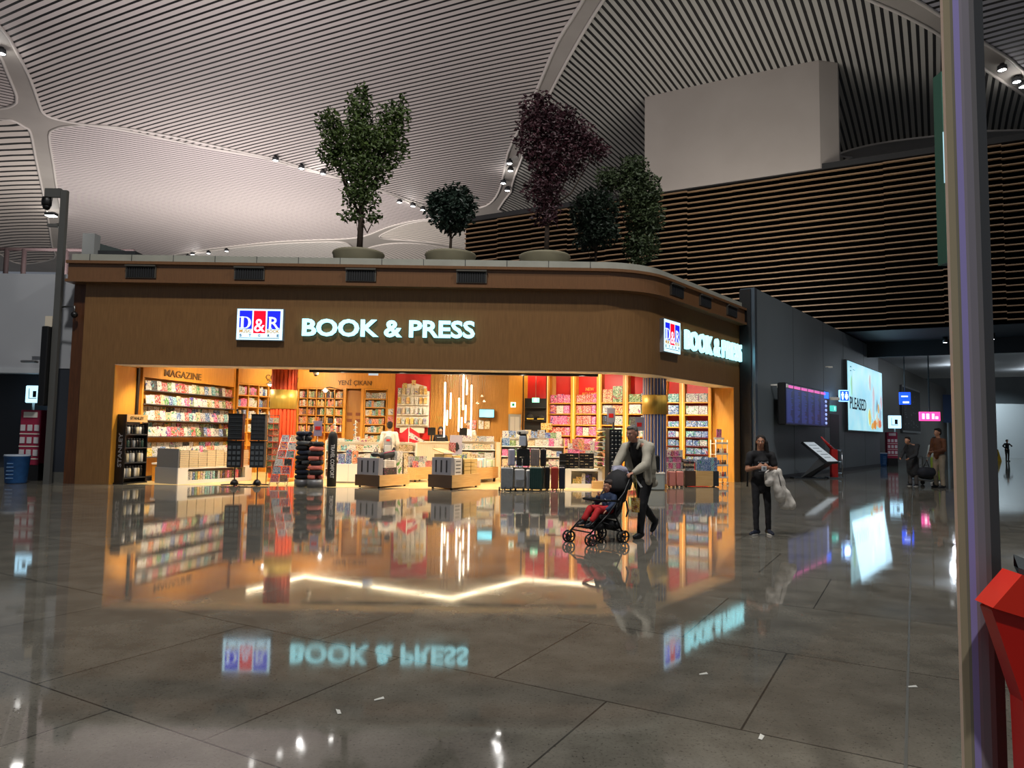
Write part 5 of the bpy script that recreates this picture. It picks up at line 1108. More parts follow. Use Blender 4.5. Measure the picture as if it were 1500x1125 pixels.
# tall black spinner beside the walking man
t = thing('spinner_rack', 'tall black spinner of small hanging packs behind the walking man', 'rack', (3.0, 20.9, 0), .2)
obj('post', MB().cyl(0, 0, 0, 1.95, .03), BLACK, t); obj('base', MB().cyl(0, 0, 0, .06, .3), BLACK, t)
obj('panel_box', MB().box(-.19, -.19, .2, .19, .19, 1.75), BLACK, t)
for r in range(12):
    for c in range(3): obj('pack', MB().rbox(-.15+c*.11, -.24, .26+r*.122, -.07+c*.11, -.19, .35+r*.122, .005), mat('pack_dark', '#22262a', .35), t); 
    for c in range(3): obj('tag', MB().box(-.135+c*.11, -.243, .33+r*.122, -.095+c*.11, -.24, .345+r*.122), WHITE, t)
o = thing('topper_card', 'grey topper card with red print on the tall black spinner', 'sign', (2.93, 20.9, 1.95)); obj('card', MB().box(-.12, 0, 0, .12, .01, .42), mat('topper_grey', '#8e8894', .5), o); obj('print', MB().box(-.07, -.004, .14, .07, 0, .26), RED, o)
o = thing('topper_card', 'grey topper card with red print beside the striped column', 'sign', (3.78, 21.0, 0)); obj('card', MB().box(-.13, 0, 1.72, .13, .01, 2.12), mat('topper_grey', '#8e8894', .5), o); obj('print', MB().box(-.07, -.004, 1.84, .07, 0, 1.96), RED, o); obj('pole', MB().cyl(0, .005, 0, 1.72, .012, n=8), STEEL, o); obj('foot', MB().cyl(0, 0, 0, .02, .12, n=16), STEEL, o)

# suitcases
def suitcase(label, x, y, z, w_, d_, h, m_, rz=0, handle=0, face=True):
    t = thing('suitcase', label, 'suitcase', (x, y, z), rz)
    b = MB(); b.rbox(-w_/2, -d_/2, .05, w_/2, d_/2, h, .05)
    obj('shell', b, m_, t)
    rb_ = MB()
    for k in range(5): rb_.box(-w_/2+.06+k*(w_-.12)/4-.006, -d_/2-.006, .1, -w_/2+.06+k*(w_-.12)/4+.006, -d_/2+.002, h-.06)
    obj('ribs', rb_, m_, t)
    obj('seam', MB().rbox(-w_/2-.004, -.008, .05, w_/2+.004, .008, h+.003, .01), BLACK, t)
    obj('top_handle', MB().tube([(-.08, 0, h-.005), (-.07, 0, h+.035), (.07, 0, h+.035), (.08, 0, h-.005)], .012), BLACK, t)
    for sx in (-1, 1):
        for sy in (-1, 1): obj('wheel', MB().tube([(sx*(w_/2-.05)-.012, sy*(d_/2-.04), .028), (sx*(w_/2-.05)+.012, sy*(d_/2-.04), .028)], .028, 10), BLACK, t)
    if handle: 
        for s in (-1, 1): obj('trolley_rod', MB().cyl(s*.07, d_/2-.03, h-.02, h+handle, .008, n=8), CHROME, t)
        obj('trolley_grip', MB().tube([(-.09, d_/2-.03, h+handle), (.09, d_/2-.03, h+handle)], .014), BLACK, t)
    return t
SG = noisy('shell_grey', '#6f7377', '#7a7e82', 20, .35); SS = mat('shell_silver', '#a9acb0', .3, .4); GN = mat('shell_green', '#16332f', .35); RD_ = mat('shell_red', '#9c3226', .35); NV = mat('shell_navy', '#15192c', .4); BK = mat('shell_black', '#121315', .35); BR = mat('shell_taupe', '#6a6260', .35); LL = mat('shell_lilac', '#84859a', .35); PK = mat('shell_coral', '#cf8478', .4)
g_ = suitcase('grey ride-on suitcase with large wheels at the shop threshold', -.10, 19.75, 0, .34, .26, .64, SG)
for x in (-.2, -.05, .1): obj('large_wheel', MB().tube([(x-.02, -.19, .062), (x+.02, -.19, .062)], .062, 14), BLACK, g_)
w2 = thing('scooter_suitcase', 'silver scooter suitcase with raised trolley grip beside the grey one', 'suitcase', (.24, 19.8, 0))
obj('shell', MB().rbox(-.13, -.16, .10, .14, .16, .60, .04), SS, w2)
for x in (-.1, .12): obj('wheel', MB().tube([(x-.03, -.18, .06), (x+.03, -.18, .06)], .06, 12), BLACK, w2)
obj('foot_plate', MB().box(-.1, -.26, .3, .14, -.16, .32), CHROME, w2); obj('trolley_rod', MB().cyl(.08, -.1, .5, .92, .01, n=8), CHROME, w2); obj('trolley_grip', MB().tube([(0, -.1, .92), (.13, -.1, .92)], .016), BLACK, w2)
suitcase('slim pale suitcase between the silver and dark green ones', .49, 19.95, 0, .13, .3, .58, SS)
suitcase('dark green hard suitcase in the front row at the threshold', .72, 19.85, 0, .36, .26, .66, GN, -.25)
suitcase('black suitcase squeezed between the green and red ones', 1.03, 20.1, 0, .14, .3, .66, BK, -.1)
suitcase('red hard suitcase in the front row at the threshold', 1.24, 20.1, 0, .20, .3, .66, RD_, -.1)
suitcase('dark navy suitcase at the cabinet end of the front row', 1.45, 20.15, 0, .17, .3, .66, NV, -.05)
t = thing('platform', 'low black platform carrying the raised row of suitcases', 'platform', (.45, 20.72, 0)); obj('top', MB().box(-.6, -.2, .56, .62, .25, .6), BLACK, t); obj('body', MB().box(-.58, -.15, 0, .6, .23, .56), DGREY, t)
suitcase('lilac grey suitcase on the platform, nearest the blankets', .02, 20.72, .60, .2, .24, .53, LL)
suitcase('large black suitcase in the middle of the platform', .36, 20.72, .60, .38, .26, .56, BK, handle=.3)
suitcase('taupe ribbed suitcase on the platform beside the black one', .70, 20.72, .60, .26, .24, .55, BR)
suitcase('narrow black suitcase on the platform, nearest the cabinet', .94, 20.72, .60, .17, .26, .55, BK)
t = thing('backpack', 'grey and black backpack propped on top of the large black suitcase', 'backpack', (.38, 20.66, 1.17), -.5)
b_ = obj('body', soft_mesh([('c', (0, 0, .1), (-.05, .02, .40), .13, .12, .8), ('e', (-.08, -.02, .44), (.15, .12, .08))], noisy('pack_fabric', '#1c1d20', '#292a2e', 8, .8), .012, 3), None, t); 
obj('pocket', MB().rbox(-.09, -.16, .06, .11, -.10, .34, .02), mat('pocket_blue_grey', '#77849a', .6), t); obj('flap', MB().rbox(-.17, -.13, .40, .10, .08, .50, .03), mat('flap_grey', '#8f8f8e', .7), t)

# spinners, postcards, slanted wire rack
def spinner(x, y, label, upper, lower, z0=.52, z1=2.0):
    t = thing('spinner_rack', label, 'rack', (x, y, 0), .12)
    obj('pole', MB().cyl(0, 0, 0, 2.12, .018, n=10), BLACK, t); obj('finial', MB().ball((0, 0, 2.12), .035, 6), BLACK, t); obj('hub', MB().lathe([(.13, .03), (.1, .12), (.05, .18)], n=14), BLACK, t)
    for a in range(4): obj('foot', MB().tube([(0, 0, .05), (.36*cos(a*pi/2+.3), .2*sin(a*pi/2+.3), .03)], .02, 6), BLACK, t)
    zm = (z0+z1)/2+.02
    obj('upper_panel', MB().box(-.19, -.15, zm, .19, .15, z1), upper, t); obj('lower_panel', MB().box(-.19, -.15, z0, .19, .15, zm-.05), lower, t)
    obj('shelf_ring', MB().box(-.21, -.17, zm-.05, .21, .17, zm-.02).box(-.21, -.17, z1, .21, .17, z1+.015), BLACK, t)
    for r in range(6): obj('hook_rail', MB().box(-.19, -.165, zm+.06+r*.11, .19, -.15, zm+.075+r*.11), mat('rail_grey', '#3e4244', .5), t)
    for r in range(4):
        for c in range(3): obj('hanging_item', MB().rbox(-.16+c*.12, -.17, z0+.06+r*.15, -.08+c*.12, -.15, z0+.15+r*.15, .004), mat('item_steel', '#565c60', .4), t)
    return t
spinner(-7.72, 20.0, 'black spinner rack of belts with ridged panels, nearer the white island', noisy('ridged_black', '#15181a', '#25292b', 3, .5, (1, 1, 30)), mat('spinner_dark', '#1a1d20', .5))
spinner(-7.12, 20.1, 'black spinner rack of ties and wallets, nearer the postcard rack', noisy('ridged_dark', '#1d1f22', '#3a3c3e', 3, .5, (30, 1, 1)), mat('spinner_grey', '#2b2f33', .5))
t = thing('postcard_rack', 'tall wire rack of brownish postcards in front of the red column', 'rack', (-6.93, 20.75, 0), -.15)
obj('frame', MB().tube([(-.17, 0, 0), (-.17, 0, 2.0), (.17, 0, 2.0), (.17, 0, 0)], .012, 6), BLACK, t)
for r in range(9):
    for c in range(2): put('postcard', pbox(.15, .02, .15, ['brown', 'beige', 'green', 'orange', 'grey', 'brown'][(r*2+c*3) % 6], 3), Frame(-6.93, 20.72, -.15), -.085+c*.17, 0, .34+r*.18, 0, '%s postcard in the %s row from the floor, %s of the wire postcard rack' % (['brown', 'beige', 'green', 'orange', 'grey', 'brown'][(r*2+c*3) % 6], NTH[r], ['spinner side', 'column side'][c]), 'postcard', 'postcards in the wire rack')
    obj('wire_shelf', MB().box(-.17, -.06, .32+r*.18, .17, .02, .33+r*.18), DGREY, t)
t = thing('magazine_stand', 'leaning white wire magazine stand in front of the red column', 'rack', (-6.45, 20.25, 0), .25)
WW = mat('wire_white', '#c9c9c6', .4, .3)
for s in (-.24, 0, .24): obj('upright', MB().tube([(s-.12, -.15, .0), (s+.16, .22, 1.36), (s+.16, .32, 1.36)], .012, 6), WW, t)
for r in range(6):
    z = .12+r*.225; k = (z/1.36); x0 = -.36+.28*k; y0 = -.16+.37*k
    obj('wire_tier', MB().tube([(x0, y0-.06, z), (x0+.48, y0-.06, z), (x0+.48, y0+.02, z), (x0, y0+.02, z), (x0, y0-.06, z)], .008, 5), WW, t)
    for c in range(2):
        cn = ['red', 'brown', 'grey', 'red', 'white', 'black', 'red', 'grey', 'orange', 'white', 'grey', 'beige'][r*2+c]
        put('magazine', pbox(.2, .012, .19, cn, 2), Frame(-6.45, 20.25, .25), x0+.13+c*.24, y0-.02, z+.005, 0, '%s magazine in tier %s of the leaning wire stand, %s' % (cn, ['one', 'two', 'three', 'four', 'five', 'six'][r], ['island side', 'pillow side'][c]), 'magazine', 'magazines in the leaning wire stand', tilt=-.2)
obj('back_leg', MB().tube([(.1, .3, 1.3), (.05, .4, 0)], .012, 6), WW, t)

# travel pillow towers
def pillow_ring(m_, R, r): return MB().tube([(R*cos(a), R*sin(a), 0) for a in [radians(-60+300*k/14-90+60+30) for k in range(15)]], [r*.8]+[r]*13+[r*.8], 8)
def tower(x, y, n, z0, dz, R, r, cols, label, nm, top):
    t = thing('pillow_stand', label, 'stand', (x, y, 0)); obj('drum', MB().cyl(0, 0, 0, z0, R+.03), mat('drum_grey', '#6e6e70', .4, .3), t); obj('pole', MB().cyl(0, 0, z0, z0+n*dz+.04, .02, n=8), DGREY, t)
    for k in range(n):
        c = cols[k % len(cols)]
        p = thing('travel_pillow', '%s travel pillow, %s from the bottom of the %s' % (c[0], NTH[k], nm), 'pillow', (x, y, z0+r+.003+k*dz), RN.uniform(0, 6), 'travel pillows on the %s' % nm)
        obj('cushion', pillow_ring(None, R-r+.03, r), noisy('plush_'+c[1][1:], c[1], c[2], 18, .95), p); obj('strap', MB().box(-.02, R-r-.02, r*.6, .02, R+.02, r*1.02), BLACK, p)
tower(-5.87, 20.2, 10, .2, .135, .2, .068, [('black', '#101216', '#1c2028'), ('navy', '#151b2a', '#222a3c'), ('black', '#0e0f12', '#1a1c20'), ('dark grey', '#3a3d40', '#55585a')], 'grey drum stand of dark travel pillows right of the red column', 'dark pillow tower', 1.5)
tower(-5.45, 19.95, 8, .22, .13, .19, .066, [('coral', '#cc6a5c', '#da7c6c'), ('black', '#131316', '#222226')], 'grey drum stand of coral travel pillows at the threshold', 'coral pillow tower', 1.2)
t = thing('pillow_sign', 'tall black rounded sign with white vertical letters beside the coral pillows', 'sign', (-5.08, 20.3, 0))
obj('bolster', MB().lathe([(.12, 0), (.13, .02), (.13, 1.40), (.11, 1.50), (.05, 1.56)], n=24), mat('sign_black_felt', '#0b0b0c', .8), t)
lt = text_mesh('TRAVEL COMFORT', mat('sign_letters', '#d9d6d0', .5), .95, .11, .004, .02); o = obj('lettering', lt, None, t); o.matrix_local = Matrix.Translation((.04, -.135, .72)) @ Matrix.Rotation(pi/2, 4, 'Y')
t = thing('topper_card', 'lilac grey card with red print standing above the travel pillows', 'sign', (-5.60, 20.6, 0)); obj('card', MB().box(-.12, 0, 1.42, .12, .01, 1.86), mat('topper_lilac', '#8a8098', .5), t); obj('print', MB().box(-.08, -.004, 1.6, .08, 0, 1.70), RED, t); obj('pole', MB().cyl(0, .01, 0, 1.42, .012, n=8), STEEL, t)

# red gabled promotion topper and white sign poles
t = thing('promo_topper', 'red and white roof-shaped cardboard topper over the cream shelf unit', 'sign', (-3.35, 23.3, 1.25))
tp_ = MB(); 
for P, mi in (([(-.55, .02), (0, .5), (0, .0), (-.1, .0)], 0), ([(0, .5), (.35, .28), (.35, .14), (0, .36)], 0), ([(.0, .14), (.35, .02), (.2, -.02), (0, .0)], 0), ([(0, .36), (.35, .14), (.6, 0), (.35, .02), (0, .14)], 1)):
    tp_.mi = mi; n = len(P); tp_.add([(x, -.01, z) for x, z in P]+[(x, .01, z) for x, z in P], [tuple(range(n))[::-1], tuple(range(n, 2*n))]+[(i, (i+1) % n, (i+1) % n+n, i+n) for i in range(n)])
obj('panels', tp_, [mat('promo_red', '#c01824', .5), cover('white', 1)], t); obj('edge', MB().box(-.012, -.02, -.02, .012, -.01, .52), WHITE, t); obj('foot', MB().box(-.1, -.05, -.02, .1, .05, 0), WHITE, t)
for k, (x, y, z0, z1, l) in enumerate(((-6.05, 24.4, 0, 2.0, 'slim stand of hanging chains beside the narrow bookcase, nearer the wide one'), (-5.3, 24.2, 0, 1.95, 'slim stand of hanging chains in front of the narrow bookcase'))):
    t = thing('hanger_stand', l, 'stand', (x, y, 0)); obj('pole', MB().cyl(0, 0, 0, z1, .02, n=8), WHITE, t)
    for r in range(9): obj('hanging_item', MB().ball((.03*(-1)**r, -.02, 1.2+r*.085), (.045, .03, .035), 5), [CREAM, GREYL][r % 2], t)
    obj('foot', MB().cyl(0, 0, 0, .02, .15, n=14), WHITE, t)
t = thing('poster_stand', 'grey poster with a woman\'s dark profile standing in front of the counter', 'poster', (-1.78, 23.0, 0)); obj('sheet', MB().box(-.2, 0, .75, .2, .02, 1.5), mat('poster_lilac', '#9a93a0', .5), t); obj('printed_profile', blob(0, 1.12, .1, (0, 0, 0), 3, sq=1.5), mat('ink_black', '#161412', .5), t); obj('legs', MB().box(-.03, 0, 0, .03, .02, .75), STEEL, t)
bpy.data.objects['printed_profile'].location = (.02, .055, 0)

# right-hand goods: pink cases, dark crate, trolley shelf
for k, (x, y) in enumerate(((4.94, 21.98), (5.21, 22.08))): suitcase(['coral pink suitcase left of its twin, below the pink book rack', 'coral pink suitcase next to the brown crate'][k], x, y, 0, .24, .20, .50, PK, .1)
f = Frame(4.42, 22.35, 0); t = thing('book_rack', 'low rack of pink activity books behind the coral suitcases', 'rack', f.p(0, 0)); obj('body', MB().box(.1, .1, 0, 1.05, .4, .55), WHITE, t)
for r in range(3): row('activity_book', 'book', f, .14, 1.0, .16+.1*(r > 0), .56+r*.19 if r else .56, [.17], [.1, .13], .08, ['pink', 'white', 'red', 'grey'], '%s activity book, '+'%s along the '+['low', 'middle', 'high'][r]+' row behind the coral suitcases', 'activity books behind the coral suitcases', 2)
obj('back_panel', MB().box(.1, .34, .55, 1.05, .4, 1.15), CREAM, t)
for z in (.74, .93): obj('shelf', MB().box(.1, .2, z, 1.05, .34, z+.01), WHITE, t)
t = thing('display_crate', 'brown and oak crate topped with blue packs near the trolley shelf', 'crate', (5.45, 22.35, 0), radians(8)); obj('dark_panel', MB().box(0, 0, .03, .36, .5, .50), W_DARK, t); obj('side_board', MB().box(.36, -.03, .03, .92, .5, .50), W_OAK, t); obj('dark_panel', MB().box(.92, 0, .03, 1.12, .5, .50), DGREY, t)
for u in (.08, 1.0): obj('caster', MB().cyl(u, .1, 0, .03, .03, n=8), BLACK, t)
f = Frame(5.45, 22.35, radians(8))
row('blue_pack', 'box', f, .40, 1.1, .08, .501, [.38, .42, .36], [.1, .12], .16, ['turquoise', 'grey', 'blue', 'blue', 'blue', 'blue'], '%s pack standing %s along the front of the brown and oak crate', 'packs on the brown and oak crate', 2)
for k in range(5): put('flat_box', pbox(.3, .3, .07, ['grey', 'black', 'beige', 'black', 'grey'][k], 1.5), f, .18, .2, .502+k*.073, 0, '%s flat box, %s from the bottom of the pile beside the blue packs' % (['grey', 'black', 'beige', 'black', 'grey'][k], NTH[k]), 'box', 'flat boxes beside the blue packs')
put('toy_box', pbox(.4, .2, .16, 'red', 1.2), f, .85, .38, .96-.459+.001, 0, 'red printed toy box on the brown and oak crate behind the blue packs', 'box')
t = thing('trolley_shelf', 'white four-tier trolley shelf of small toys at the shop side front', 'shelf', (7.02, 24.05, 0), radians(20))
for sx in (-.23, .23):
    for sy in (-.14, .14): obj('upright', MB().cyl(sx, sy, .08, 1.48, .015, n=8), WHITE, t); obj('caster', MB().ball((sx, sy, .04), .04, 5), CREAM, t)
for z in (.22, .62, 1.0, 1.36): obj('tray', MB().box(-.25, -.16, z-.02, .25, .16, z).box(-.25, -.165, z, .25, -.155, z+.04), WHITE, t)
obj('header', MB().box(-.2, -.01, 1.48, .2, .01, 1.56), CREAM, t)
f = Frame(7.02, 24.05, radians(20))
for r, z in enumerate((.22, .62, 1.0, 1.36)):
    if r < 3 or 1:
        for k in range(5):
            cn = ['black', 'orange', 'red', 'white', 'brown', 'blue', 'beige'][(k*3+r*2) % 7]
            me = _mc.setdefault(('fig', cn), MB().lathe([(.03, 0), (.038, .02), (.036, .11), (.02, .12), (.028, .14), (.026, .18), (.01, .19)], n=8).mesh('toy_figure', mat('fig_'+cn, {'black': '#1b1b1c', 'orange': '#c9763a', 'red': '#b8352e', 'white': '#dedad2', 'brown': '#6a4630', 'blue': '#4a6f9c', 'beige': '#c9b48c'}[cn], .5)))
            if r < 3: put('toy_figure', me, f, -.18+k*.09, -.08, z+.001, 0, '%s little figure, %s from the shop inside, %s tier of the trolley shelf' % (cn, NTH[k], ['bottom', 'third', 'second'][r]), 'toy figure', 'little figures on the trolley shelf')
put('price_card', pbox(.2, .01, .28, 'pink', 2), f, 0, 0, 1.561, 0, 'pale pink price card standing on top of the trolley shelf', 'card')
t = thing('plinth', 'pale grey plinth behind the walking man', 'plinth', (4.2, 20.95, 0)); obj('body', MB().rbox(-.3, -.18, 0, .3, .2, .48, .06), mat('plinth_grey', '#9aa09c', .4), t); obj('rim', MB().rbox(-.31, -.19, .48, .31, .21, .5, .06), WHITE, t)
suitcase('black suitcase standing on the pale grey plinth behind the man', 4.2, 20.95, .5, .32, .22, .5, BK)

# ================================================================== PEOPLE
def V(*a): return Vector(a)
def hand_prims(wr, d, side, pn, s=1.0, curl=.6):
    """palm, four unequal bent fingers and a thumb. wr wrist, d hand direction, side = across the palm towards the thumb, pn = palm normal"""
    wr, d, side, pn = V(*wr), V(*d).normalized(), V(*side), V(*pn); side = (side-d*side.dot(d)).normalized(); pn = d.cross(side)*(1 if d.cross(side).dot(pn) > 0 else -1)
    P = [('c', tuple(wr), tuple(wr+d*.03*s), .024*s, .028*s, .7, tuple(side)), ('c', tuple(wr+d*.03*s), tuple(wr+d*.075*s), .034*s, .036*s, .42, tuple(side))]
    for k, (off, l) in enumerate(((.028, .070), (.010, .078), (-.009, .072), (-.027, .056))):
        a = wr+d*.085*s+side*off*s; ln = l*s
        d1 = (d*cos(curl*.5)+pn*sin(curl*.5)); d2 = (d*cos(curl*1.3)+pn*sin(curl*1.3)); d3 = (d*cos(curl*2)+pn*sin(curl*2))
        b = a+d1*ln*.45; c = b+d2*ln*.32; e = c+d3*ln*.25
        P += [('c', tuple(a-d*.012*s), tuple(b), .0092*s, .0086*s), ('c', tuple(b), tuple(c), .0086*s, .008*s), ('c', tuple(c), tuple(e), .008*s, .0066*s)]
    a = wr+d*.028*s+side*.026*s; b = a+(d*.62+side*.68+pn*.3).normalized()*.038*s; c = b+(d*.85+side*.2+pn*.5).normalized()*.030*s
    P += [('c', tuple(a), tuple(b), .0125*s, .0105*s), ('c', tuple(b), tuple(c), .0105*s, .0075*s)]
    return P
def rotm(yaw, pitch=0): return Matrix.Rotation(yaw, 3, 'Z') @ Matrix.Rotation(pitch, 3, 'X')
def head_prims(c, R, s=1.0):
    """head facing -Y before R turns it"""
    f = lambda x, y, z: tuple(V(*c)+R@V(x*s, y*s, z*s))
    return [('e', f(0, .012, .03), (.074*s, .092*s, .088*s), R), ('e', f(0, -.022, -.025), (.058*s, .068*s, .082*s), R), ('e', f(0, -.05, -.085), (.030*s, .030*s, .024*s), R),
            ('c', f(0, -.086, .012), f(0, -.108, -.022), .009*s, .014*s), ('e', f(0, -.083, -.052), (.022*s, .012*s, .010*s), R), ('e', f(-.034, -.068, -.018), (.020*s, .016*s, .020*s), R), ('e', f(.034, -.068, -.018), (.020*s, .016*s, .020*s), R),
            ('e', f(0, -.078, .030), (.045*s, .012*s, .010*s), R),
            ('e', f(-.076, .012, -.005), (.010*s, .018*s, .030*s), R), ('e', f(.076, .012, -.005), (.010*s, .018*s, .030*s), R)]
def face_parts(t, c, R, s=1.0, brow='dark_hair', lip='#8a4a40'):
    f = lambda x, y, z: tuple(V(*c)+R@V(x*s, y*s, z*s))
    for sx in (-1, 1):
        obj('eye', MB().ball(f(sx*.029, -.079, .008), (.011*s, .009*s, .007*s), 6), mat('eye_white', '#d8d0c8', .3), t)
        obj('pupil', MB().ball(f(sx*.029, -.086, .008), (.005*s, .004*s, .005*s), 5), mat('pupil', '#120c08', .2), t)
        obj('eyebrow', MB().tube([f(sx*.014, -.088, .026), f(sx*.030, -.087, .031), f(sx*.045, -.079, .026)], .0042*s, 5), MATS[brow], t)
    obj('lips', MB().tube([f(-.022, -.088, -.053), f(0, -.096, -.051), f(.022, -.088, -.053)], [.003*s, .0075*s, .003*s], 6), mat('lips_'+lip[1:], lip, .5), t)
def shoe(t, an, toe_dir, m_, sole, s=1.0, pitch=0):
    """shoe under ankle point an, pointing toe_dir (x,y), pitch>0 lifts the heel"""
    a = V(*an); d = V(toe_dir[0], toe_dir[1], 0).normalized(); up = V(0, 0, 1)
    ax = d.cross(up); M = Matrix.Rotation(-pitch, 3, ax); d2 = M@d; u2 = M@up
    b = a-u2*.085*s
    P = [('c', tuple(b-d2*.045*s+u2*.045*s), tuple(b+d2*.10*s+u2*.035*s), .042*s, .036*s), ('c', tuple(b+d2*.10*s+u2*.032*s), tuple(b+d2*.165*s+u2*.026*s), .040*s, .028*s, .75), ('c', tuple(b-d2*.03*s+u2*.05*s), tuple(a+u2*.01*s), .042*s, .040*s)]
    o = obj('shoe', soft_mesh(P, m_, .009, 2), None, t)
    W = d2.cross(u2); sl = MB(); ring = []
    for k in range(16):
        an_ = 2*pi*k/16; x = .105*s*cos(an_)+.055*s; y = .042*s*sin(an_)*(1.1 if cos(an_) > 0 else .9); ring.append(b+d2*x*1.12+W*y)
    sl.loft([[tuple(p-u2*.002) for p in ring], [tuple(p+u2*.022*s) for p in ring]]); obj('sole', sl, sole, o)

def person(name_label, loc, rz, J, cols, s=1.0, voxel=.011, hair=None, face=True, hands=None, cat='person', top='shirt', sleeve='long', open_jacket=False, seedn=1, topR=1.0, coat=0, shoes=True, legs=True, headR=None, hd_s=1.0, skin=None):
    """J: joint positions in metres, facing -Y; left side is +X"""
    t = thing('person', name_label, cat, loc, rz); k = {a: V(*b)*s for a, b in J.items() if a not in ('hdR',)}; skm = skin or SKIN
    R = headR or rotm(0); hs = s*hd_s; c = k['head']
    B = head_prims(c, R, hs)
    B += [('c', tuple(c+V(0, .02, -.06)*s), tuple(k['neck']), .052*s, .058*s), ('c', tuple(k['neck']), tuple(k['chest']), .055*s, .09*s), ('c', tuple(k['chest']), tuple(k['hip']), .105*s, .10*s, .8, (1, 0, 0))]
    arm = []; hp = []
    for q in 'LR':
        sh, el, wr = k['sh'+q], k['el'+q], k['wr'+q]
        B += [('c', tuple(k['neck']+V(0, 0, -.02)*s), tuple(sh), .042*s, .038*s), ('c', tuple(sh), tuple(el), .042*s, .038*s), ('c', tuple(el), tuple(wr), .037*s, .026*s)]
        hd = hands[q] if hands else (tuple(wr-el), (0, -1, 0), (1 if q == 'R' else -1, 0, 0), .5)
        B += hand_prims(wr, hd[0], hd[1], hd[2], s*.98, hd[3])
        if legs: B += [('c', tuple(k['hl'+q]), tuple(k['kn'+q]), .060*s, .042*s), ('c', tuple(k['kn'+q]), tuple(k['an'+q]), .040*s, .028*s)]
    obj('body', soft_mesh(B, skm, voxel*.75, 2), None, t)
    # trousers
    if legs:
        T = [('c', tuple(k['hip']+V(0, 0, .03)*s), tuple(k['hip']+V(0, 0, -.06)*s), .135*s*cols.get('hipr', 1), .13*s*cols.get('hipr', 1), .8, (1, 0, 0))]
        lr = cols.get('legr', 1)
        for q in 'LR': T += [('c', tuple(k['hl'+q]+V(0, 0, .02)), tuple(k['kn'+q]), .095*s*lr, .068*s*lr), ('c', tuple(k['kn'+q]), tuple(k['an'+q]+V(0, 0, .0)*s), .066*s*lr, .052*s*lr)]
        obj('trousers', soft_mesh(T, cols['legs'], voxel, 4, .006*s, 14, seedn), None, t)
    # top
    U = [('c', tuple(k['chest']+V(0, 0, .03)*s), tuple(k['hip']+V(0, 0, -.02-coat)*s), .148*s*topR, (.150+coat*.12)*s*topR, .78, (1, 0, 0)), ('c', tuple(k['neck']+V(0, 0, -.05)*s), tuple(k['chest']), .085*s, .13*s)]
    for q in 'LR':
        sh, el, wr = k['sh'+q], k['el'+q], k['wr'+q]
        U += [('c', tuple(k['chest']+V(0, 0, .08)*s), tuple(sh), .085*s, .068*s*topR)]
        if sleeve == 'long': U += [('c', tuple(sh), tuple(el), .068*s*topR, .058*s*topR), ('c', tuple(el), tuple(el.lerp(wr, .93)), .058*s*topR, .045*s*topR)]
        else: U += [('c', tuple(sh), tuple(sh.lerp(el, .60)), .060*s, .060*s)]
    o = obj(top, soft_mesh(U, cols['top'], voxel, 4, .010*s, 11, seedn+5), None, t)
    if hair: obj('hair', soft_mesh(hair(c, R, hs*(1.09 if voxel > .013 else 1.0)), cols.get('hair', HAIRD), voxel*.8, 2, .004, 40, seedn), None, t)
    if face: face_parts(t, c, R, hs)
    if shoes:
        for q in 'LR': shoe(t, k['an'+q], cols['toe'+q][0], cols['shoe'], cols['sole'], s, cols['toe'+q][1])
    return t, k
def short_hair(c, R, s):
    f = lambda x, y, z: tuple(V(*c)+R@V(x*s, y*s, z*s))
    return [('e', f(0, .030, .055), (.079*s, .088*s, .078*s), R), ('e', f(0, .055, .0), (.074*s, .062*s, .075*s), R), ('e', f(0, -.028, .092), (.060*s, .050*s, .030*s), R)]
def long_hair(c, R, s):
    f = lambda x, y, z: tuple(V(*c)+R@V(x*s, y*s, z*s))
    return [('e', f(0, .022, .048), (.084*s, .092*s, .082*s), R), ('e', f(0, .055, -.02), (.080*s, .060*s, .10*s), R), ('c', f(.082, .02, .0), f(.105, .015, -.22), .036*s, .036*s), ('c', f(.06, .07, -.05), f(.09, .07, -.26), .045*s, .04*s), ('c', f(-.072, .04, 0), f(-.08, .05, -.17), .026*s, .022*s), ('c', f(0, .07, -.02), f(.03, .085, -.24), .06*s, .05*s)]
BLKCL = noisy('black_cloth', '#0c0c0f', '#15151a', 9, .85); NAVYCL = noisy('navy_cloth', '#12141c', '#1a1d28', 9, .85)
SOLEW = mat('sole_white', '#c9c6c0', .6); SHOEB = mat('shoe_black', '#0f1014', .6)

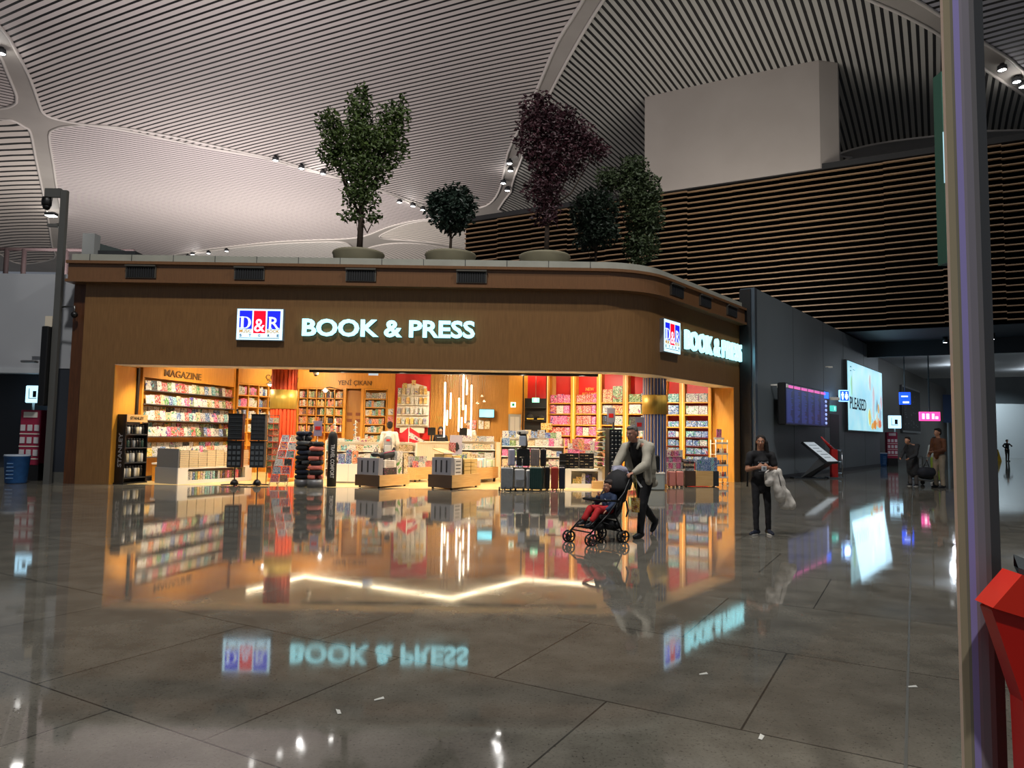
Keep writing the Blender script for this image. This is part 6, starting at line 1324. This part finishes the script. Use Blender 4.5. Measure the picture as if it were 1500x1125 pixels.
# man pushing the stroller (local frame: he walks towards -Y)
MRZ = radians(-53); hd_l = (0, -.9, -.3)
JM = dict(head=(0, -.20, 1.59), neck=(0, -.11, 1.46), chest=(0, -.03, 1.28), hip=(0, .12, .95), shL=(.21, -.05, 1.38), shR=(-.21, -.07, 1.38), elL=(.26, -.20, 1.12), elR=(-.24, -.24, 1.12),
          wrL=(.17, -.42, 1.00), wrR=(-.16, -.46, 1.00), hlL=(.09, .12, .90), hlR=(-.09, .12, .90), knL=(.10, -.06, .50), knR=(-.09, .24, .48), anL=(.09, -.10, .095), anR=(-.10, .58, .20))
skin_m = noisy('skin_ruddy', '#a87560', '#b98670', 6, .55)
MRZ2 = radians(-44)
man, KM = person('grey-haired man in an open beige jacket leaning on the stroller handle', (2.0, 11.12, 0), MRZ2, JM,
       dict(legs=BLKCL, top=noisy('black_shirt', '#0b0b0c', '#131315', 9, .8), shoe=SHOEB, sole=SHOEB, toeL=((0, -1), 0), toeR=((0, -1), .75), hair=noisy('grey_hair', '#4a4743', '#7a756e', 40, .7), legr=1.02), 1.0, .011,
       short_hair, True, {'L': ((-.1, -.9, -.15), (-1, 0, 0), (0, 0, -1), 1.0), 'R': ((.1, -.9, -.15), (1, 0, 0), (0, 0, -1), 1.0)}, headR=rotm(radians(-4), radians(10)), skin=skin_m, topR=.93, sleeve='short', hd_s=1.04)
JK = noisy('beige_jacket', '#a09a8b', '#aea898', 7, .75)
def jacket(t, k):
    U = []
    for q, sx in (('L', 1), ('R', -1)):
        sh, el, wr = k['sh'+q], k['el'+q], k['wr'+q]
        U += [('c', tuple(sh+V(-sx*.02, 0, 0)), tuple(el), .088, .074), ('c', tuple(el), tuple(el.lerp(wr, .80)), .074, .052), ('c', tuple(el.lerp(wr, .80)), tuple(el.lerp(wr, .92)), .05, .047),
              ('c', (sx*.13, .0, 1.36), (sx*.135, .09, .92), .085, .10), ('c', (sx*.165, -.085, 1.32), (sx*.19, -.015, .86), .045, .055), ('c', (sx*.055, .02, 1.42), (sx*.15, -.02, 1.38), .07, .08)]
    for sx in (1, -1): U += [('c', (sx*.15, .02, 1.36), (sx*.155, .06, 1.05), .105, .105), ('c', (0, .03, 1.43), (sx*.2, -.02, 1.385), .085, .085)]
    U += [('c', (0, .07, 1.38), (0, .20, .90), .12, .125, .75, (1, 0, 0)), ('c', (-.10, .20, .86), (.10, .20, .86), .085, .085)]
    o = obj('jacket', soft_mesh(U, JK, .011, 4, .016, 8, 4), None, t)
    cl = MB(); cl.tube([(-.09, -.19, 1.36), (-.095, -.14, 1.45), (0, -.045, 1.50), (.095, -.14, 1.45), (.09, -.19, 1.36)], [.018, .026, .028, .026, .018], 8); obj('collar', cl, JK, o)
    obj('hem_band', soft_mesh([('c', (-.15, .17, .835), (.15, .17, .835), .075, .075)], JK, .012, 3), None, o)
jacket(man, KM)

# stroller, local frame faces -Y
ST = thing('stroller', 'black folding stroller with five-spoke wheels pushed by the grey-haired man', 'stroller', (1.47, 10.68, 0), MRZ)
FR = mat('stroller_frame', '#101113', .35, .3); CL = noisy('stroller_cloth', '#0c0c0e', '#16161a', 14, .8); RIM = mat('stroller_rim', '#25272b', .35)
for s in (-.235, .235):
    obj('frame_leg', MB().tube([(s, .06, .12), (s*.95, -.10, .42), (s*.93, -.02, .62)], .013), FR, ST)
    obj('frame_leg', MB().tube([(s*.88, -.58, .16), (s*.93, -.25, .40), (s*.93, .10, .72), (s*.90, .26, .98), (s*.80, .30, 1.02)], .013), FR, ST)
    obj('frame_brace', MB().tube([(s*.95, .03, .20), (s*.9, -.33, .31)], .010), FR, ST)
    obj('armrest', MB().tube([(s*.93, .0, .60), (s*.93, -.30, .62)], .016), FR, ST)
obj('handle', MB().tube([(-.19, .30, 1.02), (.19, .30, 1.02)], .017), mat('foam_black', '#0b0b0b', .9), ST)
obj('cross_bar', MB().tube([(-.23, .05, .16), (.23, .05, .16)], .010).tube([(-.2, -.56, .18), (.2, -.56, .18)], .010), FR, ST)
obj('bumper_bar', MB().tube([(-.21, -.24, .61), (-.19, -.33, .62), (0, -.36, .62), (.19, -.33, .62), (.21, -.24, .61)], .019), mat('foam_black', '#0b0b0b', .9), ST)
for sx in (-.235, .235):
    for yc, R_, nm in ((.06, .085, 'rear_wheel'), (-.58, .080, 'front_wheel')):
        for dx in (-.035, .035):
            wm = MB(); n = 24
            wm.tube([(sx+dx, yc+R_*cos(2*pi*k/n), R_+R_*.96*sin(2*pi*k/n)+.0) for k in range(n+1)], .013, 7, False)
            w_ = obj(nm, wm, BLACK, ST); sp = MB()
            for k in range(5): a = 2*pi*k/5; sp.tube([(sx+dx, yc, R_), (sx+dx, yc+R_*.9*cos(a), R_+R_*.9*sin(a))], .009, 5)
            sp.tube([(sx+dx-.016, yc, R_), (sx+dx+.016, yc, R_)], .022, 10); obj('spokes', sp, RIM, w_)
        obj('axle', MB().tube([(sx-.04, yc, R_), (sx+.04, yc, R_)], .010), FR, ST)
seat = MB(); prof = [(-.34, .36), (-.33, .41), (-.05, .40), (.05, .48), (.16, .80), (.19, .98), (.22, .97), (.19, .78), (.08, .44), (-.02, .34)]
seat.add([(-.18, y, z) for y, z in prof]+[(.18, y, z) for y, z in prof], [tuple(range(10)), tuple(range(10, 20))[::-1]]+[(i, i+10, (i+1) % 10+10, (i+1) % 10) for i in range(10)]); obj('seat', seat, CL, ST)
obj('footrest', MB().tube([(-.15, -.34, .38), (-.13, -.52, .24), (.13, -.52, .24), (.15, -.34, .38)], .012).add([(-.13, -.56, .235), (.13, -.56, .235), (.13, -.44, .245), (-.13, -.44, .245), (-.13, -.56, .225), (.13, -.56, .225), (.13, -.44, .235), (-.13, -.44, .235)], [(0, 1, 2, 3), (7, 6, 5, 4), (0, 4, 5, 1), (2, 6, 7, 3)]), FR, ST)
cn = MB(); rings = []
for k in range(9):
    a = radians(-8+k*17); rings.append([(.215*cos(pi*j/10), .12-.24*cos(a)*sin(pi*j/10)*1.0+.10, .76+.30*sin(a)*sin(pi*j/10)*.95) for j in range(11)])
cn.loft(rings, False, False, False, True); cano = obj('canopy', cn, CL, ST); sm = cano.modifiers.new('t', 'SOLIDIFY'); sm.thickness = .012
obj('side_cloth', soft_mesh([('c', (-.19, .12, .62), (-.19, .2, .92), .05, .06, .3), ('c', (.19, .12, .62), (.19, .2, .92), .05, .06, .3), ('c', (-.16, .22, .70), (.16, .22, .9), .05, .05)], CL, .012, 2), None, ST)
obj('basket', soft_mesh([('c', (-.13, -.12, .26), (.13, -.12, .26), .08, .08), ('c', (-.13, -.30, .24), (.13, -.30, .24), .06, .06), ('c', (-.12, .02, .24), (.12, .02, .24), .07, .07)], CL, .014, 3, .01, 10), None, ST)
obj('strap', MB().tube([(.2, .16, .6), (.22, .18, .45), (.21, .15, .36)], .012), CL, ST)
def stw(x, y, z): c, s = cos(MRZ), sin(MRZ); return (1.47+x*c-y*s, 10.68+x*s+y*c, z)
# child in the stroller
JC = dict(head=(0, -.0, .80), neck=(0, .02, .69), chest=(0, .01, .61), hip=(0, -.03, .47), shL=(.10, .01, .65), shR=(-.10, .0, .65), elL=(.15, -.06, .53), elR=(-.13, -.12, .56), wrL=(.14, -.18, .47), wrR=(-.05, -.17, .66), hlL=(.06, -.05, .46), hlR=(-.06, -.05, .46), knL=(.09, -.30, .47), knR=(-.07, -.31, .48), anL=(.09, -.43, .32), anR=(-.07, -.44, .33))
ch = thing('person', 'small child in a blue jacket and red trousers sitting in the stroller', 'child', (1.47, 10.68, 0), MRZ)
R = rotm(radians(-28), radians(8)); c = V(0, -.0, .80)
B = head_prims(c, R, .84)+[('c', (0, .02, .74), (0, .02, .66), .036, .045), ('c', (0, .01, .62), (0, -.02, .48), .08, .085)]
for q in 'LR': B += [('c', JC['sh'+q], JC['el'+q], .030, .026), ('c', JC['el'+q], JC['wr'+q], .026, .020), ('c', JC['hl'+q], JC['kn'+q], .05, .038), ('c', JC['kn'+q], JC['an'+q], .036, .024)]
B += hand_prims(JC['wrL'], (0, -.8, -.4), (-1, 0, 0), (0, 0, -1), .6, .5)+hand_prims(JC['wrR'], (.3, -.3, .8), (1, 0, 0), (0, 1, 0), .6, .9)
obj('body', soft_mesh(B, noisy('skin_child', '#bb8468', '#c8957a', 6, .55), .007, 2), None, ch)
U = [('c', (0, .01, .64), (0, -.02, .48), .098, .105, .85, (1, 0, 0))]
for q in 'LR': U += [('c', JC['sh'+q], JC['el'+q], .048, .044), ('c', JC['el'+q], tuple(V(*JC['el'+q]).lerp(V(*JC['wr'+q]), .9)), .044, .034), ('c', (0, .01, .64), JC['sh'+q], .06, .05)]
obj('jacket', soft_mesh(U, noisy('child_navy', '#17263f', '#223656', 10, .8), .009, 3, .006, 14, 3), None, ch)
obj('jacket_print', MB().tube([(.02, -.105, .62), (.06, -.11, .60), (.09, -.10, .57)], .006, 5), mat('print_pale', '#aab4c4', .6), ch)
T = []
for q in 'LR': T += [('c', JC['hl'+q], JC['kn'+q], .068, .056), ('c', JC['kn'+q], tuple(V(*JC['kn'+q]).lerp(V(*JC['an'+q]), .9)), .055, .045)]
obj('trousers', soft_mesh(T, noisy('child_red', '#a01016', '#b81a1e', 8, .8), .009, 3, .005, 14, 2), None, ch)
f = lambda x, y, z: tuple(c+R@V(x, y, z)*.84)
obj('hair', soft_mesh([('e', f(0, .030, .055), (.070, .078, .064), R), ('e', f(0, .06, .0), (.064, .052, .062), R), ('e', f(0, -.03, .092), (.05, .042, .024), R)], noisy('brown_hair', '#1e1410', '#33221a', 40, .7), .008, 2, .003, 40), None, ch)
face_parts(ch, c, R, .84)
for q in 'LR': shoe(ch, (JC['an'+q][0], JC['an'+q][1]-.01, JC['an'+q][2]-.015), (0, -1), mat('child_shoe', '#1b1c22', .6), mat('child_sole', '#4a4a50', .6), .62, 0)
# things hanging from the handle
t = thing('paper_bag', 'pale lilac crumpled bag draped over the stroller handle', 'bag', stw(-.02, .27, 0), MRZ)
obj('cloth', soft_mesh([('c', (-.10, -.02, 1.04), (.08, -.02, 1.04), .065, .065), ('c', (-.02, -.05, 1.02), (.06, -.06, .92), .085, .06, .6), ('c', (.0, .0, 1.05), (.13, .02, .97), .06, .045)], noisy('lilac_fabric', '#8a8a9c', '#9c9cae', 10, .7), .011, 3, .012, 12, 5), None, t)
t = thing('hanging_tag', 'long white tag hanging from the stroller handle', 'tag', stw(.17, .34, 0), MRZ); tg = MB(); tg.add([(0, 0, .95), (.045, 0, .93), (.16, .03, .80), (.12, .03, .79), (0, .004, .95), (.045, .004, .93), (.16, .034, .80), (.12, .034, .79)], [(0, 1, 2, 3), (7, 6, 5, 4), (0, 4, 5, 1), (1, 5, 6, 2), (2, 6, 7, 3), (3, 7, 4, 0)]); obj('card', tg, mat('tag_white', '#d8d8d6', .5), t); obj('string', MB().tube([(.02, 0, .94), (.01, -.02, 1.03)], .003, 5), WHITE, t)
t = thing('gift_bag', 'yellow and pink patterned small bag hanging behind the stroller', 'bag', stw(.20, .36, 0), MRZ); obj('handles', MB().tube([(-.03, 0, .62), (-.02, -.01, .9), (0, -.03, 1.02)], .006, 5).tube([(.03, 0, .62), (.02, -.01, .9), (0, -.03, 1.02)], .006, 5), mat('cord_yellow', '#b5a33c', .6), t)
pb = MB(); pb.loft([[(-.05, -.03, .42), (.05, -.03, .42), (.05, .03, .42), (-.05, .03, .42)], [(-.065, -.03, .63), (.065, -.03, .63), (.065, .03, .63), (-.065, .03, .63)]], smooth=False); obj('bag_body', pb, cover('yellow', 2), t)

# woman with the white jacket over her arm
JW = dict(head=(0, -.03, 1.475), neck=(.005, .0, 1.33), chest=(.01, .0, 1.18), hip=(.01, .02, .87), shL=(.175, .0, 1.27), shR=(-.16, .0, 1.27), elL=(.225, -.05, 1.03), elR=(-.215, -.04, 1.03), wrL=(.08, -.21, 1.075), wrR=(-.11, -.22, 1.075),
          hlL=(.075, .02, .84), hlR=(-.075, .02, .84), knL=(.105, .0, .47), knR=(-.085, -.03, .47), anL=(.12, .03, .09), anR=(-.09, -.06, .09))
wom, KW = person('young woman in a black T-shirt walking with a white jacket over her arm', (4.06, 11.6, 0), radians(-6), JW,
       dict(legs=BLKCL, top=BLKCL, shoe=mat('shoe_navy', '#141a2c', .6), sole=SOLEW, toeL=((.15, -1), 0), toeR=((-.75, -.8), 0), legr=.80, hipr=.95), 1.01, .010, long_hair, True,
       {'L': ((-.9, -.3, .15), (0, 0, 1), (0, 1, 0), .9), 'R': ((.9, -.3, .15), (0, 0, 1), (0, 1, 0), .9)}, sleeve='short', headR=rotm(radians(-16), radians(3)), topR=.86, skin=noisy('skin_olive', '#96674e', '#a8775c', 6, .5), hd_s=.93)
obj('shirt_hem', soft_mesh([('c', (.01, .01, .98), (.01, .02, .78), .138, .132, .8, (1, 0, 0))], BLKCL, .011, 3, .008, 9), None, wom)
pr_ = MB(); rr = random.Random(4)
for k in range(7): x = -.07+k*.024; pr_.box(x, -.138, 1.155, x+.014, -.130, 1.155+rr.uniform(.012, .03))
pr_.box(-.06, -.14, 1.02, .06, -.13, 1.026); obj('shirt_print', pr_, mat('print_grey_white', '#8c8c90', .6), wom)
obj('bag_strap', MB().tube([(-.10, .05, 1.30), (-.19, .07, 1.0), (-.20, .05, .76)], .014), BLACK, wom)
def ww(x, y, z): a = radians(-6); return (4.06+x*cos(a)-y*sin(a), 11.6+x*sin(a)+y*cos(a), z)
t = thing('phone', 'small pale card or phone held in the walking woman\'s hands', 'phone', ww(-.012, -.295, 1.075), radians(-6)); obj('body', MB().rbox(-.045, -.006, -.035, .035, .006, .035, .004), mat('phone_pale', '#b8bcc0', .4), t); obj('print', MB().box(-.02, -.0075, -.02, .015, -.006, .02), mat('phone_ink', '#6a6e74', .5), t)
t = thing('jacket', 'white fluffy jacket hanging over the walking woman\'s arm', 'jacket', ww(0, 0, 0), radians(-6))
WF = noisy('white_fleece', '#b5b0a8', '#c9c4bc', 25, .9)
obj('cloth', soft_mesh([('c', (.10, -.14, 1.0), (.25, -.06, 1.0), .06, .06), ('c', (.08, -.16, .98), (.085, -.17, .87), .055, .075), ('c', (.20, -.14, 1.0), (.27, -.14, .62), .055, .085), ('c', (.25, -.06, 1.02), (.36, -.08, .50), .06, .09), ('c', (.24, -.12, .9), (.45, -.1, .50), .05, .075), ('c', (.15, -.15, .95), (.22, -.17, .72), .05, .05)], WF, .011, 3, .022, 9, 6), None, t)
obj('zip_edge', MB().tube([(.225, -.205, .98), (.245, -.215, .88), (.26, -.222, .80)], .007, 5), BLACK, t)

# far people on the right: dark coat stooping over a cart, man in brown, man behind
JS = dict(head=(0, -.03, 1.60), neck=(0, 0, 1.45), chest=(0, 0, 1.28), hip=(0, .02, .95), shL=(.18, 0, 1.38), shR=(-.18, 0, 1.38), elL=(.24, .0, 1.10), elR=(-.24, 0, 1.10), wrL=(.22, -.12, .90), wrR=(-.22, -.12, .90), hlL=(.09, .02, .90), hlR=(-.09, .02, .90), knL=(.10, 0, .49), knR=(-.10, -.02, .49), anL=(.10, .03, .09), anR=(-.10, 0, .09))
def var(**kw): d = dict(JS); d.update(kw); return d
person('person in a long dark coat bending over a luggage trolley', (13.75, 24.4, 0), radians(-60), var(head=(0, -.30, 1.55), neck=(0, -.18, 1.43), chest=(0, -.1, 1.26), wrL=(.15, -.45, .95), wrR=(-.15, -.45, .95), elL=(.24, -.2, 1.08), elR=(-.24, -.2, 1.08)),
       dict(legs=mat('slacks_grey', '#4a4644', .8), top=noisy('coat_charcoal', '#1e1f22', '#2a2b2f', 8, .85), shoe=SHOEB, sole=SOLEW, toeL=((0, -1), 0), toeR=((0, -1), 0), legr=1.1), 1.0, .018, short_hair, False, top='coat', coat=.42, topR=1.08)
person('man in a rust-brown jacket and beige trousers standing in profile', (14.25, 23.75, 0), radians(-75), var(wrL=(.12, -.28, 1.05), elL=(.22, -.02, 1.1), wrR=(-.12, -.22, .95)),
       dict(legs=noisy('chino_beige', '#8a7e6c', '#978b78', 6, .8), top=noisy('rust_jacket', '#54301a', '#673c22', 7, .75), shoe=SHOEB, sole=SHOEB, toeL=((0, -1), 0), toeR=((0, -1), 0), legr=1.1), 1.14, .018, short_hair, False, top='jacket', headR=rotm(0), topR=1.05)
t = thing('holdall', 'dark navy bag held low beside the man in the rust-brown jacket', 'bag', (13.72, 23.55, 0), 0); obj('body', soft_mesh([('c', (-.12, 0, .52), (.12, 0, .52), .17, .17)], NAVYCL, .02, 3, .02, 6), None, t); obj('handle', MB().tube([(-.1, 0, .66), (0, 0, .92), (.1, 0, .66)], .015), BLACK, t)
person('person in green trousers and pale top behind the man in rust-brown', (15.35, 25.8, 0), radians(180), JS, dict(legs=mat('green_trousers', '#7f9632', .8), top=mat('pale_top', '#aab4b0', .8), shoe=SOLEW, sole=SOLEW, toeL=((0, -1), 0), toeR=((0, -1), 0)), .98, .022, short_hair, False)
t = thing('luggage_trolley', 'steel luggage trolley loaded with a dark bag beside the person in the coat', 'trolley', (14.35, 25.3, 0), radians(20))
obj('frame', MB().tube([(-.35, 0, .2), (-.35, .0, 1.0), (.35, 0, 1.0), (.35, 0, .2)], .02).tube([(-.35, 0, .2), (-.3, -.8, .18), (.3, -.8, .18), (.35, 0, .2)], .02), STEEL, t); obj('basket', MB().tube([(-.33, -.2, .95), (.33, -.2, .95)], .012).tube([(-.33, -.2, .7), (.33, -.2, .7)], .012).tube([(-.33, -.2, .7), (-.33, 0, .7)], .012).tube([(-.33, 0, .6), (.33, 0, .6)], .012), CHROME, t)
obj('sign_panel', MB().box(-.28, -.01, .5, .28, .01, .9), mat('cart_panel', '#8a8e90', .4), t)
for x in (-.3, .3): obj('wheel', MB().tube([(x-.02, -.02, .08), (x+.02, -.02, .08)], .08, 12), BLACK, t)
obj('wheel', MB().tube([(-.02, -.75, .08), (.02, -.75, .08)], .08, 12), BLACK, t)
t = thing('duffel_bag', 'black duffel bag lying low on the luggage trolley', 'bag', (14.5, 24.85, 0), radians(20)); obj('body', soft_mesh([('c', (-.25, 0, .38), (.25, 0, .36), .15, .15)], BLACK, .02, 3, .02, 7), None, t)
# far side of the post
person('distant person in black with raised elbows walking in the bright hall', (40.4, 58.0, 0), 0, var(elL=(.36, -.02, 1.2), elR=(-.36, -.02, 1.2), wrL=(.2, -.15, 1.25), wrR=(-.2, -.15, 1.0)), dict(legs=BLKCL, top=BLKCL, shoe=SHOEB, sole=SHOEB, toeL=((0, -1), 0), toeR=((0, -1), 0)), 1.02, .03, short_hair, False)
person('distant person in dark clothes and pink scarf at the picture edge', (41.9, 56.8, 0), .4, JS, dict(legs=BLKCL, top=mat('plum_top', '#3a2630', .8), shoe=SHOEB, sole=SHOEB, toeL=((0, -1), 0), toeR=((0, -1), 0)), 1.02, .03, short_hair, False)
t = thing('wet_floor_sign', 'yellow folding floor sign beside the distant walking person', 'sign', (39.6, 58.2, 0)); obj('panel', MB().add([(-.3, -.25, 0), (.3, -.25, 0), (.2, 0, .95), (-.2, 0, .95), (-.3, .25, 0), (.3, .25, 0)], [(0, 1, 2, 3), (3, 2, 5, 4), (0, 3, 4), (1, 5, 2)]), mat('warning_yellow', '#c9a018', .5), t); obj('symbol', MB().box(-.06, -.15, .35, .06, -.12, .65), BLACK, t)
t = thing('barrier_rail', 'low steel barrier rail in the bright hall behind the post', 'railing', (43.0, 57.0, 0)); obj('rail', MB().tube([(-1.6, 0, 0), (-1.6, 0, .95), (1.8, 0, .95), (1.8, 0, 0)], .05).tube([(-1.6, 0, .5), (1.8, 0, .5)], .03), STEEL, t)

# people in the shop
SH = noisy('white_shirt', '#cfc8bc', '#ddd6ca', 8, .8)
person('shopper with a grey backpack and white shirt seen from behind', (-3.92, 22.95, 0), radians(190), JS, dict(legs=mat('dark_jeans', '#22262e', .8), top=SH, shoe=SHOEB, sole=SOLEW, toeL=((0, -1), 0), toeR=((0, -1), 0)), 1.10, .016, short_hair, False)
t = thing('backpack', 'grey backpack on the back of the white-shirted shopper', 'backpack', (-3.92, 22.68, 0), radians(190)); obj('body', soft_mesh([('c', (0, .08, 1.02), (0, .08, 1.32), .14, .13, .62, (1, 0, 0))], noisy('grey_pack', '#7a7c80', '#8c8e92', 8, .8), .014, 3), None, t); obj('print', MB().box(-.06, .155, 1.28, .05, .17, 1.34), RED, t); obj('pocket', MB().rbox(-.1, .12, .95, .1, .19, 1.15, .02), mat('pack_grey_pale', '#a2a4a8', .7), t)
person('seated cashier with long dark hair and black top behind the counter', (-2.62, 26.45, 0), 0, JS, dict(legs=BLKCL, top=BLKCL, shoe=SHOEB, sole=SHOEB, toeL=((0, -1), 0), toeR=((0, -1), 0)), 1.04, .016, long_hair, True)
person('cashier in a white shirt with short hair behind the counter', (-1.60, 26.62, 0), .3, JS, dict(legs=BLKCL, top=SH, shoe=SHOEB, sole=SHOEB, toeL=((0, -1), 0), toeR=((0, -1), 0), hair=noisy('cropped_hair', '#4a3426', '#5c4434', 40, .7)), 1.18, .016, short_hair, True)
JCH = {a: (b[0]*.9, b[1], b[2]) for a, b in JS.items()}
person('child shopper in pale blue beside the striped column', (5.05, 23.9, 0), radians(60), JCH, dict(legs=mat('kid_jeans', '#2c3c5a', .8), top=mat('kid_blue', '#6f8fb0', .8), shoe=SOLEW, sole=SOLEW, toeL=((0, -1), 0), toeR=((0, -1), 0), hair=noisy('fair_hair', '#6a5238', '#86694a', 40, .7)), .88, .016, short_hair, False)
